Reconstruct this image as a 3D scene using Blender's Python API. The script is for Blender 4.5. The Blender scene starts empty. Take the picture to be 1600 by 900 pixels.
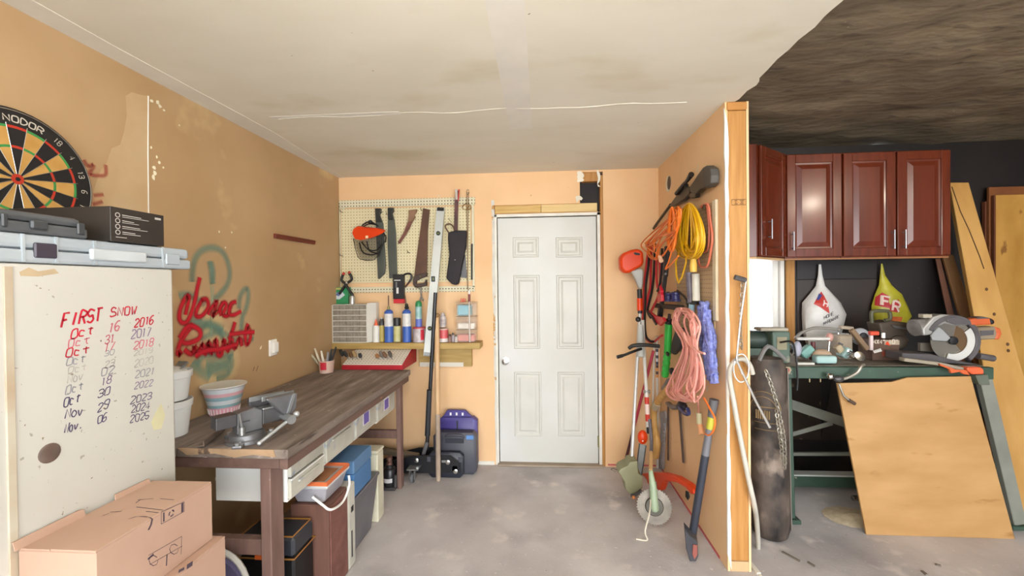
import bpy, bmesh, math, random
from mathutils import Vector as V, Matrix, noise
random.seed(7)
SC = bpy.context.scene
COL = SC.collection
# ---------------------------------------------------------------- camera
FPX, YAW, PITCH, ROLL, CH = 646.75, .0706, -.0085, -.0111, 1.5092
_f = V((-math.sin(YAW)*math.cos(PITCH), math.cos(YAW)*math.cos(PITCH), math.sin(PITCH)))
_r = _f.cross(V((0, 0, 1))).normalized(); _u = _r.cross(_f)
RR = _r*math.cos(ROLL)+_u*math.sin(ROLL); UU = -_r*math.sin(ROLL)+_u*math.cos(ROLL)
CAMP = V((0, 0, CH))
cd = bpy.data.cameras.new('camera'); cam = bpy.data.objects.new('camera', cd); COL.objects.link(cam)
cam.matrix_world = Matrix(((RR.x, UU.x, -_f.x, 0), (RR.y, UU.y, -_f.y, 0), (RR.z, UU.z, -_f.z, CH), (0, 0, 0, 1)))
cd.sensor_width = 36; cd.lens = 36*FPX/1600; cd.clip_start = .02; cd.clip_end = 200
SC.camera = cam
# ---------------------------------------------------------------- light: overcast sky through the open front and the window, one bulb in each bay
W = bpy.data.worlds.new('sky'); SC.world = W; W.use_nodes = True
W.node_tree.nodes['Background'].inputs[0].default_value = (.93, .97, 1, 1)
W.node_tree.nodes['Background'].inputs[1].default_value = 6.6
SC.view_settings.view_transform = 'Standard'; SC.view_settings.look = 'None'
SC.view_settings.gamma = 1; SC.view_settings.use_curve_mapping = False
SC.view_settings.exposure = .47
def bulb(name, x, y, z, watts, col):
    l = bpy.data.lights.new(name, 'POINT'); l.energy = watts; l.color = col; l.shadow_soft_size = .06
    o = bpy.data.objects.new(name, l); COL.objects.link(o); o.location = (x, y, z)
bulb('ceiling_bulb_light', -.1, .45, 2.22, 27, (1, .95, .87))
bulb('bay_bulb_light', 3.1, 1.1, 2.40, 22, (1, .86, .68))
# ---------------------------------------------------------------- helpers
def ray(x, y): return _f + RR*((x-800)/FPX) - UU*((y-450)/FPX)
def qy(x, y, Y): d = ray(x, y); return CAMP + d*(Y/d.y)
def qx(x, y, X): d = ray(x, y); return CAMP + d*(X/d.x)
def qz(x, y, Z): d = ray(x, y); return CAMP + d*((Z-CH)/d.z)
def lin(h):
    h = h.lstrip('#'); o = []
    for i in (0, 2, 4):
        c = int(h[i:i+2], 16)/255; o.append(c/12.92 if c <= .04045 else ((c+.055)/1.055)**2.4)
    return o
def fr(o, x, y=None, z=None):
    x = V(x).normalized()
    if z is not None: z = V(z); z = (z-x*z.dot(x)).normalized(); y = z.cross(x)
    else: y = V(y); y = (y-x*y.dot(x)).normalized(); z = x.cross(y)
    o = V(o)
    return Matrix(((x.x, y.x, z.x, o.x), (x.y, y.y, z.y, o.y), (x.z, y.z, z.z, o.z), (0, 0, 0, 1)))
def tr(x, y, z): return Matrix.Translation((x, y, z))
def rz(a): return Matrix.Rotation(math.radians(a), 4, 'Z')
def cat(pts, n=5, closed=False):
    P = [V(p) for p in pts]; m = len(P); o = []
    rng = m if closed else m-1
    for i in range(rng):
        if closed: a, b, c, d = P[i-1], P[i], P[(i+1) % m], P[(i+2) % m]
        else: a, b, c, d = P[max(i-1, 0)], P[i], P[i+1], P[min(i+2, m-1)]
        for k in range(n):
            t = k/n
            o.append(.5*((2*b)+(c-a)*t+(2*a-5*b+4*c-d)*t*t+(3*b-a-3*c+d)*t**3))
    if not closed: o.append(P[-1])
    return o
class MB:
    def __init__(s): s.v = []; s.f = []; s.uv = None
    def add(s, vs, fs):
        n = len(s.v); s.v += [V(p) for p in vs]; s.f += [[i+n for i in f] for f in fs]; return s
    def box2(s, a, b, M=None):
        x0, y0, z0 = a; x1, y1, z1 = b
        x0, x1 = min(x0, x1), max(x0, x1); y0, y1 = min(y0, y1), max(y0, y1); z0, z1 = min(z0, z1), max(z0, z1)
        vs = [V(p) for p in ((x0, y0, z0), (x1, y0, z0), (x1, y1, z0), (x0, y1, z0), (x0, y0, z1), (x1, y0, z1), (x1, y1, z1), (x0, y1, z1))]
        if M: vs = [M @ p for p in vs]
        return s.add(vs, [(0, 3, 2, 1), (4, 5, 6, 7), (0, 1, 5, 4), (1, 2, 6, 5), (2, 3, 7, 6), (3, 0, 4, 7)])
    def box(s, c, d, M=None):
        return s.box2([c[i]-d[i]/2 for i in range(3)], [c[i]+d[i]/2 for i in range(3)], M)
    def hexa(s, b, t):
        return s.add(list(b)+list(t), [(3, 2, 1, 0), (4, 5, 6, 7), (0, 1, 5, 4), (1, 2, 6, 5), (2, 3, 7, 6), (3, 0, 4, 7)])
    def bar(s, A, B, w, h, up=(0, 0, 1)):
        A = V(A); B = V(B); M = fr(A, B-A, z=up); L = (B-A).length
        return s.box2((0, -w/2, -h/2), (L, w/2, h/2), M)
    def ext(s, pts, vec):
        n = len(pts); pts = [V(p) for p in pts]; vec = V(vec)
        nn = V((0, 0, 0))
        for i in range(n): nn += pts[i].cross(pts[(i+1) % n])
        a = list(range(n)); b = [i+n for i in a]
        fs = [a[::-1], b] + [(i, (i+1) % n, n+(i+1) % n, n+i) for i in range(n)]
        if nn.dot(vec) < 0: fs = [list(f)[::-1] for f in fs]
        return s.add(pts+[p+vec for p in pts], fs)
    def poly(s, pts): return s.add(pts, [list(range(len(pts)))])
    def tube(s, pts, r, n=8, closed=False):
        P = [V(p) for p in pts]; m = len(P)
        if not hasattr(r, '__len__'): r = [r]*m
        prev = None; base = len(s.v)
        for i, p in enumerate(P):
            if closed: t = P[(i+1) % m]-P[i-1]
            else: t = P[min(i+1, m-1)]-P[max(i-1, 0)]
            if t.length < 1e-9: t = V((0, 0, 1))
            t.normalize()
            if prev is None:
                a = V((0, 0, 1)) if abs(t.z) < .9 else V((1, 0, 0))
                a = (a-t*a.dot(t)).normalized()
            else:
                a = prev-t*prev.dot(t)
                a = a.normalized() if a.length > 1e-6 else t.orthogonal().normalized()
            prev = a; b = t.cross(a)
            s.v += [p+(a*math.cos(2*math.pi*k/n)+b*math.sin(2*math.pi*k/n))*r[i] for k in range(n)]
        for i in range(m if closed else m-1):
            for k in range(n):
                j = (i+1) % m
                s.f.append([base+i*n+k, base+i*n+(k+1) % n, base+j*n+(k+1) % n, base+j*n+k])
        if not closed:
            s.f.append([base+k for k in range(n)][::-1]); s.f.append([base+(m-1)*n+k for k in range(n)])
        return s
    def lathe(s, prof, M, n=20):
        b = len(s.v); m = len(prof)
        for r, z in prof:
            s.v += [M @ V((r*math.cos(2*math.pi*k/n), r*math.sin(2*math.pi*k/n), z)) for k in range(n)]
        for i in range(m-1):
            for k in range(n):
                s.f.append([b+i*n+k, b+i*n+(k+1) % n, b+(i+1)*n+(k+1) % n, b+(i+1)*n+k])
        s.f.append([b+k for k in range(n)][::-1]); s.f.append([b+(m-1)*n+k for k in range(n)])
        return s
    def ball(s, c, r, M=None, n=12, m=7):
        if not hasattr(r, '__len__'): r = (r, r, r)
        b = len(s.v); c = V(c)
        for i in range(m+1):
            th = math.pi*(i+.02)/(m+.04)
            for k in range(n):
                ph = 2*math.pi*k/n
                p = V((r[0]*math.sin(th)*math.cos(ph), r[1]*math.sin(th)*math.sin(ph), r[2]*math.cos(th)))
                s.v.append((M @ (c+p)) if M else c+p)
        for i in range(m):
            for k in range(n):
                s.f.append([b+i*n+k, b+(i+1)*n+k, b+(i+1)*n+(k+1) % n, b+i*n+(k+1) % n])
        s.f.append([b+k for k in range(n)]); s.f.append([b+m*n+k for k in range(n)][::-1])
        return s
    def loft(s, rings, cap=True):
        b = len(s.v); n = len(rings[0])
        for r in rings: s.v += [V(p) for p in r]
        for i in range(len(rings)-1):
            for k in range(n):
                s.f.append([b+i*n+k, b+i*n+(k+1) % n, b+(i+1)*n+(k+1) % n, b+(i+1)*n+k])
        if cap:
            s.f.append([b+k for k in range(n)][::-1]); s.f.append([b+(len(rings)-1)*n+k for k in range(n)])
        return s
    def ribbon(s, pts, w, nrm, soft=False):
        """flat painted or printed stroke lying on a surface with the given normal"""
        nrm = V(nrm).normalized(); P = [V(p) for p in pts]; m = len(P); b = len(s.v)
        if s.uv is None: s.uv = []
        for i, p in enumerate(P):
            t = (P[min(i+1, m-1)]-P[max(i-1, 0)])
            t = t.normalized() if t.length > 1e-9 else V((0, 0, 1))
            q = nrm.cross(t); ww = w[i] if hasattr(w, '__len__') else w
            s.v += [p-q*ww/2, p+q*ww/2]; s.uv += [(i/(m-1), 0), (i/(m-1), 1)]
        s.f += [[b+2*i, b+2*i+2, b+2*i+3, b+2*i+1] for i in range(m-1)]
        return s
def woff(o):
    p = V((0, 0, 0))
    while o is not None: p += o.location; o = o.parent
    return p
def P(name, mb, m, parent=None, smooth=False, bev=0, label=None, seg=1, origin=None, kind=None):
    off = woff(parent) if parent is not None else V(origin if origin is not None else (0, 0, 0))
    me = bpy.data.meshes.new(name)
    me.from_pydata([p-off for p in mb.v], [], mb.f)
    if mb.uv:
        ul = me.uv_layers.new(name='uv')
        for l in me.loops:
            if l.vertex_index < len(mb.uv): ul.data[l.index].uv = mb.uv[l.vertex_index]
    me.materials.append(m)
    if mb.uv is None:
        bm = bmesh.new(); bm.from_mesh(me); bmesh.ops.recalc_face_normals(bm, faces=bm.faces); bm.to_mesh(me); bm.free()
    if smooth:
        for p in me.polygons: p.use_smooth = True
        me.set_sharp_from_angle(angle=math.radians(42))
    o = bpy.data.objects.new(name, me); COL.objects.link(o)
    if parent is not None: o.parent = parent
    else: o.location = off
    if bev:
        b = o.modifiers.new('bevel', 'BEVEL'); b.width = bev; b.segments = seg; b.limit_method = 'ANGLE'; b.angle_limit = math.radians(40)
    if label: o['label'] = label
    if kind: o['kind'] = kind
    return o
def T(name, label, ct, loc, group=None):
    o = bpy.data.objects.new(name, None); COL.objects.link(o); o.location = loc; o.empty_display_size = .05
    o['label'] = label; o['category'] = ct
    if group: o['group'] = group
    return o
def TH(name, label, ct, mb, m, smooth=False, bev=0, seg=1, group=None):
    xs = [p.x for p in mb.v]; ys = [p.y for p in mb.v]; zs = [p.z for p in mb.v]
    o = P(name, mb, m, None, smooth, bev, label, seg, origin=((min(xs)+max(xs))/2, (min(ys)+max(ys))/2, min(zs)))
    o['category'] = ct
    if group: o['group'] = group
    return o
def wrap(o, tgt, lev=3):
    s = o.modifiers.new('fine', 'SUBSURF'); s.subdivision_type = 'SIMPLE'; s.levels = lev; s.render_levels = lev
    w = o.modifiers.new('wrap', 'SHRINKWRAP'); w.target = tgt; w.wrap_method = 'PROJECT'; w.use_project_y = True
    w.use_negative_direction = True; w.use_positive_direction = True; w.offset = .0015; w.wrap_mode = 'ABOVE_SURFACE'
    return o
def ST(name, mb, m, **k):
    o = P(name, mb, m, **k); o['kind'] = 'structure'; return o
# ---------------------------------------------------------------- materials
MC = {}
def mat(name, c, c2=None, rough=.6, metal=0, var=.14, sc=6, st=(1, 1, 1), bump=0, bsc=40, coat=0, alpha=1, trans=0, spot=None, emit=0, spec=.5, det=5):
    if name in MC: return MC[name]
    m = bpy.data.materials.new(name); m.use_nodes = True; MC[name] = m
    nt = m.node_tree; N = nt.nodes; L = nt.links; b = N['Principled BSDF']
    a = lin(c); z = lin(c2) if c2 else None
    lo = [x*(1-var) for x in a] if z is None else a
    hi = [min(1, x*(1+var)) for x in a] if z is None else z
    tc = N.new('ShaderNodeTexCoord'); mp = N.new('ShaderNodeMapping'); mp.inputs['Scale'].default_value = st
    L.new(tc.outputs['Object'], mp.inputs[0])
    nz = N.new('ShaderNodeTexNoise'); nz.inputs['Scale'].default_value = sc; nz.inputs['Detail'].default_value = det
    L.new(mp.outputs[0], nz.inputs['Vector'])
    cr = N.new('ShaderNodeValToRGB'); cr.color_ramp.elements[0].position = .3; cr.color_ramp.elements[1].position = .7
    cr.color_ramp.elements[0].color = (*lo, 1); cr.color_ramp.elements[1].color = (*hi, 1)
    L.new(nz.outputs[0], cr.inputs[0]); out = cr.outputs[0]
    for sp in (spot or []):
        c3, s3, t3, w3 = sp[:4]
        n3 = N.new('ShaderNodeTexNoise'); n3.inputs['Scale'].default_value = s3; n3.inputs['Detail'].default_value = 4
        L.new(mp.outputs[0] if len(sp) < 5 else tc.outputs['Object'], n3.inputs['Vector'])
        r3 = N.new('ShaderNodeMapRange'); r3.inputs[1].default_value = t3; r3.inputs[2].default_value = t3+w3
        L.new(n3.outputs[0], r3.inputs[0])
        mx = N.new('ShaderNodeMix'); mx.data_type = 'RGBA'; mx.inputs[7].default_value = (*lin(c3), 1)
        L.new(r3.outputs[0], mx.inputs[0]); L.new(out, mx.inputs[6]); out = mx.outputs[2]
    L.new(out, b.inputs['Base Color'])
    b.inputs['Roughness'].default_value = rough; b.inputs['Metallic'].default_value = metal
    b.inputs['Specular IOR Level'].default_value = spec
    b.inputs['Coat Weight'].default_value = coat; b.inputs['Coat Roughness'].default_value = .15
    b.inputs['Alpha'].default_value = alpha; b.inputs['Transmission Weight'].default_value = trans
    if emit: L.new(out, b.inputs['Emission Color']); b.inputs['Emission Strength'].default_value = emit
    if bump:
        n2 = N.new('ShaderNodeTexNoise'); n2.inputs['Scale'].default_value = bsc; n2.inputs['Detail'].default_value = 4
        L.new(mp.outputs[0], n2.inputs['Vector'])
        bp = N.new('ShaderNodeBump'); bp.inputs['Strength'].default_value = bump; bp.inputs['Distance'].default_value = .01
        L.new(n2.outputs[0], bp.inputs['Height']); L.new(bp.outputs[0], b.inputs['Normal'])
    return m
def pegmat(name, c, pitch=.0254, axes=(0, 2), hole='3a3020', rad=.14):
    m = mat(name, c, rough=.7, var=.06, sc=4); nt = m.node_tree; N = nt.nodes; L = nt.links; b = N['Principled BSDF']
    src = b.inputs['Base Color'].links[0].from_socket
    tc = N.new('ShaderNodeTexCoord'); sp = N.new('ShaderNodeSeparateXYZ'); L.new(tc.outputs['Object'], sp.inputs[0]); d = []
    for a in axes:
        q = N.new('ShaderNodeMath'); q.operation = 'DIVIDE'; q.inputs[1].default_value = pitch; L.new(sp.outputs[a], q.inputs[0])
        f = N.new('ShaderNodeMath'); f.operation = 'FLOORED_MODULO'; f.inputs[1].default_value = 1; L.new(q.outputs[0], f.inputs[0])
        e = N.new('ShaderNodeMath'); e.operation = 'SUBTRACT'; e.inputs[1].default_value = .5; L.new(f.outputs[0], e.inputs[0])
        h = N.new('ShaderNodeMath'); h.operation = 'MULTIPLY'; L.new(e.outputs[0], h.inputs[0]); L.new(e.outputs[0], h.inputs[1]); d.append(h)
    s = N.new('ShaderNodeMath'); s.operation = 'ADD'; L.new(d[0].outputs[0], s.inputs[0]); L.new(d[1].outputs[0], s.inputs[1])
    t = N.new('ShaderNodeMath'); t.operation = 'LESS_THAN'; t.inputs[1].default_value = rad**2; L.new(s.outputs[0], t.inputs[0])
    mx = N.new('ShaderNodeMix'); mx.data_type = 'RGBA'; mx.inputs[7].default_value = (*lin(hole), 1)
    L.new(t.outputs[0], mx.inputs[0]); L.new(src, mx.inputs[6]); L.new(mx.outputs[2], b.inputs['Base Color'])
    return m
def spray(name, c, power=1.0):
    m = mat(name, c, rough=.8, var=.1, sc=9); nt = m.node_tree; N = nt.nodes; L = nt.links; b = N['Principled BSDF']
    tc = N.new('ShaderNodeTexCoord'); sp = N.new('ShaderNodeSeparateXYZ'); L.new(tc.outputs['UV'], sp.inputs[0])
    a = N.new('ShaderNodeMath'); a.operation = 'PINGPONG'; a.inputs[1].default_value = .5; L.new(sp.outputs[1], a.inputs[0])
    r = N.new('ShaderNodeMapRange'); r.inputs[1].default_value = .0; r.inputs[2].default_value = .46; r.inputs[4].default_value = power
    r.interpolation_type = 'SMOOTHSTEP'
    L.new(a.outputs[0], r.inputs[0]); L.new(r.outputs[0], b.inputs['Alpha'])
    return m
FONT = {'A': '00 26 40|13 33', 'B': '00 06 36 45 44 33 03|33 42 41 30 00', 'C': '45 36 16 05 01 10 30 41', 'D': '00 06 26 44 42 20 00',
 'E': '46 06 00 40|03 33', 'F': '00 06 46|03 33', 'G': '45 36 16 05 01 10 30 41 43 23', 'H': '00 06|40 46|03 43', 'I': '20 26',
 'J': '46 41 30 10 01', 'K': '00 06|46 03 40', 'L': '06 00 40', 'M': '00 06 23 46 40', 'N': '00 06 40 46', 'O': '10 01 05 16 36 45 41 30 10',
 'P': '00 06 36 45 44 33 03', 'Q': '10 01 05 16 36 45 41 30 10|22 40', 'R': '00 06 36 45 44 33 03|23 40', 'S': '45 36 16 05 04 13 33 42 41 30 10 01',
 'T': '20 26|06 46', 'U': '06 01 10 30 41 46', 'V': '06 20 46', 'W': '06 10 24 30 46', 'X': '00 46|06 40', 'Y': '06 23 46|23 20', 'Z': '06 46 00 40',
 '0': '10 01 05 16 36 45 41 30 10', '1': '15 26 20', '2': '05 16 36 45 44 00 40', '3': '05 16 36 45 44 33 13|33 42 41 30 10 01', '4': '30 36 02 42',
 '5': '46 06 03 33 42 41 30 10 01', '6': '46 26 04 01 10 30 41 42 33 13 02', '7': '06 46 10', '8': '13 04 05 16 36 45 44 33 13 02 01 10 30 41 42 33',
 '9': '42 33 13 04 05 16 36 45 42 30 10', '.': '20 21', '-': '13 33', '"': '16 14|36 34', 'c': '33 14 04 01 10 30', 'o': '10 02 14 34 42 30 10', 't': '25 21 30|04 44',
 'v': '04 20 44', '&': '40 05 16 25 02 10 41'}
def text(mb, s, o, ux, uy, h, w=None, stroke=.12, adv=None, jit=0):
    """single-stroke lettering on the plane through o with baseline ux, up uy"""
    ux = V(ux).normalized(); uy = V(uy).normalized(); n = ux.cross(uy); w = w or h*.6; x = 0
    for ch in s:
        for st in FONT.get(ch, '').split('|'):
            if not st: continue
            pts = [V(o)+ux*(x+int(t[0])/4*w+random.uniform(-jit, jit)*h)+uy*(int(t[1])/6*h+random.uniform(-jit, jit)*h) for t in st.split()]
            if len(pts) > 2 and ch not in 'AEFHIKLMNTVWXYZ147': pts = cat(pts, 3)
            mb.ribbon(pts, stroke*h, n)
        x += adv if adv else w*1.35
    return mb
# ---------------------------------------------------------------- the setting
XL, YB, ZC, XP, YP = -1.721, 3.44, 2.44, .957, 2.22      # left wall, back wall, ceiling, partition face, partition end
XR, ZD, YF = 4.3, 2.57, -2.2                            # right wall, dark ceiling, open front
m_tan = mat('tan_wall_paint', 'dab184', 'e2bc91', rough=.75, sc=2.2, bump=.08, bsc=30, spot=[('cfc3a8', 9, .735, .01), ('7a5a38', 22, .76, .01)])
m_tan_shaded = mat('tan_wall_paint_shaded', 'ab8a60', 'bb9b74', rough=.72, sc=1.6, bump=.06, bsc=30, spot=[('d9c08c', 1.7, .60, .12), ('efe4c0', 11, .75, .01), ('7a5a38', 24, .77, .01)])  # same tan paint, darkened in colour for the dimmer light on this wall
m_white = mat('white_trim_paint', 'd8d4c8', rough=.55, var=.08, spot=[('a08a68', 14, .66, .04)])
m_rawwood = mat('raw_pine', 'a06c2e', 'b88648', rough=.6, sc=5, st=(8, 8, .6), bump=.05)
m_ceil = mat('ceiling_paint', 'd8d2c1', 'e2ddd0', rough=.8, sc=1.5, st=(1, 2, 1), spot=[('cdc5ab', 1.3, .58, .15), ('6a5a48', 26, .775, .008)])
m_tape = mat('joint_compound', 'dedad0', rough=.8, var=.05)
m_conc = mat('concrete_floor', 'aba5a4', 'c6c1c0', rough=.62, sc=2.6, bump=.12, bsc=60, spot=[('8a8688', 1.9, .50, .3), ('d6cfca', 5, .6, .14), ('cdc6c2', 45, .66, .05), ('7d6f68', 60, .72, .03)], det=8)
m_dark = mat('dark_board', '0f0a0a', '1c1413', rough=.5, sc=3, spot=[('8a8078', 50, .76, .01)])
m_darkceil = mat('black_vapour_sheet', '5e5242', '83745e', rough=.72, sc=3, st=(1, 2.5, 1), bump=1, bsc=9, spot=[('4a3f33', 9, .56, .2), ('b0a592', 40, .74, .01)])
m_black = mat('black_plastic', '121214', rough=.45, var=.2)
floor = ST('floor', MB().box2((XL-.1, YF, -.1), (XR+.1, YB+.1, 0)), m_conc)
ST('bounce_driveway', MB().box2((-12, -14, -.14), (14, YF, -.03)), mat('driveway_concrete', 'd8d5cd', rough=.8))  # unseen ground added outside, pale to bounce daylight onto the ceiling
wl = ST('wall_left', MB().box2((XL-.1, YF, 0), (XL, YB+.1, ZD+.1)), m_tan_shaded)
# back wall with the doorway, the torn hole above it
xd0, xd1 = qy(774, 500, YB).x, qy(944, 500, YB).x
zh = qy(850, 319, YB).z; xh = qy(906, 300, YB).x; zh2 = qy(920, 283, YB).z
wb = ST('wall_back', MB().box2((XL, YB, 0), (xd0, YB+.1, ZC)).box2((xd1, YB, 0), (XP+.02, YB+.1, ZC))
   .box2((xd0, YB, zh), (xh, YB+.1, ZC)).box2((xh, YB, 2.425), (xd1, YB+.1, ZC)), m_tan)
P('sheathing', MB().box2((xh-.05, YB+.07, zh-.1), (xd1+.02, YB+.1, ZC)), mat('tar_sheathing', '1b1517', rough=.7), wb)
P('header_block', MB().box2((xh+.02, YB+.01, zh2), (xd1-.03, YB+.07, 2.43)), m_rawwood, wb, bev=.003)
m_torn = mat('torn_gypsum', 'dcd6c6', rough=.9, var=.1, bump=.3)
for px in ((901, 268, 913, 284), (932, 266, 939, 292)):
    a = qy(px[0], px[1], YB); b = qy(px[2], px[3], YB); k = []
    for i in range(7): k.append(V((a.x+random.uniform(0, .012), YB, a.z+(b.z-a.z)*i/6)))
    for i in range(6, -1, -1): k.append(V((b.x-random.uniform(0, .03), YB, a.z+(b.z-a.z)*i/6)))
    P('torn_drywall_edge', MB().ext(k, (0, -.004, 0)), m_torn, wb)
a = qy(899, 308, YB); P('torn_drywall_edge', MB().ext([a, a+V((.02, 0, .012)), a+V((.045, 0, .005)), a+V((.06, 0, -.012)), a+V((.05, 0, -.028)), a+V((.03, 0, -.022)), a+V((.012, 0, -.045)), a+V((.004, 0, -.02))], (0, -.004, 0)), m_torn, wb)
for lx, x0, x1, y0, y1 in ((768, 768, 775, 313, 726),):
    a = qy(x0, y0, YB); b = qy(x1+3, y1, YB)
    k = [V((a.x+random.uniform(-.006, .006)+.010*(i/20), YB-.001, a.z+(0.0-a.z)*i/20)) for i in range(21)] + [V((xd0+.004, YB-.001, 0)), V((xd0+.002, YB-.001, a.z))]
    P('bare_drywall_edge', MB().ext(k, (0, -.003, 0)), mat('bare_gypsum', 'c9c6bd', rough=.9, var=.12, sc=12, spot=[('b88a52', 16, .6, .05)]), wb)
# door frame and header
door = ST('door_1', MB().box2((qy(779, 500, YB+.03).x, YB+.03, .012), (qy(933, 500, YB+.03).x, YB+.07, qy(850, 339.5, YB+.03).z)),
          mat('door_white', 'bdbcb2', 'c6c6c4', rough=.4, sc=2, spot=[('b8a888', 2.2, .72, .1)]), bev=.003)
dm = mat('door_panel_white', 'c0bfb7', rough=.4, var=.05)
for (x0, x1, y0, y1) in ((801, 842, 371, 402), (868, 910, 371, 402), (802, 844, 430, 545), (869, 912, 430, 545), (803, 847, 581, 682), (871, 914, 581, 682)):
    a = qy(x0, y0, YB+.03); b = qy(x1, y1, YB+.03); y = YB+.03; q = MB()
    t = .011
    def rg(d, e): return [V((a.x+d, e, a.z-d)), V((b.x-d, e, a.z-d)), V((b.x-d, e, b.z+d)), V((a.x+d, e, b.z+d))]
    q.loft([rg(0, y+.001), rg(.006, y-.007), rg(.016, y-.007), rg(.024, y-.001), rg(.040, y-.001), rg(.056, y-.008)])
    P('door_panel', q, dm, door)
kn = qy(790, 564, YB+.03); m_chrome = mat('chrome', 'd8d8d6', rough=.18, metal=1, var=.03)
Mk = fr(kn, (1, 0, 0), z=(0, -1, 0))
P('door_knob', MB().lathe([(.032, 0), (.032, .004), (.012, .008), (.011, .03), (.022, .036), (.027, .05), (.024, .062), (.01, .067)], Mk), m_chrome, door, smooth=True)
m_brass = mat('old_brass', '8d8a5a', rough=.5, metal=.6)
for py in (380, 532, 690):
    c = qy(935.5, py, YB+.02); P('hinge', MB().box((c.x, YB+.022, c.z), (.016, .012, .09)).tube([(c.x, YB+.014, c.z-.047), (c.x, YB+.014, c.z+.047)], .006), m_brass, door)
m_jamb = mat('jamb_white', 'd6d2c8', rough=.5, var=.1, sc=9)
zt = qy(850, 338, YB+.02).z
ST('trim_1', MB().box2((xd0, YB+.005, 0), (qy(778, 500, YB+.03).x, YB+.09, zt+.02)), m_jamb)
ST('trim_2', MB().box2((qy(934, 500, YB+.03).x, YB+.005, 0), (qy(938.5, 500, YB+.03).x, YB+.09, zt+.02)), m_jamb)
ST('trim_3', MB().box2((xd0, YB+.005, zt), (qy(938.5, 500, YB+.03).x, YB+.09, zt+.022)), m_jamb)
zz = qy(850, 331, YB).z
hd = ST('trim_4', MB().box2((xd0+.003, YB+.012, zt+.022), (xd1-.04, YB+.08, zz)), mat('header_strip', 'a57a44', 'c09a62', sc=6, st=(.6, 8, 8)), bev=.002)
xm = qy(845, 320, YB).x
ST('trim_5', MB().box2((xd0+.003, YB+.02, zz), (xm, YB+.08, zh)), mat('header_pine', 'b58f4c', 'cfae6c', sc=6, st=(.6, 8, 8)), bev=.002)
ST('trim_6', MB().box2((xm+.003, YB+.022, zz), (xd1-.045, YB+.08, zh+.005)), mat('header_pine_b', 'cdb074', 'd8be86', sc=6, st=(.6, 8, 8)), bev=.002)
ST('trim_7', MB().box2((qy(938.7, 500, YB+.03).x, YB+.01, 0), (xd1, YB+.08, 2.40)), m_rawwood, bev=.003)
ST('light_leak_panel', MB().box2((xd0-.1, YB+.1, 0), (xd1+.1, YB+.12, ZC)), m_dark)  # unseen board added behind the doorway to stop sky light leaking through
ST('threshold', MB().box2((xd0+.01, YB-.03, 0), (xd1-.02, YB+.1, .014)), mat('threshold_wood', '9a8a78', rough=.7), bev=.003)
P('base_strip', MB().box2((XL+.5, YB-.006, 0), (xd0-.02, YB, .03)), m_white, wb)
P('red_base_line', MB().box2((xd1+.02, YB-.004, .012), (XP-.02, YB, .024)), mat('red_line_paint', 'b8545a', rough=.7, var=.2, sc=12), wb)
# ceilings
k = [V((XL-.1, YF, ZC)), V((XL-.1, YB+.1, ZC)), V((XP+.03, YB+.1, ZC)), V((XP+.05, YP, ZC))]
y = YP-.03
while y > YF:
    k.append(V((1.0+random.uniform(-.012, .012)+.02*(y > 2), y, ZC))); y -= random.uniform(.03, .09)
k.append(V((1.0, YF, ZC)))
ce = ST('ceiling', MB().ext(k, (0, 0, .014)), m_ceil)
yy = YP-.02; kk = [V((XL+.28+(i/24)*2.2, yy+random.uniform(-.008, .008)-.012*math.sin(i), ZC)) for i in range(25)]
P('seam_ridge', MB().tube(kk, [.001+.0025*random.random() for _ in kk], n=6), m_ceil, ce, smooth=True)
P('seam_tape', MB().box2((XL+.25, yy-.03, ZC-.0012), (-.75, yy+.01, ZC)), m_tape, ce)
P('joint_tape', MB().box2((-.175, YF+.2, ZC-.002), (-.045, 2.48, ZC)), m_tape, ce)
P('cornice_compound', MB().ext([(XL, YF, ZC), (XL+.12, YF, ZC), (XL+.10, 1.5, ZC), (XL+.13, 2.4, ZC), (XL+.05, YB, ZC), (XL, YB, ZC)], (0, 0, -.002)), m_tape, ce)
g = MB(); nx, ny = 60, 70
for j in range(ny+1):
    for i in range(nx+1):
        x = .98+(XR+.1-.98)*i/nx; y = YF+(YB+.1-YF)*j/ny
        g.v.append(V((x, y, ZD+.022*noise.fractal(V((x*2.5, y*6, 3)), 1, 2, 4))))
for j in range(ny):
    for i in range(nx):
        a = j*(nx+1)+i; g.f.append([a, a+1, a+nx+2, a+nx+1])
ST('ceiling_bay', g, m_darkceil, smooth=True)
ST('roof_deck', MB().box2((XL-.1, YF, ZD+.06), (XR+.1, YB+.1, ZD+.1)), m_dark)
ST('trim_8', MB().box2((.985, YF, ZC+.014), (1.0, YP, ZD+.02)), m_dark)
# partition
pw = ST('wall_partition', MB().box2((XP, YP+.002, 0), (XP+.013, YB, ZC)).box2((1.063, YP+.002, 0), (1.075, YB, ZC)), m_tan)
P('post', MB().box2((XP+.014, YP, .055), (1.062, YP+.04, 2.395)), m_rawwood, pw, bev=.004)
P('top_plate', MB().box2((XP+.008, YP-.003, 2.397), (1.066, YB, 2.439)), mat('plate_pine', 'b0793a', rough=.6), pw, bev=.004)
P('bottom_plate', MB().box2((XP+.014, YP-.002, 0), (1.062, YB, .053)), mat('bottom_plate_pine', 'b99a72', rough=.7), pw, bev=.003)
k = [V((XP-.002+random.uniform(-.003, .003), YP-.002, ZC-.03-i*.08)) for i in range(30)]+[V((XP+.013+random.uniform(-.002, .004), YP-.002, .01+i*.08)) for i in range(30)]
P('corner_bead', MB().ext(k, (0, .012, 0)), mat('corner_bead_white', 'dedad0', rough=.7, var=.08, sc=14), pw)
c = qx(1046, 286, XP); hole = [V((XP-.001, c.y+.06*math.cos(t*.4)+.02, c.z+.06*math.sin(t*.4))) for t in range(16)]
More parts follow.
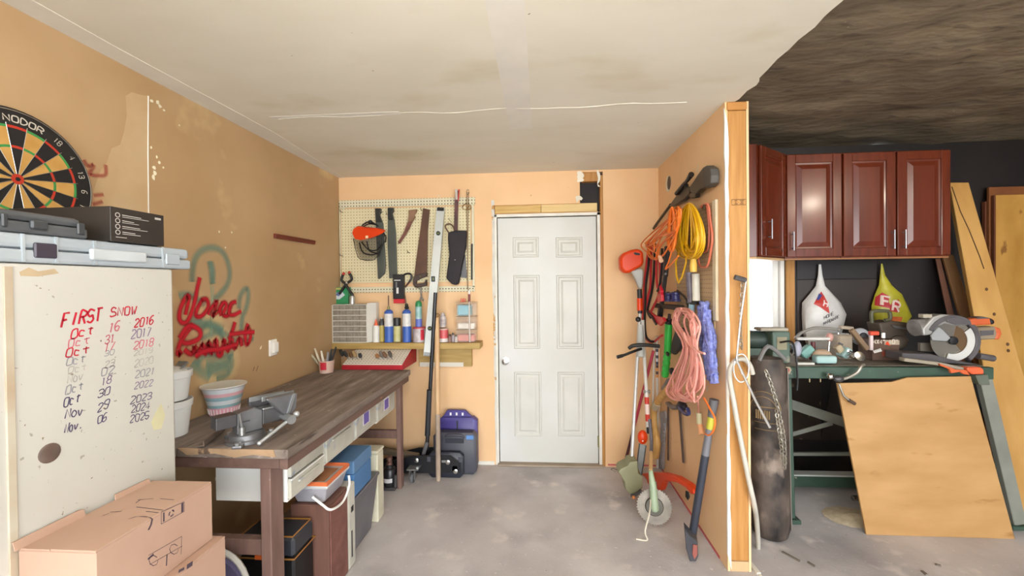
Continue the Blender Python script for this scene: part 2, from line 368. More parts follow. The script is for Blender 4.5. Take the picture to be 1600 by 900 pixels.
P('hole_rim', MB().ext(hole, (-.003, 0, 0)), m_torn, pw)
hole = [V((XP-.004, c.y+.04*math.cos(t*.4)-.004, c.z+.05*math.sin(t*.4))) for t in range(16)]
P('wall_hole', MB().ext(hole, (-.001, 0, 0)), m_dark, pw)
c = qy(1154, 316, YP); q = MB()
q.ribbon([c+V((-.035, -.002, .014)), c+V((.035, -.002, .014)), c+V((.035, -.002, -.014)), c+V((-.035, -.002, -.014)), c+V((-.035, -.002, .014))], .003, (0, -1, 0))

for dx, dz, L in ((-.02, .008, .012), (-.018, 0, .006), (-.02, -.008, .014), (.006, .008, .02), (.010, 0, .012), (.006, -.008, .018)): q.ribbon([c+V((dx, -.002, dz)), c+V((dx+L, -.002, dz))], .0035, (0, -1, 0))
P('grade_stamp', q, mat('stamp_ink', '5a3a1c', rough=.8), pw)
for z in (.0,):
    P('red_base_line', MB().box2((XP-.004, YP+.1, .0), (XP, YB-.01, .012)), MC['red_line_paint'], pw)
# right bay walls
xw0, xw1 = 1.50, qy(1226, 450, YB).x; zw0, zw1 = qy(1200, 517, YB).z-.12, qy(1200, 404, YB).z+.12
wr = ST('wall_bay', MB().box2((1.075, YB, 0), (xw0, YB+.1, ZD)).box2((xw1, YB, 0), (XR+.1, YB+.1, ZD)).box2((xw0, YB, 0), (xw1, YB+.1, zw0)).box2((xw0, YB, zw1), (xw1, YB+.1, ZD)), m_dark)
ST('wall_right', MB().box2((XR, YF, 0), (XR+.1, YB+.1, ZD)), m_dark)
zs = qy(1300, 436, YB).z; m_hb = mat('dark_hardboard', '241b1a', '30251f', rough=.42, sc=2.5, spot=[('9a9088', 40, .78, .01)])
P('wall_panel', MB().box2((xw1+.09, YB-.006, .95), (2.62, YB, zs-.003)), m_hb, wr, bev=.002)
P('wall_panel', MB().box2((xw1+.09, YB-.006, zs), (2.62, YB, 1.85)), mat('dark_hardboard_top', '171114', '211919', rough=.45, sc=3), wr, bev=.002)
P('wall_panel', MB().box2((1.45, YB-.006, .25), (2.2, YB, .93)), mat('dark_brown_board', '2c211a', '3a2d22', rough=.55, sc=4, spot=[('6a5a48', 14, .66, .04)]), wr, bev=.002)
P('wall_panel', MB().ext([(2.2, YB-.004, .25), (2.75, YB-.004, .25), (2.75, YB-.004, .93), (2.32, YB-.004, .93)], (0, .004, 0)), mat('dark_brown_board_b', '241a16', '33281f', rough=.55, sc=4, spot=[('6a5a48', 14, .66, .04)]), wr)
m_win = mat('window_vinyl', 'e8e6e0', rough=.4, var=.03)
win = ST('window_1', MB().box2((xw0, YB+.03, zw0), (xw0+.04, YB+.07, zw1)).box2((xw1-.075, YB+.03, zw0), (xw1-.03, YB+.07, zw1)).box2((xw0+.04, YB+.03, zw1-.1), (xw1-.075, YB+.07, zw1-.06)).box2((xw0+.04, YB+.03, zw0), (xw1-.075, YB+.07, zw0+.05)), m_win, bev=.004)
P('window_glass', MB().box2((xw0+.04, YB+.048, zw0+.05), (xw1-.075, YB+.052, zw1-.1)), mat('clear_glass', 'ffffff', rough=.02, var=0, trans=1), win)
P('reveal', MB().box2((xw1-.03, YB, zw0), (xw1-.002, YB+.1, zw1)), m_win, win)
ST('trim_9', MB().box2((xw1+.003, YB-.025, zw0-.2), (xw1+.065, YB, zw1)), m_rawwood, bev=.003)

# lamp holders for the two bulbs (behind and beside the picture)
def holder(x, y, zc, zb, label):
    t = T('ceiling_lamp', label, 'lamp', (x, y, zb)); 
    P('holder', MB().lathe([(.055, 0), (.055, -.02), (.03, -.04), (.025, -.07)], tr(x, y, zc), 20), mat('porcelain', 'e6e2da', rough=.3), t, smooth=True)
holder(-.1, .45, ZC-.001, 2.37, 'white porcelain lamp holder on the pale ceiling'); holder(3.1, 1.1, ZD-.03, 2.47, 'white porcelain lamp holder on the dark ceiling')
# ---------------------------------------------------------------- marks on the left wall
m_red = spray('red_spray', 'b80c22'); m_green = spray('green_spray', '6f9482', .55); m_redf = spray('faded_red_spray', 'b0403a', .55)
def wallstroke(pts, w, ox, oy, s, lift, n=5):
    pp = [qx(ox+a/s, oy+b/s, XL) for a, b in pts]; pp = cat(pp, n)
    return [p+V((lift, 0, 0)) for p in pp]
def graf(name, strokes, w, m, lift, ox=240, oy=360, s=4.09):
    q = MB()
    for i, st in enumerate(strokes): q.ribbon(wallstroke(st, w, ox, oy, s, lift+i*.00015), w, (1, 0, 0))
    return P(name, q, m, wl)
graf('green_graffiti', [[(246, 330), (248, 260), (270, 170), (330, 118), (400, 115), (455, 160), (485, 260), (472, 345), (420, 410), (380, 440)],
  [(545, 500), (548, 440), (572, 385), (600, 378), (604, 430), (590, 500), (565, 560), (560, 660)],
  [(160, 420), (220, 410), (330, 470)], [(300, 640), (340, 600), (390, 620), (420, 640), (440, 690)], [(300, 690), (420, 650), (520, 700), (640, 690)],
  [(270, 860), (330, 800), (430, 800), (510, 790)], [(480, 800), (500, 850), (470, 920), (400, 950)], [(200, 640), (260, 600), (300, 560)]], .06, m_green, .0006)
graf('green_graffiti', [[(350, 195), (362, 250), (372, 345)], [(365, 200), (380, 260), (378, 340)]], .05, m_green, .0018)
graf('balloon_string', [[(362, 350), (368, 450), (362, 560), (366, 690)], [(380, 350), (374, 470), (376, 570)]], .006, mat('thin_green_line', '8a9a80', rough=.8), .0024)
graf('green_graffiti', [[(230, 545), (300, 590), (380, 610), (440, 640)], [(240, 850), (300, 900), (360, 940)], [(330, 860), (420, 850), (490, 830)], [(340, 900), (420, 890), (480, 870)]], .09, m_green, .0026)
graf('red_graffiti', [[(292, 300), (278, 360), (262, 440), (240, 520), (212, 580), (180, 590), (160, 560), (168, 500), (195, 440), (222, 418), (212, 480), (200, 540)],
  [(310, 440), (275, 500), (268, 545), (305, 545), (345, 490), (335, 440), (300, 445)], [(345, 540), (370, 490), (400, 455), (385, 510), (372, 545), (420, 500), (440, 455)],
  [(430, 545), (420, 500), (445, 460), (462, 480), (440, 535), (470, 545), (485, 500), (500, 460)], [(525, 455), (490, 470), (478, 530), (510, 540), (556, 515)]], .043, m_red, .0034)
graf('red_graffiti', [[(250, 600), (215, 640), (165, 720), (150, 790), (175, 770)], [(160, 690), (220, 610), (290, 640), (285, 690), (220, 720), (180, 715)],
  [(190, 760), (235, 790), (262, 745), (270, 800), (310, 730), (322, 790), (350, 715), (362, 785), (395, 700), (405, 790), (430, 790), (445, 700), (470, 770), (490, 690), (512, 755), (545, 690), (560, 740)],
  [(515, 585), (500, 640), (478, 700)], [(598, 595), (580, 660), (590, 730), (615, 680), (600, 610)], [(480, 665), (560, 655), (640, 650)], [(260, 800), (330, 770), (420, 760), (520, 730)]], .048, m_red, .0046)
graf('red_mark', [[(635, 900), (645, 870)], [(655, 900), (668, 865)]], .012, m_redf, .0005)
graf('red_mark', [[(420, 320), (440, 350), (470, 350), (450, 390), (490, 400), (530, 395), (530, 345)], [(470, 500), (520, 495)], [(465, 545), (515, 530)]], .025, m_redf, .0005, 0, 150, 3.215)
m_patch = mat('bare_plaster_patch', 'b99a70', 'c4a882', rough=.8, sc=6)
pp = [qx(a, b, XL) for a, b in ((196, 150), (206, 144), (219, 148), (231, 150), (232, 334), (150, 330), (146, 300), (155, 270), (166, 255), (174, 232), (188, 226), (194, 205), (198, 180))]
P('plaster_patch', MB().ext(pp, (.0003, 0, 0)), m_patch, wl)
P('plaster_ridge', MB().tube([qx(231.5, 150, XL), qx(231, 240, XL), qx(232, 336, XL)], .003, 6), m_tape, wl)
q = MB()
for a, b, r in ((238, 158, .006), (246, 160, .010), (250, 166, .009), (256, 172, .006), (236, 230, .007), (245, 245, .006), (249, 254, .007), (242, 270, .012), (241, 262, .010), (255, 262, .006), (240, 277, .01), (236, 158, .006), (280, 196, .004), (342, 362, .006), (362, 363, .006), (352, 387, .005)):
    c = qx(a, b, XL); q.ext([c+V((0, r*math.cos(t*1.05)*random.uniform(.5, 1.1), r*math.sin(t*1.05)*random.uniform(.6, 1.5))) for t in range(6)], (.0012, 0, 0))
P('chipped_paint', q, mat('chip_white', 'e8dfc4', rough=.9), wl)
ws = [qx(a, b, XL) for a, b in ((427, 365), (490, 376), (489, 382), (427, 372))]
TH('wood_strip', 'short red-brown wooden strip nailed to the tan left wall', 'wood strip', MB().ext(ws, (.018, 0, 0)), mat('red_brown_stain', '5a2418', '77301f', rough=.5, st=(1, .6, 8), sc=8), bev=.002)
c = qx(425, 543, XL); t = T('electrical_outlet', 'white outlet cover plate on the left wall right of the graffiti', 'outlet', (XL, c.y, c.z-.05))
P('cover_plate', MB().box((XL+.006, c.y, c.z), (.012, .075, .105)), mat('outlet_white', 'ece8e0', rough=.4, var=.04), t, bev=.006, seg=2)
P('plug_cover', MB().box((XL+.02, c.y+.004, c.z), (.018, .05, .07)), MC['outlet_white'], t, bev=.006, seg=2)
# ---------------------------------------------------------------- white cabinet
XC = -1.335; ZT = 1.578
m_cab = mat('cabinet_white', 'b9b6ac', 'c8c6c0', rough=.4, sc=1.6, spot=[('c2b08a', 1.2, .62, .2), ('7a6c54', 34, .72, .01), ('9a948a', 60, .70, .01)])
cb = T('storage_cabinet', 'tall white metal cabinet with handwritten first snow dates', 'cabinet', (-1.53, .98, 0))
P('body', MB().box2((XL+.012, .42, .02), (XC, 1.415, ZT)), m_cab, cb, bev=.008, seg=2)
yS = qx(15, 500, XC).y
P('edge_trim', MB().box2((XC-.001, yS-.012, .03), (XC+.004, yS+.006, ZT-.01)), mat('rusty_trim', 'bdb6a4', 'ae9a82', rough=.5, sc=8), cb, bev=.001)
c = qx(77, 708, XC); Mh = fr(c, (0, 1, 0), z=(1, 0, 0))
P('lock_cap', MB().lathe([(.026, 0), (.026, .002), (.022, .004), (.010, .005)], Mh), mat('lock_brown_metal', '8a7a72', rough=.35, metal=.7), cb, smooth=True)
sm = MB()
for st in ([(30, 425), (45, 418), (60, 424), (85, 420), (92, 427), (60, 432), (32, 431)],): sm.ext([qx(a, b, XC+.0002) for a, b in st], (.0003, 0, 0))
P('tape_residue', sm, mat('tape_residue', 'b9a484', rough=.8), cb)
sm = MB().ext([qx(a, b, XC+.0002) for a, b in ((243, 645), (252, 630), (258, 650), (252, 670), (240, 672), (236, 660))], (.0003, 0, 0))
P('yellow_stain', sm, mat('yellow_stain', 'c2bd98', rough=.6), cb)
inks = {'r': ('marker_red', 'b8142e'), 'p': ('marker_faded_red', 'c0626e'), 'v': ('marker_violet', '7d6a86'), 'f': ('marker_faded', 'a29e98'), 'g': ('marker_grey', '86868c'), 'd': ('marker_dark', '4a4360')}
for s, x0, y0, x1, y1, h, k in (('FIRST', 96, 512, 160, 500, 22, 'r'), ('SNOW', 172, 495, 215, 491, 14, 'r'),
    ('Oct', 111, 530, 148, 520, 14, 'r'), ('16', 170, 520, 188, 515, 15, 'p'), ('2016', 210, 512, 241, 505, 13, 'r'),
    ('Oct', 106, 544, 142, 536, 13, 'p'), ('31', 164, 537, 180, 533, 12, 'p'), ('2017', 205, 529, 237, 524, 13, 'v'),
    ('Oct', 103, 558, 141, 551, 13, 'r'), ('17', 163, 549, 180, 545, 12, 'p'), ('2018', 209, 546, 241, 539, 12, 'p'),
    ('Oct', 104, 572, 135, 564, 12, 'g'), ('30', 163, 557, 180, 553, 8, 'g'), ('2019', 209, 556, 240, 550, 8, 'f'),
    ('Oct', 106, 585, 137, 577, 11, 'f'), ('23', 164, 575, 180, 570, 10, 'f'), ('2020', 210, 574, 240, 567, 11, 'f'),
    ('Nov', 105, 599, 131, 592, 12, 'f'), ('02', 158, 588, 180, 582, 12, 'g'), ('2021', 211, 591, 243, 584, 11, 'g'),
    ('Oct', 102, 617, 132, 607, 13, 'g'), ('18', 158, 603, 175, 597, 12, 'v'), ('2022', 210, 608, 240, 602, 10, 'v'),
    ('Oct', 99, 637, 127, 626, 14, 'd'), ('30', 153, 622, 174, 614, 12, 'd'), ('2023', 204, 631, 238, 623, 11, 'd'),
    ('Nov', 102, 654, 130, 648, 14, 'd'), ('29', 152, 645, 172, 635, 13, 'd'), ('2024', 205, 645, 235, 638, 11, 'd'),
    ('Nov.', 100, 677, 130, 668, 14, 'd'), ('06', 152, 663, 168, 656, 12, 'd'), ('2025', 203, 661, 234, 653, 11, 'd')):
    a = qx(x0, y0, XC+.0006); b = qx(x1, y1, XC+.0006); up = qx(x0, y0-h, XC+.0006); H = (up-a).length
    n = len(s); ad = (b-a).length/n
    sl = V((0, .18, 1))
    qq = MB(); text(qq, s, a, b-a, sl, H, w=ad*.72, stroke=.13 if k != 'r' else .15, adv=ad, jit=.05)
    P('handwriting', qq, mat(inks[k][0], inks[k][1], rough=.7, var=.25, sc=20), cb)
# ---------------------------------------------------------------- things on the cabinet
m_case = mat('grey_case', '9aa3ab', 'a8b0b6', rough=.45, sc=4)
t = T('tool_case', 'long light grey plastic tool case lying on the white cabinet', 'tool case', (-1.51, 1.1, ZT))
P('lower_shell', MB().box2((-1.68, .55, ZT+.002), (XC+.004, 1.49, ZT+.037)), m_case, t, bev=.008, seg=2)
P('upper_shell', MB().box2((-1.68, .55, ZT+.039), (XC+.002, 1.485, ZT+.078)), m_case, t, bev=.012, seg=2)
y0, y1 = qx(138, 390, XC).y, qx(225, 396, XC).y
P('handle', MB().box2((XC-.002, y0, ZT+.018), (XC+.012, y1, ZT+.052)), mat('case_handle_grey', 'b9bfc3', rough=.4), t, bev=.005, seg=2)
for a, b in ((50, 86), (256, 278)):
    P('latch', MB().box2((XC, qx(a, 385, XC).y, ZT+.016), (XC+.009, qx(b, 385, XC).y, ZT+.056)), mat('latch_dark', '3a3540', rough=.4) if a == 50 else m_case, t, bev=.003)
for a in (34, 86, 146, 253): P('rib', MB().box2((XC, qx(a, 385, XC).y-.003, ZT+.004), (XC+.006, qx(a, 385, XC).y+.003, ZT+.076)), m_case, t)
z1 = ZT+.079
t = T('drill_case', 'slim dark grey plastic case on top of the light grey case', 'tool case', (-1.5, .9, z1))
m_dg = mat('dark_grey_plastic', '4a4d50', '5a5d60', rough=.42, sc=5)
P('lower_shell', MB().box2((-1.66, .5, z1), (-1.335, 1.135, z1+.03)), m_dg, t, bev=.007, seg=2)
P('upper_shell', MB().box2((-1.65, .51, z1+.031), (-1.343, 1.125, z1+.058)), m_dg, t, bev=.012, seg=2)
P('handle', MB().box2((-1.338, qx(48, 355, -1.33).y, z1+.012), (-1.326, qx(75, 355, -1.33).y, z1+.036)), mat('case_dark_handle', '3c3f42', rough=.4), t, bev=.004)
P('latch', MB().box2((-1.338, qx(122, 355, -1.33).y, z1+.01), (-1.330, qx(134, 355, -1.33).y, z1+.045)), MC['case_dark_handle'], t, bev=.003)
P('latch', MB().box2((-1.338, qx(4, 355, -1.33).y, z1+.01), (-1.330, qx(14, 355, -1.33).y, z1+.045)), MC['case_dark_handle'], t, bev=.003)
c = qz(173, 377, z1); xb = c.x; yb = c.y; h = qx(173, 322, xb).z-z1; ye = qx(256, 344, xb).y
t = T('product_box', 'black cardboard product box with white icons beside the dartboard', 'box', (xb-.12, (yb+ye)/2, z1))
P('carton', MB().box2((XL+.046, yb, z1+.001), (xb, ye, z1+h)), mat('black_carton', '2a2624', '332e2b', rough=.45, sc=3), t, bev=.001)
q = MB()
for i in range(4):
    z = z1+h*(.78-.165*i); yy = yb+.022; cc = V((xb+.0006, yy, z))
    q.ribbon([cc+V((0, .007*math.cos(k*.7), .007*math.sin(k*.7))) for k in range(10)], .0022, (1, 0, 0))
    L = (.09, .055, .085, .06)[i]
    q.ribbon([cc+V((0, .014, .002)), cc+V((0, .014+L*.7, .001))], .0022, (1, 0, 0)); q.ribbon([cc+V((0, .014, -.004)), cc+V((0, .014+L, -.004))], .0016, (1, 0, 0))
q.ribbon([V((xb+.0006, yb+.015, z1+h*.14)), V((xb+.0006, yb+.05, z1+h*.14))], .0018, (1, 0, 0))
q.ribbon([V((xb+.0006, ye-.035, z1+h*.86)), V((xb+.0006, ye-.012, z1+h*.86))], .007, (1, 0, 0))
P('printing', q, mat('white_print', 'b8b4ae', rough=.6), t)
# ---------------------------------------------------------------- dartboard
_d = qx(27, 280, XL+.036); DC = V((XL, _d.y, _d.z))
t = T('dartboard', 'round dartboard with red and green rings hanging on the left wall', 'dartboard', (XL, DC.y, DC.z-.2255))
Md = fr(DC, (0, 1, 0), z=(1, 0, 0)); RD = .2265; tk = .036
P('board', MB().lathe([(RD, 0), (RD, tk-.003), (RD-.004, tk), (.05, tk)], Md, 60), mat('dart_black', '211d1b', rough=.8), t, smooth=True)
P('rim_wire', MB().tube([DC+V((tk+.002, (RD-.008)*math.sin(a*math.pi/30), (RD-.008)*math.cos(a*math.pi/30))) for a in range(60)], .0016, 5, True), mat('wire_silver', 'b8b4ac', rough=.35, metal=.8), t)
md = [mat('sisal_black', '1d1917', rough=.9), mat('sisal_ochre', 'b98a45', 'c79a55', rough=.9, sc=18), mat('sisal_red', 'b8341c', rough=.9), mat('sisal_green', '3c8a46', rough=.9)]
for i in range(20):
    a0 = (i-.5)*math.pi/10
    for r0, r1, mi in ((.0165, .099, i % 2), (.099, .107, 2+i % 2), (.107, .162, i % 2), (.162, .170, 2+i % 2)):
        pts = [(r0, a0+k*math.pi/40) for k in range(5)]+[(r1, a0+k*math.pi/40) for k in range(4, -1, -1)]
        P('segment', MB().ext([DC+V((tk+.0002, r*math.sin(a), r*math.cos(a))) for r, a in pts], (.0012, 0, 0)), md[mi], t)
    dd = V((0, math.sin(a0), math.cos(a0)))
    P('wire', MB().tube([DC+V((tk+.002, 0, 0))+dd*.017, DC+V((tk+.002, 0, 0))+dd*.176], .0008, 4), MC['wire_silver'], t)
P('outer_bull', MB().lathe([(.0165, tk), (.0165, tk+.002), (.006, tk+.0022)], Md, 20), md[2], t)
P('bull', MB().lathe([(.0065, tk), (.0065, tk+.003), (.001, tk+.0032)], Md, 14), md[0], t)
q = MB()
for i, nme in enumerate((20, 1, 18, 4, 13, 6, 10, 15, 2, 17, 3, 19, 7, 16, 8, 11, 14, 9, 12, 5)):
    a = i*math.pi/10; up = V((0, math.sin(a), math.cos(a))); ux = V((0, math.cos(a), -math.sin(a))); s = str(nme); w = .010
    if nme in (20, 1): continue
    q = MB(); text(q, s, DC+V((tk+.0025, 0, 0))+up*.186-ux*(w*.67*len(s)), ux, up, .018, w=w, stroke=.12); P('numeral', q, mat('dart_white', 'c4bcae', rough=.7), t)
q = MB()
for i, ch in enumerate('NODOR'):
    a = (-8+i*6.8)*math.pi/180; up = V((0, math.sin(a), math.cos(a))); ux = V((0, math.cos(a), -math.sin(a)))
    text(q, ch, DC+V((tk+.0025, 0, 0))+up*.182-ux*.008, ux, up, .019, w=.016, stroke=.2)
P('maker_lettering', q, mat('dart_white', 'c4bcae', rough=.7), t)
# ---------------------------------------------------------------- cardboard boxes in front of the cabinet
m_card = mat('cardboard', 'ad8c78', 'b89884', rough=.8, sc=3, bump=.04, bsc=60); m_ink = mat('box_ink', '4a3c48', rough=.8)
def carton(name, label, x0, x1, y0, y1, z0, z1, flaps):
    t = T(name, label, 'box', ((x0+x1)/2, (y0+y1)/2, z0), 'cardboard boxes by the cabinet')
    P('body', MB().box2((x0, y0, z0), (x1, y1, z1)), m_card, t, bev=.002)
    xm = (x0+x1)/2-.02
    P('top_flap', MB().box2((x0+.001, y0+.001, z1+.001), (xm, y1-.001, z1+.005)), m_card, t)
    P('top_flap', MB().box2((xm+.002, y0+.001, z1+.001), (x1-.001, y1-.001, z1+.006)), m_card, t)
    return t
zb = .85; p1 = qz(335, 755, zb); p2 = qz(155, 857, zb); x1 = -1.115; x0 = -1.327
t = carton('shipping_box', 'upper brown shipping box with printed arrow and recycling marks', x0, x1, .95, 1.315, .662, zb, 1)
q = MB().ext([(x0+.004, .94, zb+.004), (x0+.004, 1.10, zb+.004), (x0-.002, 1.10, zb+.022), (x0-.003, 1.09, zb+.026), (x0-.003, .94, zb+.026)], (.004, 0, 0))
P('raised_flap', q, m_card, t)
P('raised_flap', MB().ext([(x0+.004, 1.185, zb+.004), (x0+.004, 1.30, zb+.004), (x0-.003, 1.30, zb+.018), (x0-.003, 1.19, zb+.02)], (.004, 0, 0)), m_card, t)
q = MB(); zt = zb+.0066
q.ribbon(cat([qz(200, 811, zt), qz(215, 807, zt), qz(232, 808, zt), qz(238, 811, zt)], 4), [.001, .002, .003, .003]*3+[.003], (0, 0, 1)); q.ribbon([qz(238, 811, zt), qz(236, 820, zt), qz(232, 828, zt)], .004, (0, 0, 1))
for a, b in (((215, 781), (240, 779)), ((250, 779), (272, 781)), ((213, 792), (255, 797)), ((228, 799), (248, 801)), ((172, 800), (190, 799)), ((160, 806), (170, 802)), ((212, 786), (220, 780))):
    q.ribbon([qz(*a, zt), qz(*b, zt)], .0025, (0, 0, 1))
P('top_printing', q, m_ink, t); q = MB(); xs = x1+.0006
a = qx(252, 815, xs); b = qx(287, 797, xs)
for f in (0, 1): pass
c0 = [qx(252, 800, xs), qx(288, 784, xs), qx(288, 799, xs), qx(252, 819, xs)]
for i in range(4): q.ribbon([c0[i], c0[(i+1) % 4]], .0015, (1, 0, 0))
cc = qx(268, 802, xs)
for k in range(3): q.ribbon([cc+V((0, .008*math.cos(2.1*k+d), .008*math.sin(2.1*k+d))) for d in (0, .5, 1, 1.4)], .004, (1, 0, 0))
q.ribbon([qx(285, 786, xs), qx(285, 800, xs)], .008, (1, 0, 0)); q.ribbon([qx(256, 801, xs), qx(256, 815, xs)], .005, (1, 0, 0))
for c, d in (((232, 868), (284, 838)), ((234, 882), (285, 853)), ((284, 838), (283, 866))): q.ribbon([qx(*c, xs), qx(*d, xs)], .0016, (1, 0, 0))
for c in ((240, 876), (272, 858)): q.ribbon([qx(c[0]+7*math.cos(k*.8), c[1]+8*math.sin(k*.8), xs) for k in range(8)], .0018, (1, 0, 0))
q.ribbon([qx(231, 874, xs), qx(240, 866, xs)], .006, (1, 0, 0)); q.ribbon([qx(261, 866, xs), qx(260, 884, xs)], .0035, (1, 0, 0))
P('printing', q, m_ink, t)
c = qz(352, 838, .66)
t = carton('shipping_box', 'lower brown box holding up the printed shipping box', -1.325, c.x, .9, c.y, 0.001, .655, 0)
xs = c.x+.0006; P('printing', MB().ribbon([qx(292, 886, xs), qx(301, 880, xs)], .014, (1, 0, 0)).ribbon([qx(279, 893, xs), qx(288, 888, xs)], .008, (1, 0, 0)), m_ink, t)
# ---------------------------------------------------------------- workbench along the left wall
ZB = .87; XB = -1.0; YB0, YB1 = 1.555, 3.09
m_top = mat('bench_plank', '655850', '8d8076', rough=.75, sc=3, st=(6, .8, 6), bump=.2, bsc=20, spot=[('b5a596', 40, .70, .02, 1), ('43372f', 5, .62, .1), ('a2958a', 3, .60, .12)])
m_apr = mat('bench_brown', '5a443c', '6e544a', rough=.6, sc=4, st=(6, .8, 6), spot=[('a8704c', 9, .72, .02)])
m_leg = mat('bench_leg_brown', '6a5048', '7e6258', rough=.6, sc=5, st=(6, 6, .8), spot=[('c8b8a8', 40, .75, .01)])
t = T('workbench', 'long dark wooden workbench along the left wall', 'workbench', ((XL+XB)/2, 2.3, 0))
bx = [XL+.01, -1.47, -1.235, XB]
for i in range(3): P('top_plank', MB().box2((bx[i]+.0015, YB0+random.uniform(-.004, .004), ZB-.04), (bx[i+1]-.0015, YB1, ZB-random.uniform(0, .002))), m_top, t, bev=.004, seg=2)
P('worn_edge', MB().ext([(-1.46, YB0-.003, ZB-.001), (-1.06, YB0-.003, ZB-.001), (-1.05, YB0-.003, ZB-.03), (-1.14, YB0-.003, ZB-.022), (-1.22, YB0-.003, ZB-.034), (-1.3, YB0-.003, ZB-.02), (-1.42, YB0-.003, ZB-.028)], (0, .004, 0)), mat('bare_worn_wood', '8f7458', 'b29272', rough=.8, sc=9, spot=[('5e4a3c', 14, .58, .06)]), t)
P('front_apron', MB().box2((XB-.045, YB0+.01, ZB-.085), (XB-.01, YB1-.02, ZB-.0405)), m_apr, t, bev=.003)
P('end_apron', MB().box2((XL+.02, YB0+.012, ZB-.085), (XB-.047, YB0+.045, ZB-.0405)), m_apr, t, bev=.003)
P('end_apron', MB().box2((XL+.02, YB1-.06, ZB-.085), (XB-.047, YB1-.03, ZB-.0405)), m_apr, t, bev=.003)
for a, b in (((-1.15, YB0+.045), (-1.106, YB0+.13)), ((XL+.02, YB0+.045), (XL+.066, YB0+.13)), ((-1.083, YB1-.10), (-1.05, YB1-.04)), ((XL+.02, YB1-.10), (XL+.06, YB1-.04))):
    P('leg', MB().box2((a[0], a[1], 0), (b[0], b[1], ZB-.0855)), m_leg, t, bev=.003)
P('stretcher', MB().box2((XL+.067, YB0+.06, .405), (-1.151, YB0+.10, .47)), m_leg, t, bev=.003)
P('stretcher', MB().box2((XL+.062, YB1-.085, .37), (-1.084, YB1-.05, .43)), m_leg, t, bev=.003)
m_pw = mat('clip_white', 'e9e8e4', rough=.4, var=.04)
# plastic drawer units hung under the bench
m_pl = mat('drawer_white_plastic', 'e3e2dc', 'ecebe6', rough=.4, sc=3); m_fr = mat('drawer_frosted', 'a8a596', 'c3c0b2', rough=.3, sc=7, spot=[('7f90a8', 6, .62, .06), ('6b5a48', 5, .66, .06)])
m_pur = mat('purple_sticker', '6a5aa8', rough=.5); XD = -1.085
zt = ZB-.088
def unit(label, px0, px1, ybot, rows, sticker, name='drawer_unit'):
    y0 = qx(px0, 700, XD).y; y1 = min(qx(px1, 690, XD).y-.004, YB1-.106); z0 = ybot
    t = T(name, label, 'drawer unit', (XD-.15, (y0+y1)/2, z0), 'plastic drawer units under the bench')
    P('shell', MB().box2((-1.42, y0, z0), (XD-.012, y0+.006, zt)).box2((-1.42, y1-.006, z0), (XD-.012, y1, zt)).box2((-1.42, y0+.006, z0), (XD-.012, y1-.006, z0+.006)).box2((-1.42, y0+.006, zt-.006), (XD-.012, y1-.006, zt)).box2((-1.42, y0+.006, z0+.006), (-1.414, y1-.006, zt-.006)), m_pl, t)
    n = rows; hh = (zt-z0-.012)/n
    for i in range(n):
        za = z0+.006+i*hh
        d = P('drawer', MB().box2((-1.40, y0+.008, za+.003), (XD, y1-.008, za+hh-.003)), m_fr, t, bev=.003)
        if not sticker: P('pull', MB().bar((XD+.004, y0+.06, za+hh*.62), (XD+.004, y1-.06, za+hh*.62), .010, .012), m_fr, d, bev=.003)
        P('rim', MB().box2((XD, y0+.008, za+hh-.010), (XD+.005, y1-.008, za+hh-.003)), m_pl, d)
    if sticker:
        ym = (y0*.6+y1*.4); P('sticker', MB().box2((XD, ym-.02, z0+.05), (XD+.0012, ym+.075, z0+.13)), mat('sticker_white', 'dcd8e0', rough=.5), t)
        P('sticker', MB().box2((XD+.0012, ym-.012, z0+.055), (XD+.002, ym+.06, z0+.122)), m_pur, t)
unit('two-drawer frosted plastic unit nearest the front bench leg', 452, 508, .585, 2, 0)
unit('frosted plastic drawer without a sticker, second under the bench', 509, 555, .61, 1, 0)
unit('frosted plastic drawer with purple sticker, third under the bench', 556, 589.5, .61, 1, 1)
unit('frosted plastic drawer with purple sticker, farthest along the bench', 590.5, 622, .60, 1, 1)
# ---------------------------------------------------------------- on the bench
def lathe_at(prof, x, y, z, n=24): return MB().lathe(prof, tr(x, y, z), n)
m_pail = mat('white_pail_plastic', 'd6d8d8', 'e2e4e2', rough=.35, sc=3)
bxx, byy = -1.62, 1.685
t = T('plastic_pail', 'lower white plastic pail of the stack behind the cabinet', 'pail', (bxx, byy, ZB))
P('body', lathe_at([(.066, 0), (.079, .12), (.084, .122), (.086, .15), (.082, .152), (.076, .13), (.06, .01)], bxx, byy, ZB+.001), m_pail, t, smooth=True)
t = T('plastic_pail', 'upper white plastic pail filled with scraps behind the cabinet', 'pail', (bxx, byy, ZB+.12))
P('body', lathe_at([(.066, .05), (.079, .145), (.084, .147), (.086, .175), (.082, .177), (.076, .16), (.05, .06)], bxx, byy, ZB+.105), m_pail, t, smooth=True)
P('scrap_bag', MB().ball((bxx, byy, ZB+.265), (.072, .072, .035), n=10, m=6), mat('crumpled_bag', 'b8bab6', 'd8d8d4', rough=.4, sc=12, bump=.5), t)
for i in range(7):
    a = random.random()*6.3; P('scrap', MB().bar((bxx+.03*math.cos(a), byy+.03*math.sin(a), ZB+.27), (bxx+.07*math.cos(a), byy+.07*math.sin(a), ZB+.31), .03, .004), mat('scrap_metal', '8a8c8a', rough=.4, metal=.5), t)
ox, oy = -1.614, 1.99
t = T('striped_bowl', 'pink white and blue striped plastic bowl on the bench', 'bowl', (ox, oy, ZB))
pr = [(.062, 0), (.069, .042), (.073, .058), (.078, .079), (.083, .098), (.087, .116), (.093, .138), (.097, .143)]
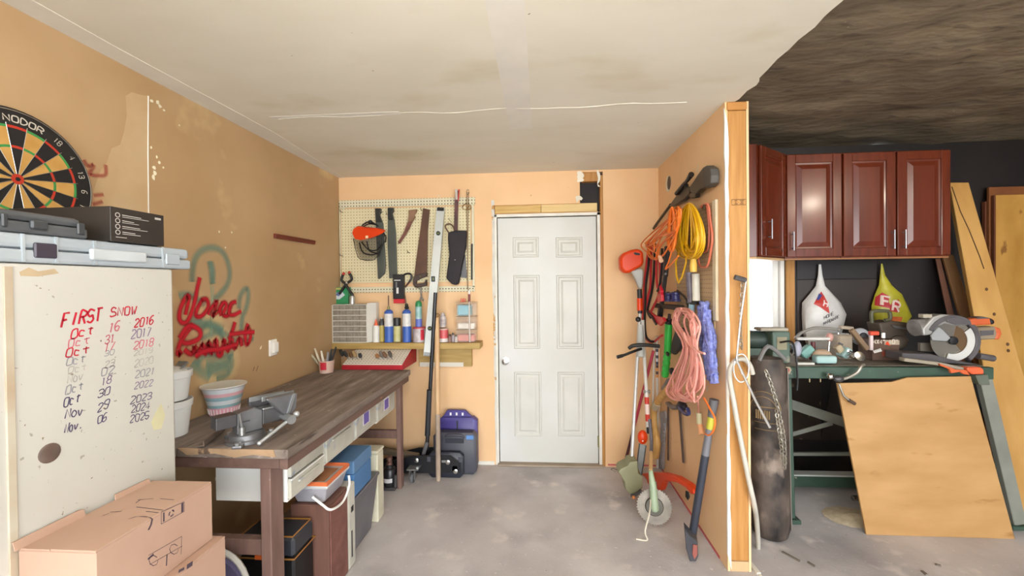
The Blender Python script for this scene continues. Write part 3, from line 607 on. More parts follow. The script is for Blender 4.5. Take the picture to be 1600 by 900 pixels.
cols = [mat('pink_plastic', 'dba3b4', rough=.4), mat('blue_stripe', '8fb3bd', rough=.4), mat('pale_stripe', 'cfd6dc', rough=.4), mat('blue_stripe', '8fb3bd'), mat('pink_light', 'd8a9b0', rough=.4), mat('pale_stripe', 'cfd6dc'), mat('bowl_rim_grey', '8d8a94', rough=.4)]
for i in range(7):
    (r0, z0), (r1, z1) = pr[i], pr[i+1]
    P('band', lathe_at([(r0, z0), (r1, z1), (r1-.004, z1), (r0-.004, z0)], ox, oy, ZB+.001, 32), cols[i], t, smooth=True)
P('floor', lathe_at([(.061, 0), (.061, .004), (.01, .004)], ox, oy, ZB+.001), cols[0], t)
P('rim', lathe_at([(.093, .139), (.101, .143), (.101, .148), (.093, .146)], ox, oy, ZB+.001, 32), mat('bowl_rim', 'd5d3cc', rough=.35), t, smooth=True)
q = MB()
for k in range(28):
    a = k*2*math.pi/28; r = .0755
    q.bar((ox+.0645*math.cos(a), oy+.0645*math.sin(a), ZB+.010), (ox+.0695*math.cos(a), oy+.0695*math.sin(a), ZB+.037), .004, .003, up=(math.cos(a), math.sin(a), 0))
P('slot', q, mat('slot_pale', 'e8dde0', rough=.5), t)
# vise
vb = qz(388, 690, ZB); vb = V((vb.x-.02, vb.y+.02, ZB))
j = qz(452, 605, ZB+.13)-qz(392, 617, ZB+.13); j.z = 0; j.normalize(); nn = V((j.y, -j.x, 0))     # jaw direction, screw axis
m_st = mat('vise_steel', '6f6f72', '8c8c8e', rough=.38, metal=.7, sc=8); m_st2 = mat('vise_dark_steel', '4a484a', '5c5a5c', rough=.4, metal=.5, sc=8); m_st3 = mat('vise_bright', 'a8aaaa', rough=.3, metal=.8)
t = T('bench_vise', 'grey steel bench vise bolted to the bench corner', 'vise', tuple(vb))
Mv = fr(vb, j, z=(0, 0, 1))     # x along jaws (away to the right), y = z cross x
def vbx(a, b, m, nm, bev=.003): return P(nm, MB().box2(a, b, Mv), m, t, bev=bev, seg=2)
P('base', MB().lathe([(.078, 0), (.078, .012), (.066, .016), (.066, .034), (.06, .038), (.03, .039)], Mv, 28), m_st, t, smooth=True)
for a in (20, 140, 265):
    ca, sa = math.cos(math.radians(a)), math.sin(math.radians(a))
    lug = P('lug', MB().box2((-.018, .06, 0), (.018, .11, .014), Mv @ rz(a)), m_st, t, bev=.005, seg=2)
    P('bolt', MB().lathe([(.012, .014), (.012, .022), (.004, .023)], Mv @ rz(a) @ tr(0, .093, 0), 6), m_st3, lug)
P('body', MB().ext([Mv @ V(p) for p in ((-.045, .03, .038), (.05, .03, .038), (.05, .03, .12), (.02, .03, .135), (-.045, .03, .125))], Mv.to_3x3() @ V((0, -.06, 0))), m_st, t, bev=.004)
vbx((-.12, -.03, .075), (-.046, .03, .125), m_st2, 'anvil')
vbx((-.03, -.032, .085), (.0, -.030, .09), m_st2, 'slot', 0)
P('fixed_jaw', MB().ext([Mv @ V(p) for p in ((.02, .045, .12), (.16, .045, .12), (.16, .045, .16), (.02, .045, .16))], Mv.to_3x3() @ V((0, -.022, 0))), m_st2, t, bev=.003)
P('jaw_plate', MB().box2((.018, .018, .15), (.162, .0225, .17), Mv), m_st3, t, bev=.001)
vbx((.05, -.03, .055), (.14, .028, .115), m_st2, 'slide')
vbx((.05, -.031, .1155), (.12, .02, .124), m_st3, 'slide_cover')
P('moving_jaw', MB().ext([Mv @ V(p) for p in ((.055, -.02, .165), (.185, -.02, .165), (.180, -.02, .10), (.16, -.02, .075), (.13, -.02, .075))], Mv.to_3x3() @ V((0, -.035, 0))), m_st, t, bev=.004)
P('jaw_plate', MB().box2((.052, -.0195, .15), (.186, -.0155, .172), Mv), m_st3, t, bev=.001)
P('jaw_rib', MB().bar(Mv @ V((.17, -.057, .165)), Mv @ V((.14, -.057, .08)), .006, .01), m_st3, t)
P('screw', MB().tube([Mv @ V((.13, -.03, .07)), Mv @ V((.13, -.10, .07))], .014, 12).tube([Mv @ V((.13, -.07, .07)), Mv @ V((.13, -.115, .07))], .019, 12), m_st3, t, smooth=True)
h0 = qy(470, 651, 1.60); h1 = Mv @ V((.13, -.098, .07)); hd = Mv.to_3x3() @ V((-.9, -.22, -.36))
P('handle', MB().tube([h1+hd*.15, h1-hd*.03], .007, 10).ball(h1-hd*.035, .013).ball(h1+hd*.15, .009), mat('vise_handle', 'b9bcbc', rough=.35, metal=.6), t, smooth=True)
P('lock_lever', MB().tube([Mv @ V((-.035, -.045, .039)), Mv @ V((-.035, -.045, .07))], .011, 10).tube([Mv @ V((-.035, -.045, .07)), Mv @ V((-.045, -.05, .13))], .005, 8), m_st3, t, smooth=True)
a, b = qz(334, 694, ZB+.02), qz(366, 668, ZB+.02)
a.z = b.z = ZB+.0115; a.x -= .055; b.x -= .055
TH('angle_iron', 'short rusty angle iron lying beside the vise', 'metal bar', MB().bar(a, b, .024, .004).bar(a+V((.012, 0, .010)), b+V((.012, 0, .010)), .004, .022), mat('rusty_iron', '5d4c42', '7a6a5e', rough=.6, metal=.3, sc=14))
# far end of the bench: tub with brushes and the red tray of tools
jx, jy = -1.60, 2.97
t = T('brush_tub', 'clear plastic tub with red label full of brushes on the bench', 'tub', (jx, jy, ZB))
P('tub', lathe_at([(.048, 0), (.056, .09), (.053, .09), (.045, .004)], jx, jy, ZB+.001), mat('cloudy_plastic', 'c9a492', 'd4b8aa', rough=.3, sc=8), t, smooth=True)
P('label', MB().add([(jx+.0565*math.cos(a), jy+.0565*math.sin(a), ZB+.028+h) for h in (0, .055) for a in (-1.9, -1.7, -1.5, -1.3, -1.1)], [(i, i+1, i+6, i+5) for i in range(4)]), mat('red_label', 'c02436', rough=.5), t)
for i, (a, L, cc) in enumerate(((-.6, .16, 'c8bfa8'), (-.3, .14, 'ddd6c4'), (.2, .15, '2a2a2c'), (.5, .17, '1f2024'), (.05, .13, '8f9096'), (-.9, .12, 'b0a890'))):
    p0 = V((jx+a*.04, jy+.01*(i % 3-1), ZB+.02)); p1 = p0+V((a*.11, .01, L))
    P('brush_handle', MB().tube([p0, p0.lerp(p1, .6), p1], [.007, .009, .006], 7), mat('brush_%s' % cc, cc, rough=.5), t, smooth=True)
ra, rb = -1.53, -1.05; ry0, ry1 = 3.10, 3.36
t = T('tool_tray', 'red-edged sloping pegboard tray of small tools at the bench end', 'tool tray', ((ra+rb)/2, 3.2, ZB))
m_rd = mat('tray_red', '9a1220', 'ae1c2a', rough=.45)
ylo = 3.06
P('red_frame', MB().hexa([(ra, ylo, ZB+.002), (rb, ylo, ZB+.002), (rb, 3.40, ZB+.002), (ra, 3.40, ZB+.002)], [(ra, ylo, ZB+.032), (rb, ylo, ZB+.032), (rb, 3.40, ZB+.15), (ra, 3.40, ZB+.15)]), m_rd, t, bev=.002)
sl = (.15-.032)/(3.40-ylo)
def tz(y): return ZB+.032+(y-ylo)*sl
P('peg_panel', MB().hexa([(ra+.005, ylo+.012, tz(ylo+.012)+.0005), (rb-.012, ylo+.012, tz(ylo+.012)+.0005), (rb-.012, 3.398, tz(3.398)+.0005), (ra+.005, 3.398, tz(3.398)+.0005)], [(ra+.005, ylo+.012, tz(ylo+.012)+.006), (rb-.012, ylo+.012, tz(ylo+.012)+.006), (rb-.012, 3.398, tz(3.398)+.006), (ra+.005, 3.398, tz(3.398)+.006)]), pegmat('tray_pegboard', 'd9d0c2', axes=(0, 1)), t)
for i, (x, cc, L) in enumerate(((534, '1c1c1e', .12), (542, '2b2b2e', .10), (548, '6a4a30', .08), (556, 'a88a60', .10), (562, '2a2c34', .07), (590, '9a6a40', .06), (596, '6d655e', .10), (603, '7a5a44', .09), (610, '55504c', .10))):
    p = qy(x+3, 560, 3.14); p.z = tz(3.14)+.008; d = V((-.45*(1 if i % 2 else .7), .30, .42))*L*1.05
    u = T('screwdriver', '%s handled small tool stuck in the red tray, number %d from the tub' % (('black', 'black', 'brown', 'tan', 'black', 'tan', 'grey', 'brown', 'grey')[i], i+1), 'hand tool', tuple(p), 'small tools in the red tray')
    u['label'] = ('black handled tool beside the tub in the red tray', 'thick black handled tool in the red tray', 'dark brown chisel handle in the red tray', 'tan wooden handle in the middle of the red tray', 'short fat black handle in the red tray', 'short tan handle at right of the red tray', 'steel punch second from right group in the red tray', 'brown wooden awl in the red tray', 'rightmost grey steel tool in the red tray')[i]
    P('handle', MB().tube([p+d*.4, p+d*.7, p+d*1.2], [.008, .015, .013], 8), mat('toolhandle_'+cc, cc, rough=.5), u, smooth=True)
    P('shaft', MB().tube([p, p+d*.4], .003, 6), m_st3, u)
# ---------------------------------------------------------------- under the bench
m_walnut = mat('brown_veneer', '5a3c33', '6e4c40', rough=.55, sc=4, st=(6, 6, .8))
t = T('speaker_box', 'tall brown wood veneer box under the bench', 'box', (-1.12, 1.98, 0))
X9 = -1.03; p = qx(513, 790, X9); y0 = p.y; zt9 = p.z
P('cabinet', MB().box2((-1.22, y0, .004), (X9, y0+.19, zt9)), m_walnut, t, bev=.003)
P('front_cloth', MB().box2((X9, y0+.012, .02), (X9+.006, y0+.18, zt9-.012)), mat('speaker_cloth', '6a423a', '83574c', rough=.9, sc=12, bump=.3), t)
t = T('lidded_tote', 'grey tote with orange rimmed lid and white handle on brown box', 'tote', (-1.12, y0+.12, zt9))
z9 = zt9+.002
P('tub', MB().hexa([(-1.20, y0+.02, z9), (-1.06, y0+.02, z9), (-1.06, y0+.2, z9), (-1.2, y0+.2, z9)], [(-1.22, y0-.0, z9+.075), (-1.04, y0-.0, z9+.075), (-1.04, y0+.22, z9+.075), (-1.22, y0+.22, z9+.075)]), mat('tote_grey', '8f8c94', 'a5a2a8', rough=.4), t, bev=.008, seg=2)
P('lid', MB().box2((-1.23, y0-.008, z9+.0755), (-1.03, y0+.23, z9+.094)), mat('lid_clear', 'b8babb', rough=.3), t, bev=.008, seg=2)
P('lid_rim', MB().tube([(-1.22, y0+.002, z9+.097), (-1.04, y0+.002, z9+.097), (-1.04, y0+.22, z9+.097), (-1.22, y0+.22, z9+.097)], .012, 6, True), mat('lid_orange', 'c9683c', rough=.45), t, smooth=True)
P('lid_inlay', MB().box2((-1.19, y0+.04, z9+.0945), (-1.07, y0+.18, z9+.098)), mat('lid_brown', 'a5724c', rough=.5), t)
hp = [V((-1.10, y0-.014, z9+.045)), V((-1.05, y0-.018, z9+.012)), V((-1.008, y0-.016, z9-.012)), V((-1.008, y0+.10, z9-.035)), V((-1.008, y0+.17, z9+.01)), V((-1.014, y0+.18, z9+.06))]
P('handle', MB().tube(cat(hp, 6), .006, 8), m_pw, t, smooth=True)
y2 = y0+.195
t = T('beige_case', 'narrow beige metal case standing behind the brown box', 'case', (-1.12, y2+.05, 0))
P('body', MB().box2((-1.22, y2, .003), (X9+.004, y2+.085, .45)), mat('beige_metal', 'b5b2a6', 'c6c3b8', rough=.5), t, bev=.012, seg=2)
P('slot', MB().box2((X9+.003, y2+.03, .30), (X9+.006, y2+.055, .33)), m_black, t); P('slot', MB().box2((X9+.003, y2+.03, .06), (X9+.006, y2+.04, .2)), m_black, t)
y3 = y2+.09
t = T('storage_bin', 'dark grey plastic bin on the floor under the blue box', 'bin', (-1.14, y3+.15, 0))
m_bin = mat('charcoal_bin', '57555c', '6d6b72', rough=.35, sc=5)
P('tub', MB().hexa([(-1.22, y3+.02, .003), (-1.07, y3+.02, .003), (-1.07, y3+.30, .003), (-1.22, y3+.30, .003)], [(-1.25, y3, .335), (-1.035, y3, .335), (-1.035, y3+.34, .335), (-1.25, y3+.34, .335)]), m_bin, t, bev=.01, seg=2)
P('rim', MB().box2((-1.255, y3-.004, .32), (-1.03, y3+.345, .34)), m_bin, t, bev=.005)
t = T('blue_box', 'bright blue plastic box stacked on the dark grey bin', 'box', (-1.13, y3+.12, .342))
m_blue = mat('blue_plastic', '3f6d9e', '4c7cae', rough=.45, sc=4)
P('body', MB().box2((-1.235, y3+.005, .342), (-1.04, y3+.24, .47)), m_blue, t, bev=.004)
P('lid', MB().box2((-1.238, y3+.002, .472), (-1.037, y3+.243, .545)), mat('blue_grey_lid', '4e7298', '5a7ea4', rough=.5), t, bev=.006)
t = T('beige_box', 'pale beige box partly hidden behind the blue box', 'box', (-1.14, y3+.42, 0))
P('body', MB().box2((-1.25, y3+.36, .003), (-1.05, y3+.46, .44)), mat('pale_beige', 'c9c4ae', rough=.5), t, bev=.006)
P('lid', MB().box2((-1.253, y3+.357, .441), (-1.047, y3+.463, .46)), MC['pale_beige'], t, bev=.004)
# bottle jack
c = qz(609, 762, 0)
t = T('bottle_jack', 'small black bottle jack with white label near the far bench leg', 'jack', (c.x, c.y, 0))
P('base', MB().box((c.x, c.y, .012), (.12, .11, .022)), m_st2, t, bev=.005)
P('cylinder', lathe_at([(.045, .023), (.047, .03), (.047, .14), (.04, .15), (.03, .155), (.028, .175)], c.x, c.y, 0), mat('jack_black', '242428', rough=.3), t, smooth=True)
P('ram', lathe_at([(.02, .175), (.02, .195), (.014, .197), (.014, .21), (.022, .212), (.022, .235)], c.x, c.y, 0), mat('ram_brown', '7a5a50', rough=.4, metal=.4), t, smooth=True)
P('label', MB().add([(c.x+.0476*math.cos(a), c.y+.0476*math.sin(a), .055+h) for h in (0, .03) for a in (-2.3, -2, -1.7, -1.4, -1.1, -.8)], [(i, i+1, i+7, i+6) for i in range(5)]), mat('label_white', 'cfcdd0', rough=.5), t)
P('pump', MB().tube([(c.x+.055, c.y-.03, .023), (c.x+.055, c.y-.03, .11)], .014, 10), m_st2, t, smooth=True)
# near end: black toolbox with orange latch, spare hoop
t = T('black_toolbox', 'black toolbox with orange latch and gold trim under the bench', 'toolbox', (-1.2, 1.85, 0))
P('lower_tray', MB().box2((-1.36, 1.74, .002), (-1.10, 1.90, .31)), m_black, t, bev=.01)
P('lid', MB().box2((-1.36, 1.74, .312), (-1.10, 1.90, .40)), mat('toolbox_grey', '2e3036', rough=.4), t, bev=.012)
P('gold_trim', MB().tube([(-1.365, 1.735, .311), (-1.095, 1.735, .311), (-1.095, 1.905, .311), (-1.365, 1.905, .311)], .004, 6, True), mat('gold_trim', 'a8763c', rough=.4, metal=.4), t)
P('gold_trim', MB().tube([(-1.35, 1.75, .402), (-1.11, 1.75, .402), (-1.11, 1.89, .402), (-1.35, 1.89, .402)], .004, 6, True), MC['gold_trim'], t)
c = qy(409, 868, 1.735); P('latch', MB().box2((c.x-.025, 1.722, c.z-.012), (c.x+.01, 1.739, c.z+.014)), mat('latch_orange', 'e0672e', rough=.45), t, bev=.002)
hc = V((-1.335, 1.555, .29)); hoop = [hc+V((.16*math.cos(a*math.pi/16), .02*math.sin(a*math.pi/16), .16*math.sin(a*math.pi/16))) for a in range(32)]
t = T('hose_reel', 'purple reel with pale rim behind the cardboard boxes', 'reel', (-1.335, 1.555, .12))
P('rim', MB().tube(hoop, .011, 8, True), mat('pale_rim', 'bdbab2', rough=.4), t, smooth=True)
P('disc', MB().lathe([(.15, -.01), (.15, .01), (.02, .012)], fr(hc, (1, 0, 0), z=(0, -1, 0)), 28), mat('reel_purple', '55506e', rough=.5), t)
P('yellow_hub', MB().lathe([(.10, .012), (.10, .02), (.02, .022)], fr(hc, (1, 0, 0), z=(0, -1, 0)), 24), mat('hub_yellow', 'b8a02a', rough=.5), t)
# ---------------------------------------------------------------- back wall: pegboard, tools, shelf
def zy(pts, ox, oy, s, Y): return [qy(ox+a/s, oy+b/s, Y) for a, b in pts]
def zx(pts, ox, oy, s, X): return [qx(ox+a/s, oy+b/s, X) for a, b in pts]
def slabY(pts, ox, oy, s, Y, t): return MB().ext(zy(pts, ox, oy, s, Y), (0, t, 0))
m_peg = pegmat('cream_pegboard', 'd4c8a2'); m_pegs = mat('cream_strip', 'cfc8ab', rough=.6, var=.06, spot=[('6a5a40', 60, .70, .02)])
a, b = qy(533, 327, YB-.012), qy(736, 440, YB-.012)
t = T('pegboard', 'cream perforated pegboard with tools on the back wall', 'pegboard', ((a.x+b.x)/2, YB, b.z-.07))
P('panel', MB().box2((a.x, YB-.012, b.z), (b.x, YB-.006, a.z)), m_peg, t)
P('backing_strip', MB().box2((a.x, YB-.006, b.z-.03), (a.x+.03, YB-.001, a.z+.03)), m_pegs, t)
for (x0, y0, x1, y1) in ((529.5, 313.5, 742, 319.5), (528, 449, 742, 455.5)):
    c, d = qy(x0, y0, YB-.014), qy(x1, y1, YB-.014); P('frame_strip', MB().box2((c.x, YB-.014, d.z), (d.x, YB-.001, c.z)), pegmat('strip_pegboard', 'd0c9ad', rad=.2), t)
for (x0, x1) in ((529.5, 533), (736.5, 742)):
    c, d = qy(x0, 320, YB-.014), qy(x1, 448.5, YB-.014); P('frame_strip', MB().box2((c.x, YB-.014, d.z), (d.x, YB-.001, c.z)), m_pegs, t, bev=.002)
m_wire = mat('hook_steel', '5a564e', rough=.4, metal=.7)
def hook(px, py, Y=YB-.012, L=.05, rise=.015, lab='', par=None):
    c = qy(px, py, Y); return P('peg_hook', MB().tube([c, c+V((.0, -L, 0)), c+V((0, -L-.006, rise))], .0025, 6), m_wire, par)
for h in ((536, 332), (536, 400), (598, 332), (549, 430), (660, 329), (704, 345), (607, 336), (640, 395), (690, 402), (655, 450)): hook(*h, par=t)
YT = 3.395
# face shield
Z1 = (510, 280, 4.74)
t = T('face_shield', 'orange peaked mesh face shield hanging on the pegboard', 'face shield', tuple(qy(575, 405, 3.36)))
m_or = mat('bright_orange', 'd43c02', rough=.4, var=.05)
A = zy([(190, 400), (200, 370), (235, 352), (300, 362), (370, 368), (425, 380), (432, 388), (400, 412), (340, 442), (270, 456), (212, 444)], *Z1, 3.36)
cx = qy(575, 360, 3.36)
B = [V((p.x, 3.36-.05*max(0, 1-((p.x-cx.x)/.11)**2), p.z)) for p in A]
P('peak', MB().loft([[p+V((0, .024, .012)) for p in A], [p+V((0, .012, .004)) for p in B], B]), m_or, t, smooth=True, bev=.002)
lg = qy(572, 370, 3.30); P('logo', MB().box((lg.x, 3.316, lg.z), (.022, .004, .022)), mat('logo_pale', 'f0c8a0', rough=.6), t)
m_mesh = mat('black_mesh', '1a1714', rough=.7, alpha=.45)
top = zy([(200, 440), (250, 455), (310, 455), (370, 435), (428, 395)], *Z1, 3.36); bot = zy([(245, 575), (285, 598), (330, 602), (375, 590), (400, 570)], *Z1, 3.36)
q = MB(); n = len(top)
for i in range(n):
    f = 1-((i-2)/2.2)**2; q.v += [top[i]+V((0, -.045*f, 0)), bot[i]+V((0, -.045*f, 0))]
q.f = [[2*i, 2*i+2, 2*i+3, 2*i+1] for i in range(n-1)]
P('mesh_visor', q, m_mesh, t, smooth=True)
rimp = zy([(200, 440), (240, 570), (285, 598), (330, 602), (375, 588), (425, 490), (432, 400)], *Z1, 3.35)
P('visor_rim', MB().tube(cat([p+V((0, -.035*(1-((i-3)/3.2)**2), 0)) for i, p in enumerate(rimp)], 5), .0032, 6), m_black, t, smooth=True)
for st in ([(245, 470), (270, 540), (340, 560), (400, 540)], [(260, 465), (310, 520), (370, 525), (410, 480)], [(300, 460), (320, 530), (390, 552)], [(262, 345), (300, 318), (345, 322), (385, 350)], [(270, 352), (320, 330), (370, 338)], [(415, 395), (440, 425), (435, 470)]):
    P('head_band', MB().tube(cat(zy(st, *Z1, 3.375), 5), .0055, 6), m_black, t, smooth=True)
c = qy(579, 347, 3.37); P('ratchet_knob', MB().ball(c, .018), m_black, t, smooth=True)
# sheaths
m_sh = mat('grey_green_sheath', '3c403a', '4a4e46', rough=.5, sc=5); m_sh2 = mat('dark_handle', '1f201e', rough=.45)
for i, (body, hnd, lab) in enumerate(((
    [(362, 300), (405, 300), (418, 330), (437, 640), (430, 700), (388, 740), (380, 735), (374, 600)], [(358, 215), (403, 215), (400, 250), (392, 260), (405, 300), (414, 320), (364, 320)], 'dark grey saw sheath hanging behind the orange face shield'), (
    [(453, 300), (500, 300), (512, 400), (521, 700), (503, 728), (464, 735), (452, 500)], [(452, 210), (495, 210), (496, 240), (485, 250), (498, 300), (453, 300)], 'green grey saw sheath second from left on the pegboard'))):
    t = T('saw_sheath', lab, 'sheath', tuple(qy(595+i*17, 437, YT)), 'saw sheaths on the pegboard')
    P('scabbard', slabY(body, *Z1, YT, .02), m_sh, t, bev=.004, seg=2); P('handle', slabY(hnd, *Z1, YT-.003, .026), m_sh2, t, bev=.005, seg=2)
# pruning saw
t = T('pruning_saw', 'small curved rusty pruning saw on the pegboard', 'saw', tuple(qy(625, 382, YT)))
P('blade', slabY([(600, 320), (640, 310), (618, 360), (590, 410), (545, 478), (530, 475), (530, 465), (575, 390)], *Z1, YT+.004, .004), mat('rust_steel', '5c3426', '74463a', rough=.6, sc=14), t, bev=.001)
P('handle', slabY([(608, 228), (672, 222), (662, 250), (648, 262), (658, 285), (645, 295), (640, 312), (598, 325), (608, 270)], *Z1, YT-.004, .02), mat('worn_handle', '6a4632', '8a6a50', rough=.6, sc=10), t, bev=.004)
# hand saw
t = T('hand_saw', 'rusty brown hand saw hanging handle down on the pegboard', 'saw', tuple(qy(654, 448, YT)))
P('blade', slabY([(716, 214), (766, 226), (752, 380), (746, 700), (650, 715), (678, 500), (702, 330)], *Z1, YT+.006, .003), mat('rusty_saw_blade', '4a2f1e', '5e3d28', rough=.5, sc=8, metal=.2), t)
P('handle', MB().ext(zy([(650, 712), (745, 690), (744, 720), (700, 735), (668, 752), (665, 775), (722, 768), (740, 740), (743, 788), (700, 800), (655, 803), (640, 780), (640, 740)], *Z1, YT-.004), (0, .022, 0)), mat('dark_saw_handle', '33221a', '452f24', rough=.5), t, bev=.003)
P('handle_screw', MB().ball(qy(657, 432, YT-.004), .005), m_brass, t)
# spirit level
t = T('spirit_level', 'long silver spirit level leaning across the pegboard', 'level', tuple(qy(669, 556, 3.36)))
a = qy(689, 325, 3.395); b = qy(668.5, 556, 3.257); m_al = mat('brushed_aluminium', 'b9bcb8', 'cdd0cc', rough=.4, metal=.35, sc=4); d = (b-a).normalized()
up = V((0, -1, 0)); side = d.cross(up).normalized()
P('beam', MB().bar(a, b, .062, .022, up=(0, -1, 0)), m_al, t, bev=.002)
for sgn in (-1, 1): P('edge_rail', MB().bar(a+side*.031*sgn, b+side*.031*sgn, .004, .026, up=(0, -1, 0)), m_al, t)
P('end_cap', MB().bar(a-d*.002, a+d*.03, .060, .027, up=(0, -1, 0)), m_black, t, bev=.004)
P('end_cap', MB().bar(b-d*.03, b+d*.002, .060, .027, up=(0, -1, 0)), mat('cap_grey', '8d8f90', rough=.4), t, bev=.004)
m_vial = mat('vial_green', '7d8a4e', rough=.2)
for py, k in ((366, 0), (438, 1), (514, 0)):
    f = (py-325)/(556-325); c = a.lerp(b, f)+V((0, -.012, 0))
    vw = P('vial_housing', MB().lathe([(.018, 0), (.018, .006), (.012, .006), (.012, .003)], fr(c, (1, 0, 0), z=(0, -1, 0)), 18) if not k else MB().box((c.x-.008, c.y-.003, c.z), (.03, .006, .045)), m_black, t)
    P('vial', MB().tube([c+V((-.01 if not k else -.008, -.004, -.012 if k else 0)), c+V((.01 if not k else -.008, -.004, .012 if k else 0))], .005, 8), m_vial, vw, smooth=True)
# holster with bow saw handles
t = T('tool_holster', 'black canvas holster with a red tipped stick on the pegboard', 'holster', tuple(qy(707, 442, 3.38)))
P('pouch', slabY([(900, 392), (960, 378), (1037, 378), (1032, 500), (1002, 640), (978, 775), (955, 785), (925, 775), (885, 735), (908, 560), (898, 440)], *Z1, 3.365, .045), mat('black_canvas', '1d181c', '282228', rough=.75, sc=9, bump=.2), t, bev=.012, seg=3, smooth=True)
P('stick', MB().bar(qy(714, 298, 3.385), qy(712, 365, 3.385), .03, .012, up=(0, -1, 0)), mat('red_black_stick', '3a1c1c', '5c3030', rough=.5, sc=14), t, bev=.002)
P('red_tip', MB().bar(qy(717.5, 296, 3.378), qy(716, 314, 3.378), .008, .012, up=(0, -1, 0)), mat('red_tip', 'b8302a', rough=.5), t)
P('stick_end', MB().bar(qy(713, 296, 3.378), qy(713.5, 312, 3.378), .018, .014, up=(0, -1, 0)), mat('pale_end', 'b8aea4', rough=.6), t)
P('strap', MB().tube(cat(zy([(905, 395), (880, 350), (905, 330), (935, 345), (950, 380)], *Z1, 3.375), 5), .006, 6), mat('leather_strap', '5c4028', rough=.6), t, smooth=True)
P('stud', MB().ball(qy(711, 406, 3.364), .004), m_chrome, t)
t = T('folding_square', 'grey steel bracket tucked behind the black canvas holster', 'bracket', tuple(qy(725, 434, 3.41)))
P('arm', slabY([(1005, 560), (1030, 560), (1038, 730), (1000, 730)], *Z1, 3.412, .008), m_st2, t); P('foot', slabY([(990, 690), (1038, 680), (1038, 735), (1000, 725)], *Z1, 3.409, .012), m_st2, t)
t = T('fishing_rod', 'thin brown rod with twine at the right pegboard edge', 'rod', tuple(qy(732, 455, 3.40)))
for x0, x1 in ((1040, 1045), (1052, 1048)): P('rod', MB().tube(zy([(x0, 95), (x0-2, 250), (x1, 480), (x1, 800), (1060, 850)], *Z1, 3.419), .0035, 6), mat('rod_brown', '8a7252', rough=.5), t, smooth=True)
tw = []
for i in range(40):
    a_ = i*.55; tw.append(qy(730+8*math.cos(a_)*(.5+.5*math.sin(i*.3)), 323+5*math.sin(a_), 3.412-.006*(i % 3)))
P('twine', MB().tube(cat(tw, 3), .0022, 5), mat('twine', '8a6a40', rough=.9), t, smooth=True)
P('tip_loop', MB().tube([qy(731+2*math.cos(k*.6), 300+4*math.sin(k*.6), 3.40) for k in range(11)], .002, 5), m_wire, t)
TH('long_drill_bit', 'slim black drill bit on the right pegboard strip', 'drill bit', MB().tube([qy(737.5, 381, YB-.022), qy(737.3, 437, YB-.022)], .007, 8), m_sh2, smooth=True)
# spring clamp
t = T('spring_clamp', 'black spring clamp with red tips above the parts organizer', 'clamp', tuple(qy(541, 456, 3.36)))
for st in ([(125, 705), (112, 745), (135, 770), (150, 790), (175, 830), (192, 850)], [(172, 695), (188, 740), (160, 765), (140, 785), (110, 830), (98, 850)]):
    P('jaw', MB().tube(cat(zy(st, *Z1, 3.35), 4), .011, 7), m_black, t, smooth=True)
for p in ((128, 700), (170, 692)): P('red_tip', MB().ball(qy(510+p[0]/4.74, 280+p[1]/4.74, 3.348), .013), mat('tip_red', 'b03028', rough=.5), t, smooth=True)
P('pivot', MB().ball(qy(541.5, 442, 3.34), .012), m_chrome, t)
# blister pack, caulking hook, wrench
a, b = qy(614, 429, 3.39), qy(632, 467, 3.39)
t = T('blister_pack', 'black boxed tool with red base hanging under the pegboard', 'package', (a.x, 3.4, qy(620, 474, 3.39).z))
P('box', MB().box2((a.x, 3.385, b.z), (b.x-.005, 3.425, a.z)), mat('package_black', '1b1a1c', rough=.4), t, bev=.002)
c = qy(620, 474, 3.39); P('red_base', MB().box2((a.x+.004, 3.383, c.z), (b.x, 3.426, b.z-.0005)), mat('package_red', 'c0242e', rough=.4), t, bev=.002)
c = qy(621, 454, 3.384); P('label', MB().box((c.x, 3.384, c.z), (.018, .002, .05)), mat('package_white', 'd4d2d0', rough=.5), t)
P('title', MB().box2((a.x+.012, 3.3835, a.z-.052), (a.x+.065, 3.385, a.z-.045)), MC['package_white'], t)
c = qy(620, 444, 3.384); P('picture', MB().tube([c+V((-.005, 0, -.03)), c+V((-.004, 0, .02))], .009, 8), mat('picture_grey', '50504e', rough=.4), t)
Z8 = (500, 420, 5)
t = T('pry_hook', 'black and rust hooked tool beside the black package', 'hand tool', tuple(qy(634, 449, 3.39)))
P('hook', MB().tube(cat(zy([(655, 48), (680, 38), (708, 42), (716, 70), (695, 105)], *Z8, 3.39), 4), .008, 7), m_black, t, smooth=True); P('shank', MB().tube(zy([(695, 105), (665, 143)], *Z8, 3.39), .007, 7), mat('rust_shank', '4a2c22', rough=.6), t, smooth=True)
t = T('open_wrench', 'small steel open ended wrench hanging below the hand saw', 'wrench', tuple(qy(658, 472, 3.41)))
P('shaft', MB().bar(qy(657.5, 448, 3.41), qy(658.5, 466, 3.41), .016, .006, up=(0, -1, 0)), m_chrome, t, bev=.002)
P('jaw', slabY([(782, 222), (800, 222), (812, 240), (806, 256), (800, 242), (788, 242), (782, 256), (775, 240)], *Z8, 3.407, .008), m_chrome, t)
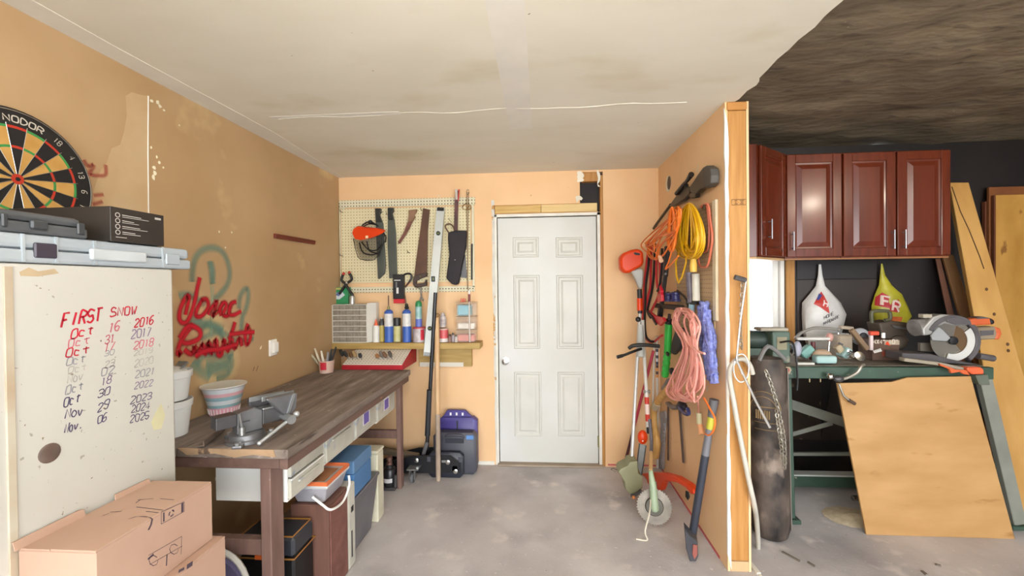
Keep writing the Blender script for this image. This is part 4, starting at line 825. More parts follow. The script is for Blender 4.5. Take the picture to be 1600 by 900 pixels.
# shelf
sx0, sx1 = XL+.004, -.493; SZ = 1.045; SY = 3.275
m_shelf = mat('shelf_pine', '9a7c40', 'b5985c', rough=.6, sc=4, st=(.8, 6, 8), spot=[('6a4c24', 12, .72, .03)])
t = T('wall_shelf', 'pine board shelf on a plank cleat below the pegboard', 'shelf', ((sx0+sx1)/2, 3.36, .82))
P('board', MB().box2((sx0, SY, SZ-.05), (sx1, YB-.001, SZ)), m_shelf, t, bev=.003)
c = qy(738, 572, 3.42); P('cleat', MB().box2((-1.03, 3.40, c.z), (c.x, YB-.001, SZ-.051)), m_shelf, t, bev=.003)
P('white_lip', MB().box2((-1.02, 3.392, c.z), (c.x-.07, 3.399, c.z+.035)), mat('lip_white', 'cfc9bc', rough=.6), t)
P('key_hook', MB().tube(cat(zy([(690, 630), (690, 660), (695, 680), (686, 688), (682, 675)], *Z8, 3.395), 4), .004, 6), MC['rust_shank'], t)
# parts organizer
S = SZ+.0006
a, b = qy(518, 476, 3.285), qy(573.5, 536, 3.285)
t = T('parts_organizer', 'grey small parts organizer with rows of clear drawers on shelf', 'organizer', ((a.x+b.x)/2, 3.35, SZ))
ox0, ox1, oz0, oz1 = a.x, b.x, S, a.z; ydep = 3.435; m_og = mat('organizer_grey', 'cdc8bc', rough=.5, var=.05); m_od = mat('smoky_drawer', '7c7468', '9c9488', rough=.25, sc=18)
q = MB().box2((ox0, 3.29, oz0), (ox0+.006, ydep, oz1)).box2((ox1-.006, 3.29, oz0), (ox1, ydep, oz1)).box2((ox0+.006, ydep-.004, oz0), (ox1-.006, ydep, oz1)).box2((ox0, 3.29, oz1-.004), (ox1, ydep, oz1))
hr = (oz1-oz0-.004)/7
for r in range(7): q.box2((ox0+.006, 3.288, oz0+r*hr), (ox1-.006, ydep-.004, oz0+r*hr+.006))
P('housing', q, m_og, t)
wc = (ox1-ox0-.012)/5
for r in range(7):
    for k in range(5):
        x = ox0+.006+k*wc; z = oz0+r*hr+.0065
        d = P('drawer', MB().box2((x+.0015, 3.291, z), (x+wc-.0015, 3.42, z+hr-.009)), m_od, t); P('pull', MB().box2((x+wc*.35, 3.284, z+.006), (x+wc*.65, 3.291, z+.012)), m_od, d)
c = [V((ox1+.001, 3.29, S)), V((ox1+.045, 3.37, S)), V((ox1+.045, 3.435, S)), V((ox1+.001, 3.435, S))]
P('side_panel', MB().ext(c, (0, 0, oz1-S+.01)), mat('organizer_side', 'd9d6cd', rough=.5, var=.05), t)
zO = oz1+.0006
a, b = qy(520, 449, 3.33), qy(541, 476, 3.33)
t = T('detergent_box', 'small green printed box on top of the parts organizer', 'box', ((a.x+b.x)/2, 3.34, zO))
P('carton', MB().box2((a.x, 3.368, zO), (b.x, 3.42, a.z)), mat('box_green', '2f8a58', rough=.5), t, bev=.001)
P('print_panel', MB().ext([V((p.x, 3.3678, p.z)) for p in zy([(105, 235), (125, 190), (170, 175), (195, 205), (150, 240)], *Z8, 3.368)], (0, -.0006, 0)), mat('print_pale', 'c8cfd4', rough=.5), t)
P('print_panel', MB().ext([V((p.x, 3.367, p.z)) for p in zy([(118, 205), (140, 182), (165, 190), (150, 215)], *Z8, 3.368)], (0, -.0006, 0)), mat('print_blue', '5a6a98', rough=.5), t)
P('top_band', MB().box2((a.x+.001, 3.3675, a.z-.02), (a.x+.05, 3.368, a.z-.005)), mat('print_yellow', 'b8a860', rough=.5), t)
def can(name, label, ct, px, Y, w, pbot, rows, group=None, base=None):
    """upright round container: rows = (part, (r, z)-profile in units of radius and metres, material)"""
    c = qy(px, pbot, Y); z0 = base if base is not None else S
    t = T(name, label, ct, (c.x, Y, z0), group)
    for nm, pr, m in rows: P(nm, MB().lathe([(r*w, z) for r, z in pr], tr(c.x, Y, z0), 18), m, t, smooth=True)
    return t
m_cl = mat('silver_can', 'b4b4b0', rough=.35, metal=.6); m_blu = mat('torch_blue', '3c5fae', rough=.4); m_wl = mat('label_pale', 'cfccc8', rough=.5, var=.1, sc=40)
can('spray_can', 'small silver spray can on the parts organizer', 'can', 550.5, 3.35, .024, 476, [('body', [(1, 0), (1, .055), (.8, .068)], m_cl), ('cap', [(.5, .068), (.5, .085), (.3, .088)], m_sh2)], base=zO)
for px, lab in ((608, 'blue propane torch cylinder with bare thin nozzle on the shelf'), (636, 'blue propane torch cylinder with black valve next to tall green-capped can')):
    t = can('torch_cylinder', lab, 'gas cylinder', px, 3.34, .036, 536, [('body', [(1, 0), (1, .13)], m_blu), ('label', [(1.01, .13), (1.01, .235)], m_wl), ('shoulder', [(1, .235), (.95, .25), (.6, .265), (.3, .268)], m_blu),
        ('valve', [(.3, .268), (.3, .29), (.15, .30)], m_brass if px < 620 else m_sh2)], 'propane torches on the shelf')
    c = qy(px, 536, 3.34); P('nozzle', MB().tube([(c.x, 3.34, S+.298), (c.x+(.0 if px < 620 else -.012), 3.34, S+.385)], .005, 7), mat('nozzle_rust', '6a5040', rough=.5, metal=.4), t, smooth=True)
    if px > 620: P('valve_knob', MB().tube([(c.x-.012, 3.34, S+.28), (c.x+.016, 3.34, S+.285)], .014, 8).ball((c.x, 3.34, S+.305), .014), m_sh2, t, smooth=True)
can('spray_can', 'yellow spray can with black cap between the torches', 'can', 620.8, 3.36, .031, 536, [('body', [(1, 0), (1, .13)], mat('can_yellow_print', 'b3a95e', 'c8c498', rough=.4, sc=25)), ('cap', [(.98, .132), (.98, .19), (.9, .197)], m_sh2)])
can('glue_bottle', 'white squeeze bottle with orange pointed cap on shelf', 'bottle', 588, 3.33, .028, 536, [('body', [(1, 0), (1, .12), (.8, .138)], mat('bottle_white', 'd8d5ce', rough=.4)), ('cap', [(.6, .138), (.5, .15), (.12, .19)], mat('cap_orange', 'd8603a', rough=.4))])
can('spray_can', 'slim yellow and silver can left of the first torch', 'can', 597, 3.36, .024, 536, [('body', [(1, 0), (1, .135)], mat('can_ochre', 'b09a4c', rough=.4)), ('collar', [(.98, .136), (.98, .165), (.6, .175), (.6, .19)], mat('can_black_top', '3a3a3c', rough=.4)), ('nozzle', [(.5, .19), (.4, .2)], m_cl)])
tt = can('paint_tin', 'clear and red screw tub beneath the green-capped can', 'tub', 655.5, 3.345, .052, 536, [('tub', [(1, 0), (1, .11)], mat('tub_screws', '9a8e90', 'c4bcbc', rough=.4, sc=30)), ('lid', [(1.04, .111), (1.04, .12), (.9, .124)], mat('tub_lid_red', 'c04a50', rough=.4))])
c = qy(655.5, 536, 3.345); P('red_label', MB().add([(c.x+.0526*math.cos(a), 3.345+.0526*math.sin(a), S+.02+h) for h in (0, .085) for a in (-1.1, -.9, -.7, -.5)], [(i, i+1, i+5, i+4) for i in range(3)]), MC['red_label'], tt)
can('spray_can', 'tall can with domed green cap standing on a tub', 'can', 654.5, 3.345, .027, 512, [('body', [(1, 0), (1, .065)], mat('can_blue_violet', '5a68b4', rough=.4)), ('picture', [(1.005, .065), (1.005, .165)], mat('can_picture', 'a8c0c4', '5a9a88', rough=.4, sc=20)), ('cap', [(1, .166), (1, .185), (.8, .205), (.4, .214)], mat('cap_green', '2f8450', rough=.4))], base=S+.125)
can('caulk_tub', 'red labelled tub right of the wooden pole on shelf', 'tub', 693, 3.35, .040, 536, [('tub', [(1, 0), (1, .1)], mat('tub_red_band', 'cc5a5c', rough=.4)), ('rim', [(1.03, .1), (1.03, .11), (.8, .112)], mat('tub_rim', 'd0b4a4', rough=.4)), ('foot', [(1.01, .0), (1.01, .03)], mat('tub_foot', 'd4ccc8', rough=.5))])
t = T('striped_glove', 'striped white rag bundle standing out of the red tub', 'rag', (qy(692, 510, 3.35).x, 3.35, S+.113))
c = qy(692, 505, 3.35); P('cloth', MB().loft([[c+V((r*math.cos(k*.785), r*math.sin(k*.785), z)) for k in range(8)] for r, z in ((.026, -.03), (.03, .02), (.022, .06), (.012, .085))]), mat('striped_cloth', 'd8d0cc', '8a7a7a', rough=.8, sc=14, st=(1, 1, 6)), t, smooth=True)
for i, (px, h, cc, lab) in enumerate(((703, .05, '8a6a60', 'little brown bottle right of the red tub'), (708, .06, '9a8e90', 'little grey jar beside the clear containers'), (713, .045, 'c8c4c0', 'tiny white tube at the foot of the clear containers'))):
    can('small_jar', lab, 'jar', px, 3.33, .014, 536, [('body', [(1, 0), (1, h*.8), (.6, h)], mat('jar_'+cc, cc, rough=.4)), ('cap', [(.6, h), (.6, h+.012), (.4, h+.013)], m_sh2)])
x0, x1 = qy(713.5, 500, 3.33).x, qy(744, 500, 3.33).x
m_cp = mat('clear_container', 'd2bca8', 'e0d0c0', rough=.25, alpha=.25)
zz0 = S
for i, (cc, lab, y0, y1) in enumerate((('c8706a', 'bottom clear container with red pieces', 536, 515), ('dcd8d0', 'middle clear container with white pieces', 514, 494), ('58b4cc', 'top clear container with blue packets', 492, 472))):
    z1 = qy(730, y1, 3.33).z
    t = T('clear_container', lab+' on shelf end', 'container', ((x0+x1)/2, 3.35, zz0), 'stacked clear containers')
    P('contents', MB().box2((x0+.01, 3.31, zz0+.006), (x1-(.012 if i < 2 else .04), 3.39, zz0+(z1-zz0)*(.62, .5, .8)[i])), mat('contents_'+cc, cc, rough=.6, var=.3, sc=30), t, bev=.008)
    P('shell', MB().box2((x0+.002*i, 3.29, zz0+.001), (x1, 3.41, z1-.008)), m_cp, t, bev=.006, seg=2)
    P('lid', MB().box2((x0-.003, 3.287, z1-.0075), (x1+.003, 3.413, z1-.001)), mat('container_lid', 'c9b096', rough=.4), t, bev=.003); zz0 = z1
t = T('thin_tube', 'upright glass tube with dark red cap in front of containers', 'tube', (qy(734, 530, 3.27).x, 3.283, S))
c = qy(734, 536, 3.283); P('tube', MB().tube([(c.x, 3.283, S+.004), (c.x, 3.283, S+.33)], .008, 10), mat('tube_pale', 'd8d0c4', rough=.2, alpha=.5), t, smooth=True); P('cap', MB().tube([(c.x, 3.283, S+.331), (c.x, 3.283, S+.39)], .010, 10), mat('tube_cap', '6a2a2a', rough=.4), t, smooth=True); P('tip', MB().tube([(c.x, 3.283, S+.391), (c.x, 3.283, S+.42)], .006, 8), m_pw, t)
for i, px in enumerate((721.5, 725.5)):
    c = qy(px, 466, 3.32); TH('red_clip', ('left', 'right')[i]+' small red clip on the top clear container', 'clip', MB().tube([V((c.x-.006, 3.32, zz0)), V((c.x-.006, 3.32, zz0+.03)), V((c.x+.006, 3.32, zz0+.03)), V((c.x+.006, 3.32, zz0))], .004, 6), mat('clip_red', 'd0503c', rough=.4), group='red clips')
# ---------------------------------------------------------------- floor by the back wall
def caseobj(name, label, ct, pts, Y, t_, m, holes=()):
    pass
t = T('floor_jack', 'low black trolley floor jack with long upright handle', 'jack', (-.9, 3.25, 0))
y0 = 3.17
for dy in (0, .16):
    P('side_plate', MB().ext([V((p.x, 0, p.z))+V((0, y0+dy, 0)) for p in [V((-1.33, 0, .07)), V((-1.2, 0, .13)), V((-1.02, 0, .175)), V((-.72, 0, .185)), V((-.64, 0, .13)), V((-.64, 0, .045)), V((-1.33, 0, .03))]], (0, .012, 0)), mat('jack_frame_black', '17181c', rough=.35), t, bev=.003)
P('lift_arm', MB().bar((-1.0, y0+.09, .13), (-1.38, y0+.09, .19), .06, .04), mat('arm_olive', '6a5f50', rough=.5), t, bev=.004)
P('cross_bar', MB().box2((-.75, y0+.013, .15), (-.64, y0+.159, .18)), MC['jack_frame_black'], t)
for x, z in ((-.74, .13), (-.68, .06), (-.99, .14)):
    P('bolt', MB().lathe([(.018, 0), (.018, .006), (.008, .010)], fr(V((x, y0, z)), (1, 0, 0), z=(0, -1, 0)), 12), m_chrome, t, smooth=True)
cw = qz(645, 754, 0); wc_ = V((cw.x, cw.y, .038))
P('caster_plate', MB().box((wc_.x, wc_.y+.03, .10), (.09, .08, .010)), m_st3, t); P('caster_fork', MB().box((wc_.x-.018, wc_.y, .065), (.005, .04, .07)).box((wc_.x+.018, wc_.y, .065), (.005, .04, .07)), m_st3, t)
P('caster_wheel', MB().lathe([(.008, -.012), (.036, -.010), (.036, .010), (.008, .012)], fr(wc_, (0, 1, 0), z=(1, 0, 0)), 20), mat('caster_grey', '5f6064', rough=.5), t, smooth=True)
h0 = qy(664, 704, 3.22); h1 = qy(667.5, 690, 3.23); h2 = qy(671, 609, 3.212); h3 = qy(680.5, 457, 3.228)
P('handle_socket', MB().bar(h0+V((-.02, 0, -.05)), h1, .035, .03), m_st2, t, bev=.003)
P('handle_tube', MB().tube([h1-(h2-h1)*.15, h3], .0155, 10), mat('handle_black', '1c1d22', rough=.35), t, smooth=True)
P('handle_grip', MB().tube([h1+(h2-h1)*.12, h2], [.022, .021], 12), mat('grip_black', '26272c', rough=.55), t, smooth=True)
t = T('wood_pole', 'bare wooden pole leaning against the shelf', 'pole', tuple(qz(685, 751, 0)))
a = qz(685, 751, 0); b = qy(682.5, 496, 3.255)
P('shaft', MB().tube([a.lerp(b, .4), b], .020, 12), mat('pole_wood', 'c0986c', 'cfae86', rough=.6, sc=5, st=(6, 6, .6)), t, smooth=True); P('worn_end', MB().tube([a, a.lerp(b, .398)], .0195, 12), mat('pole_worn', '8a7868', 'a89684', rough=.7, sc=7, st=(4, 4, 1)), t, smooth=True)
P('string', MB().tube(cat([b+V((.0, -.02, .0)), b+V((.025, -.012, .02)), b+V((.0, .018, .03)), b+V((-.025, 0, .02)), b+V((0, -.022, -.01))], 4), .003, 5), MC['twine'], t)
def toolcase(label, x0, x1, z1, yb, th, m, handle, group='plastic tool cases by the wall', lean=.05):
    y = yb; xm = (x0+x1)/2; t = T('tool_case', label, 'tool case', (xm, y+th/2, 0), group)
    r = .03
    def ring(x0, x1, z0, z1, yy): return [V((x0+r, yy, z0)), V((x1-r, yy, z0)), V((x1, yy, z0+r)), V((x1, yy, z1-r)), V((x1-r, yy, z1)), V((x0+r, yy, z1)), V((x0, yy, z1-r)), V((x0, yy, z0+r))]
    P('front_shell', MB().loft([ring(x0+.012, x1-.012, .013, z1-.012, y), ring(x0, x1, .002, z1, y+.012), ring(x0, x1, .002, z1, y+th/2-.001)]), m, t, smooth=True)
    P('back_shell', MB().loft([ring(x0, x1, .002, z1, y+th/2+.001), ring(x0, x1, .002, z1, y+th-.012), ring(x0+.012, x1-.012, .013, z1-.012, y+th)]), m, t, smooth=True)
    return t
m_nv = mat('navy_black_plastic', '20222c', '292c38', rough=.45, sc=6); m_ch = mat('charcoal_plastic', '3a3a44', '484852', rough=.5, sc=4); m_pu = mat('violet_plastic', '3e3576', '4c4288', rough=.45, sc=4)
xa, xb_ = qz(668, 748, 0).x, qz(724, 748, 0).x
t = toolcase('small navy black tool case in front of the charcoal case', xa, xb_, .2, 3.174, .058, m_nv, 0)
xm = (xa+xb_)/2
P('handle', MB().tube(cat([V((xm-.06, 3.196, .15)), V((xm-.03, 3.186, .185)), V((xm+.04, 3.186, .185)), V((xm+.07, 3.196, .15))], 4), .010, 8), m_nv, t, smooth=True)
P('emblem', MB().box2((xm-.03, 3.169, .125), (xm+.03, 3.1735, .145)), m_st3, t, bev=.003)
P('sticker', MB().box2((xm+.055, 3.170, .06), (xm+.095, 3.1735, .10)), mat('sticker_pale', 'd4d2d4', rough=.5), t)
for dx in (-.13, .12): P('latch', MB().box2((xm+dx-.015, 3.168, .13), (xm+dx+.015, 3.1735, .17)), m_ch, t, bev=.003)
xa, xb_ = qz(677, 742, 0).x, qz(745, 742, 0).x; xm = (xa+xb_)/2
t = toolcase('larger charcoal tool case with blue tab behind the small one', xa, xb_, .335, 3.235, .09, m_ch, 0)
P('handle', MB().tube(cat([V((xm-.08, 3.25, .29)), V((xm-.05, 3.228, .32)), V((xm+.05, 3.228, .32)), V((xm+.08, 3.25, .29))], 4), .011, 8), m_ch, t, smooth=True); P('recess', MB().box2((xm-.075, 3.231, .255), (xm+.075, 3.2345, .292)), m_nv, t, bev=.004)
c = qy(733, 686, 3.2); P('tab', MB().box2((c.x-.03, 3.227, c.z-.016), (c.x+.03, 3.2345, c.z+.018)), mat('tab_blue', '5a86c0', rough=.4), t, bev=.006)
xa, xb_ = qy(684, 690, 3.33).x, qy(745, 690, 3.33).x; xm = (xa+xb_)/2
t = toolcase('violet blue plastic case standing behind against the wall', xa, xb_, .42, 3.345, .08, m_pu, 0)
pz = [V((xm-.13, 3.37, .418)), V((xm-.09, 3.37, .475)), V((xm+.06, 3.37, .475)), V((xm+.12, 3.37, .418))]
P('handle_plate', MB().ext(pz, (0, .03, 0)), m_pu, t, bev=.004)
for dx in (-.06, -.01, .04): P('rivet', MB().box((xm+dx, 3.368, .445), (.014, .006, .022)), m_pw, t)
P('centre_rib', MB().box2((xm-.006, 3.338, .03), (xm+.006, 3.3445, .40)), m_nv, t)
# ---------------------------------------------------------------- tools hung on the partition
def slabX(pts, ox, oy, s, X, t): return MB().ext(zx(pts, ox, oy, s, X), (t, 0, 0))
Z5 = (950, 250, 5); ZA = (960, 380, 7.5); ZBb = (960, 490, 7.5); ZCc = (1020, 380, 6.93); ZDd = (1030, 490, 6); ZE = (960, 600, 7.5)
a, b = qx(1060, 330, XP-.008), qx(1112, 560, XP-.008)
y_f = qx(1120, 320, XP-.008).y
t = T('pegboard', 'plain weathered pegboard sheet screwed to the partition', 'pegboard', (XP-.01, 2.6, .98))
P('panel', MB().box2((XP-.008, y_f+.045, qx(1090, 562, XP).z), (XP-.001, 2.98, qx(1110, 318, XP).z)), pegmat('weathered_pegboard', 'b59a78', axes=(1, 2)), t)
P('edge_strip', MB().box2((XP-.016, y_f, qx(1116, 500, XP).z), (XP-.001, y_f+.044, qx(1116, 314, XP).z)), mat('strip_pale', 'cfc4aa', rough=.7, var=.1, sc=10), t, bev=.002)
# air rifle
m_gun = mat('rifle_black', '1d1a18', '2a2622', rough=.4, sc=6)
t = T('air_rifle', 'black air rifle with scope hanging on the partition', 'rifle', tuple(qx(1060, 330, XP-.04)))
P('stock', slabX([(632, 215), (700, 110), (735, 62), (765, 45), (795, 65), (802, 120), (798, 180), (772, 212), (720, 228), (690, 260), (662, 262), (640, 250)], *Z5, XP-.055, .04), m_gun, t, bev=.008, seg=2)
P('butt_pad', slabX([(735, 62), (765, 43), (798, 66), (804, 120), (800, 180), (772, 214), (745, 200), (738, 120)], *Z5, XP-.058, .046), mat('butt_rubber', '3a3734', '48443f', rough=.6), t, bev=.006, seg=2)
P('receiver', slabX([(640, 215), (635, 265), (600, 300), (560, 330), (500, 365), (475, 365), (490, 335), (540, 265), (590, 205)], *Z5, XP-.05, .034), m_gun, t, bev=.005)
P('trigger_guard', MB().tube(cat(zx([(560, 320), (575, 285), (610, 265), (628, 280), (610, 315), (580, 325)], *Z5, XP-.035), 4, True), .006, 6, True), m_gun, t, smooth=True)
P('grip', slabX([(640, 255), (690, 250), (680, 295), (645, 302), (632, 285)], *Z5, XP-.048, .028), m_gun, t, bev=.005)
P('scope', MB().tube(zx([(652, 112), (620, 160), (590, 190), (535, 262)], *Z5, XP-.06), [.017, .012, .011, .014], 12), m_black, t, smooth=True)
P('scope_mount', MB().tube(zx([(600, 180), (615, 200)], *Z5, XP-.05), .012, 8), m_black, t)
P('barrel', MB().tube(zx([(490, 350), (380, 500), (330, 575)], *Z5, XP-.04), .011, 10), m_gun, t, smooth=True)
# coiled cords
def coil(cx, cy, rx, ry, loops, X0, X1, jit, seed, top=.55, n=22, tail=None, head=None):
    R = random.Random(seed); pts = []
    pr = [(R.uniform(.12, 1) if jit > .5 else R.uniform(1-jit, 1), R.uniform(1-min(jit, .35), 1), R.uniform(-.12, .12)*(3 if jit > .5 else 1), R.uniform(X0, X1)) for _ in range(loops+1)]
    if head: pts += head
    for i in range(loops*n+1):
        k, f = divmod(i, n); f /= n; A = pr[k]; B = pr[min(k+1, loops)]
        g = [A[j]*(1-f)+B[j]*f for j in range(4)]; th = math.pi/2+2*math.pi*f
        wd = top+(1-top)*(1-(math.sin(th)+1)/2)**.6
        pts.append(qx(cx+rx*g[0]*math.cos(th)*wd+rx*g[2]*.9*(1-math.sin(th))/2, cy-ry*math.sin(th)*(g[1] if math.sin(th) < 0 else 1), g[3]))
    if tail: pts += tail
    return pts
m_yel = mat('yellow_cord', 'cf9c08', 'dcae14', rough=.45, sc=9); m_ord = mat('orange_cord', 'd9661a', 'e57a28', rough=.45, sc=9); m_pnk = mat('pink_cord', 'd98d80', 'e6a598', rough=.5, sc=9)
t = T('yellow_cord', 'thick bundle of coiled yellow extension cord on the partition', 'extension cord', tuple(qx(1078, 420, XP-.05)))
tail = [qx(*p, XP-.10) for p in ((1072, 395), (1072, 410), (1066, 432), (1060, 442), (1057, 430), (1056, 410), (1062, 390))]
P('cord', MB().tube(coil(1077, 362, 27, 44, 46, XP-.035, XP-.13, .9, 3, tail=tail), .0056, 6), m_yel, t, smooth=True)
c = qx(1083, 405, XP-.09); d = qx(1083.5, 425, XP-.09); P('plug', MB().tube([c, c.lerp(d, .5), d], [.016, .021, .019], 12), mat('plug_yellow', 'd9b04c', rough=.5), t, smooth=True)
t = T('orange_cord', 'loosely looped orange extension cord left of the yellow one', 'extension cord', tuple(qx(1030, 410, XP-.1)))
R_ = random.Random(5); pts = []
for k in range(7):
    w = R_.uniform(.35, 1); h = R_.uniform(.65, 1); xx = XP-.155-R_.random()*.05; tx, ty = 1058+R_.uniform(-4, 6), 325+R_.uniform(-2, 4); bx_, by = 1018+R_.uniform(-8, 22)*(1.2-w), 330+76*h
    pts += [qx(tx, ty, xx), qx(tx-22*w, ty+18, xx), qx(1002+14*(1-w)*2.2, 375+6*h, xx), qx(bx_-6*w, by-6, xx), qx(bx_+8, by+1, xx-.01), qx(bx_+28*w, by-20, xx-.015), qx(1055+4*w, 360, xx-.02)]
pts += [qx(1046, 405, XP-.19), qx(1040, 421, XP-.20), qx(1060, 400, XP-.19)]
P('cord', MB().tube(cat(pts, 5), .0048, 6), m_ord, t, smooth=True)
P('cord', MB().tube(coil(1050, 362, 11, 38, 12, XP-.155, XP-.21, .9, 9), .0052, 6), m_ord, t, smooth=True)
c = qx(1031, 401, XP-.215); P('plug', MB().tube([c, c+V((0, -.03, -.03))], [.012, .014], 8), mat('plug_pale', 'dcb090', rough=.5), t, smooth=True)
t = T('red_hose', 'thin coral red hose loop right of the yellow cord', 'hose', tuple(qx(1105, 418, XP-.03)))
pts = zx([(730, 370), (760, 345), (785, 360), (800, 480), (815, 600), (805, 700), (780, 820), (745, 838), (715, 820), (705, 740)], *Z5, XP-.03); P('hose', MB().tube(cat(pts, 5), .0065, 7), mat('coral_hose', 'c86a50', 'd67a5e', rough=.45), t, smooth=True)
pts = zx([(725, 365), (750, 350), (775, 380), (790, 560), (780, 690), (750, 720), (720, 700)], *Z5, XP-.022); P('hose', MB().tube(cat(pts, 5), .0055, 7), MC['coral_hose'], t, smooth=True)
P('wall_hook', MB().tube([qx(1100, 326, XP), qx(1100, 326, XP-.06), qx(1100, 320, XP-.065)], .005, 6), m_wire, t)
# jumper cables
t = T('jumper_cables', 'red and black jumper cables hanging down the partition corner', 'jumper cables', tuple(qx(1020, 535, XP-.12)))
m_rc = mat('red_cable', 'b8262c', 'c83c40', rough=.4); m_bc = mat('black_cable', '1c1a1c', rough=.45)
def A_(pts, X): return zx(pts, *ZA, X)
for i, (st, mm) in enumerate((
    ([(400, 0), (392, 120), (375, 260), (350, 480), (340, 700), (335, 900), (345, 1080), (375, 1120), (420, 1158), (470, 1150), (520, 1110), (560, 1080)], m_rc),
    ([(440, 0), (430, 150), (425, 350), (420, 520), (390, 640), (380, 760), (405, 800), (470, 900)], m_rc),
    ([(475, 0), (470, 200), (460, 400), (440, 560), (400, 720), (390, 800), (430, 880)], m_bc),
    ([(500, 120), (490, 300), (500, 480), (520, 600), (470, 720), (430, 800)], m_rc),
    ([(410, 60), (400, 250), (370, 480), (362, 700), (355, 900), (368, 1080), (410, 1140), (460, 1155)], m_bc),
    ([(530, 200), (540, 420), (545, 600), (530, 680)], m_rc), ([(560, 60), (555, 300), (530, 500), (505, 560)], m_bc))):
    cp = [qx(960+a_/7.5, 380+b_/7.5, XP-.058-.006*i) for a_, b_ in st]
    cp = [p if p.y < 3.39-.012*i else qy(960+a_/7.5, 380+b_/7.5, 3.39-.012*i) for p, (a_, b_) in zip(cp, st)]      # clear of the back wall
    P('cable', MB().tube(cat(cp, 5), .0095, 7), mm, t, smooth=True)
for st in ([(395, 790), (470, 850), (560, 870), (580, 910), (530, 970), (480, 930)], [(500, 590), (545, 600), (550, 680), (505, 690)], [(520, 500), (545, 560), (535, 620)]):
    P('clamp', MB().ext(A_(st, XP-.172), (.02, 0, 0)), mat('clamp_red', 'c41e30', rough=.35), t, bev=.004, seg=2)
P('clamp_jaw', MB().tube(A_([(390, 800), (440, 860), (490, 950)], XP-.18), .008, 6), m_bc, t)
# string trimmer standing on its guard
tb = V((.60, 2.90, .12)); th_ = qy(1001, 470, 3.22); hd = qy(986, 408, 3.22)
t = T('string_trimmer', 'string trimmer with orange motor head standing in the corner', 'string trimmer', (tb.x, tb.y, 0))
P('motor_cover', slabY([(65, 165), (110, 115), (200, 75), (290, 62), (345, 100), (350, 220), (330, 265), (270, 300), (185, 345), (125, 355), (75, 300)], *ZA, 3.19, .10), m_or, t, bev=.022, seg=3, smooth=True)
P('vent', slabY([(225, 120), (240, 105), (300, 118), (300, 140), (250, 140)], *ZA, 3.188, .004), m_black, t)
P('motor_neck', slabY([(200, 320), (320, 290), (345, 330), (335, 520), (300, 545), (270, 470), (240, 400)], *ZA, 3.21, .06), mat('neck_grey', 'a9a9a4', rough=.45), t, bev=.012, seg=2, smooth=True)
P('grip_sleeve', MB().tube([qy(999, 452, 3.2), qy(1000, 470, 3.19), qy(1000, 490, 3.18)], [.018, .02, .017], 10), mat('sleeve_black', '222225', rough=.5), t, smooth=True)
P('orange_band', MB().tube([qy(999.5, 466, 3.175), qy(999.8, 485, 3.175)], .021, 10), m_or, t, smooth=True)
s0 = qy(1000, 488, 3.18); P('shaft', MB().tube([s0, tb], .0125, 10), mat('shaft_grey', 'b5b3b0', 'c8c6c4', rough=.4, metal=.3), t, smooth=True)
P('switch_ball', MB().ball(qy(997, 499, 3.15), .02), m_black, t, smooth=True)
P('shaft_sleeve', MB().tube([qy(1000.5, 508, 3.15), qy(1001, 558, 3.08)], [.022, .027], 12), mat('sleeve_pale', 'b9bab6', rough=.45), t, smooth=True)
P('loop_handle', MB().tube(cat([qy(983, 544, 3.03), qy(990, 540, 3.01), qy(1008, 539, 3.0), qy(1030, 541, 3.02)], 5), .014, 10), mat('handle_rubber', '2c2a2a', rough=.6), t, smooth=True)
P('lever', MB().tube(cat([qy(964, 558, 2.98), qy(975, 555, 2.99), qy(990, 549, 3.0), qy(1002, 545, 3.03)], 4), [.013]*4+[.010]*9, 8), m_black, t, smooth=True)
gz = (940, 700, 4.5)
G = zy([(130, 150), (180, 125), (195, 100), (250, 92), (255, 180), (285, 200), (285, 280), (255, 315), (205, 335), (165, 290), (160, 240), (115, 170)], *gz, 2.86)
P('guard', MB().loft([[p+V((0, .10, .01)) for p in G], [p+V((0, .03, .0)) for p in G], [p*1+V((.004, 0, 0)) for p in G]]), mat('olive_guard', '7b7a5c', '8c8a6a', rough=.55, sc=6), t, bev=.006, seg=2)
P('line_cutter', MB().tube(zy([(205, 335), (240, 330), (280, 295)], *gz, 2.84), .012, 6), m_st2, t)
P('line_tip', MB().ball(qy(990, 777, 2.83), .012), mat('tip_orange', 'c87a40', rough=.4), t)
P('loose_line', MB().tube(cat([qy(966, 735, 2.95), qy(958, 732, 2.96), qy(955, 734, 2.96), qy(962, 737, 2.95)], 4), .003, 5), m_wire, t)
# pole saw
pa = V((.74, 3.12, .02))
t = T('pole_saw', 'pole saw with orange guard and steel bar standing upright', 'pole saw', (pa.x, pa.y, 0))
p0 = qy(1006, 545, 3.16); p1 = qy(1010, 612, 3.13); p2 = qy(1013, 676, 3.10)
P('upper_shaft', MB().tube([qy(1004, 500, 3.19), p0, p1], .013, 10), mat('shaft_white', 'cfccc6', rough=.45), t, smooth=True); P('clamp_collar', MB().tube([p1-V((.02, 0, 0)), p1+V((.025, 0, 0))], .015, 8), m_st3, t, smooth=True)
P('lower_shaft', MB().tube([p1, p2], .016, 10), MC['shaft_white'], t, smooth=True); P('red_decal', MB().tube([p1.lerp(p2, .13), p1.lerp(p2, .72)], .0166, 10), mat('decal_red', 'c23020', rough=.4), t, smooth=True); P('white_decal', MB().tube([p1.lerp(p2, .3), p1.lerp(p2, .55)], .0170, 10), mat('decal_pale', 'd8c0b8', rough=.4), t, smooth=True)
P('gear_head', MB().ball(qy(1004, 683, 3.08), (.037, .03, .052), n=14, m=9), m_or, t, smooth=True); P('bolt', MB().ball(qy(1004.5, 689, 3.05), .007), m_chrome, t)
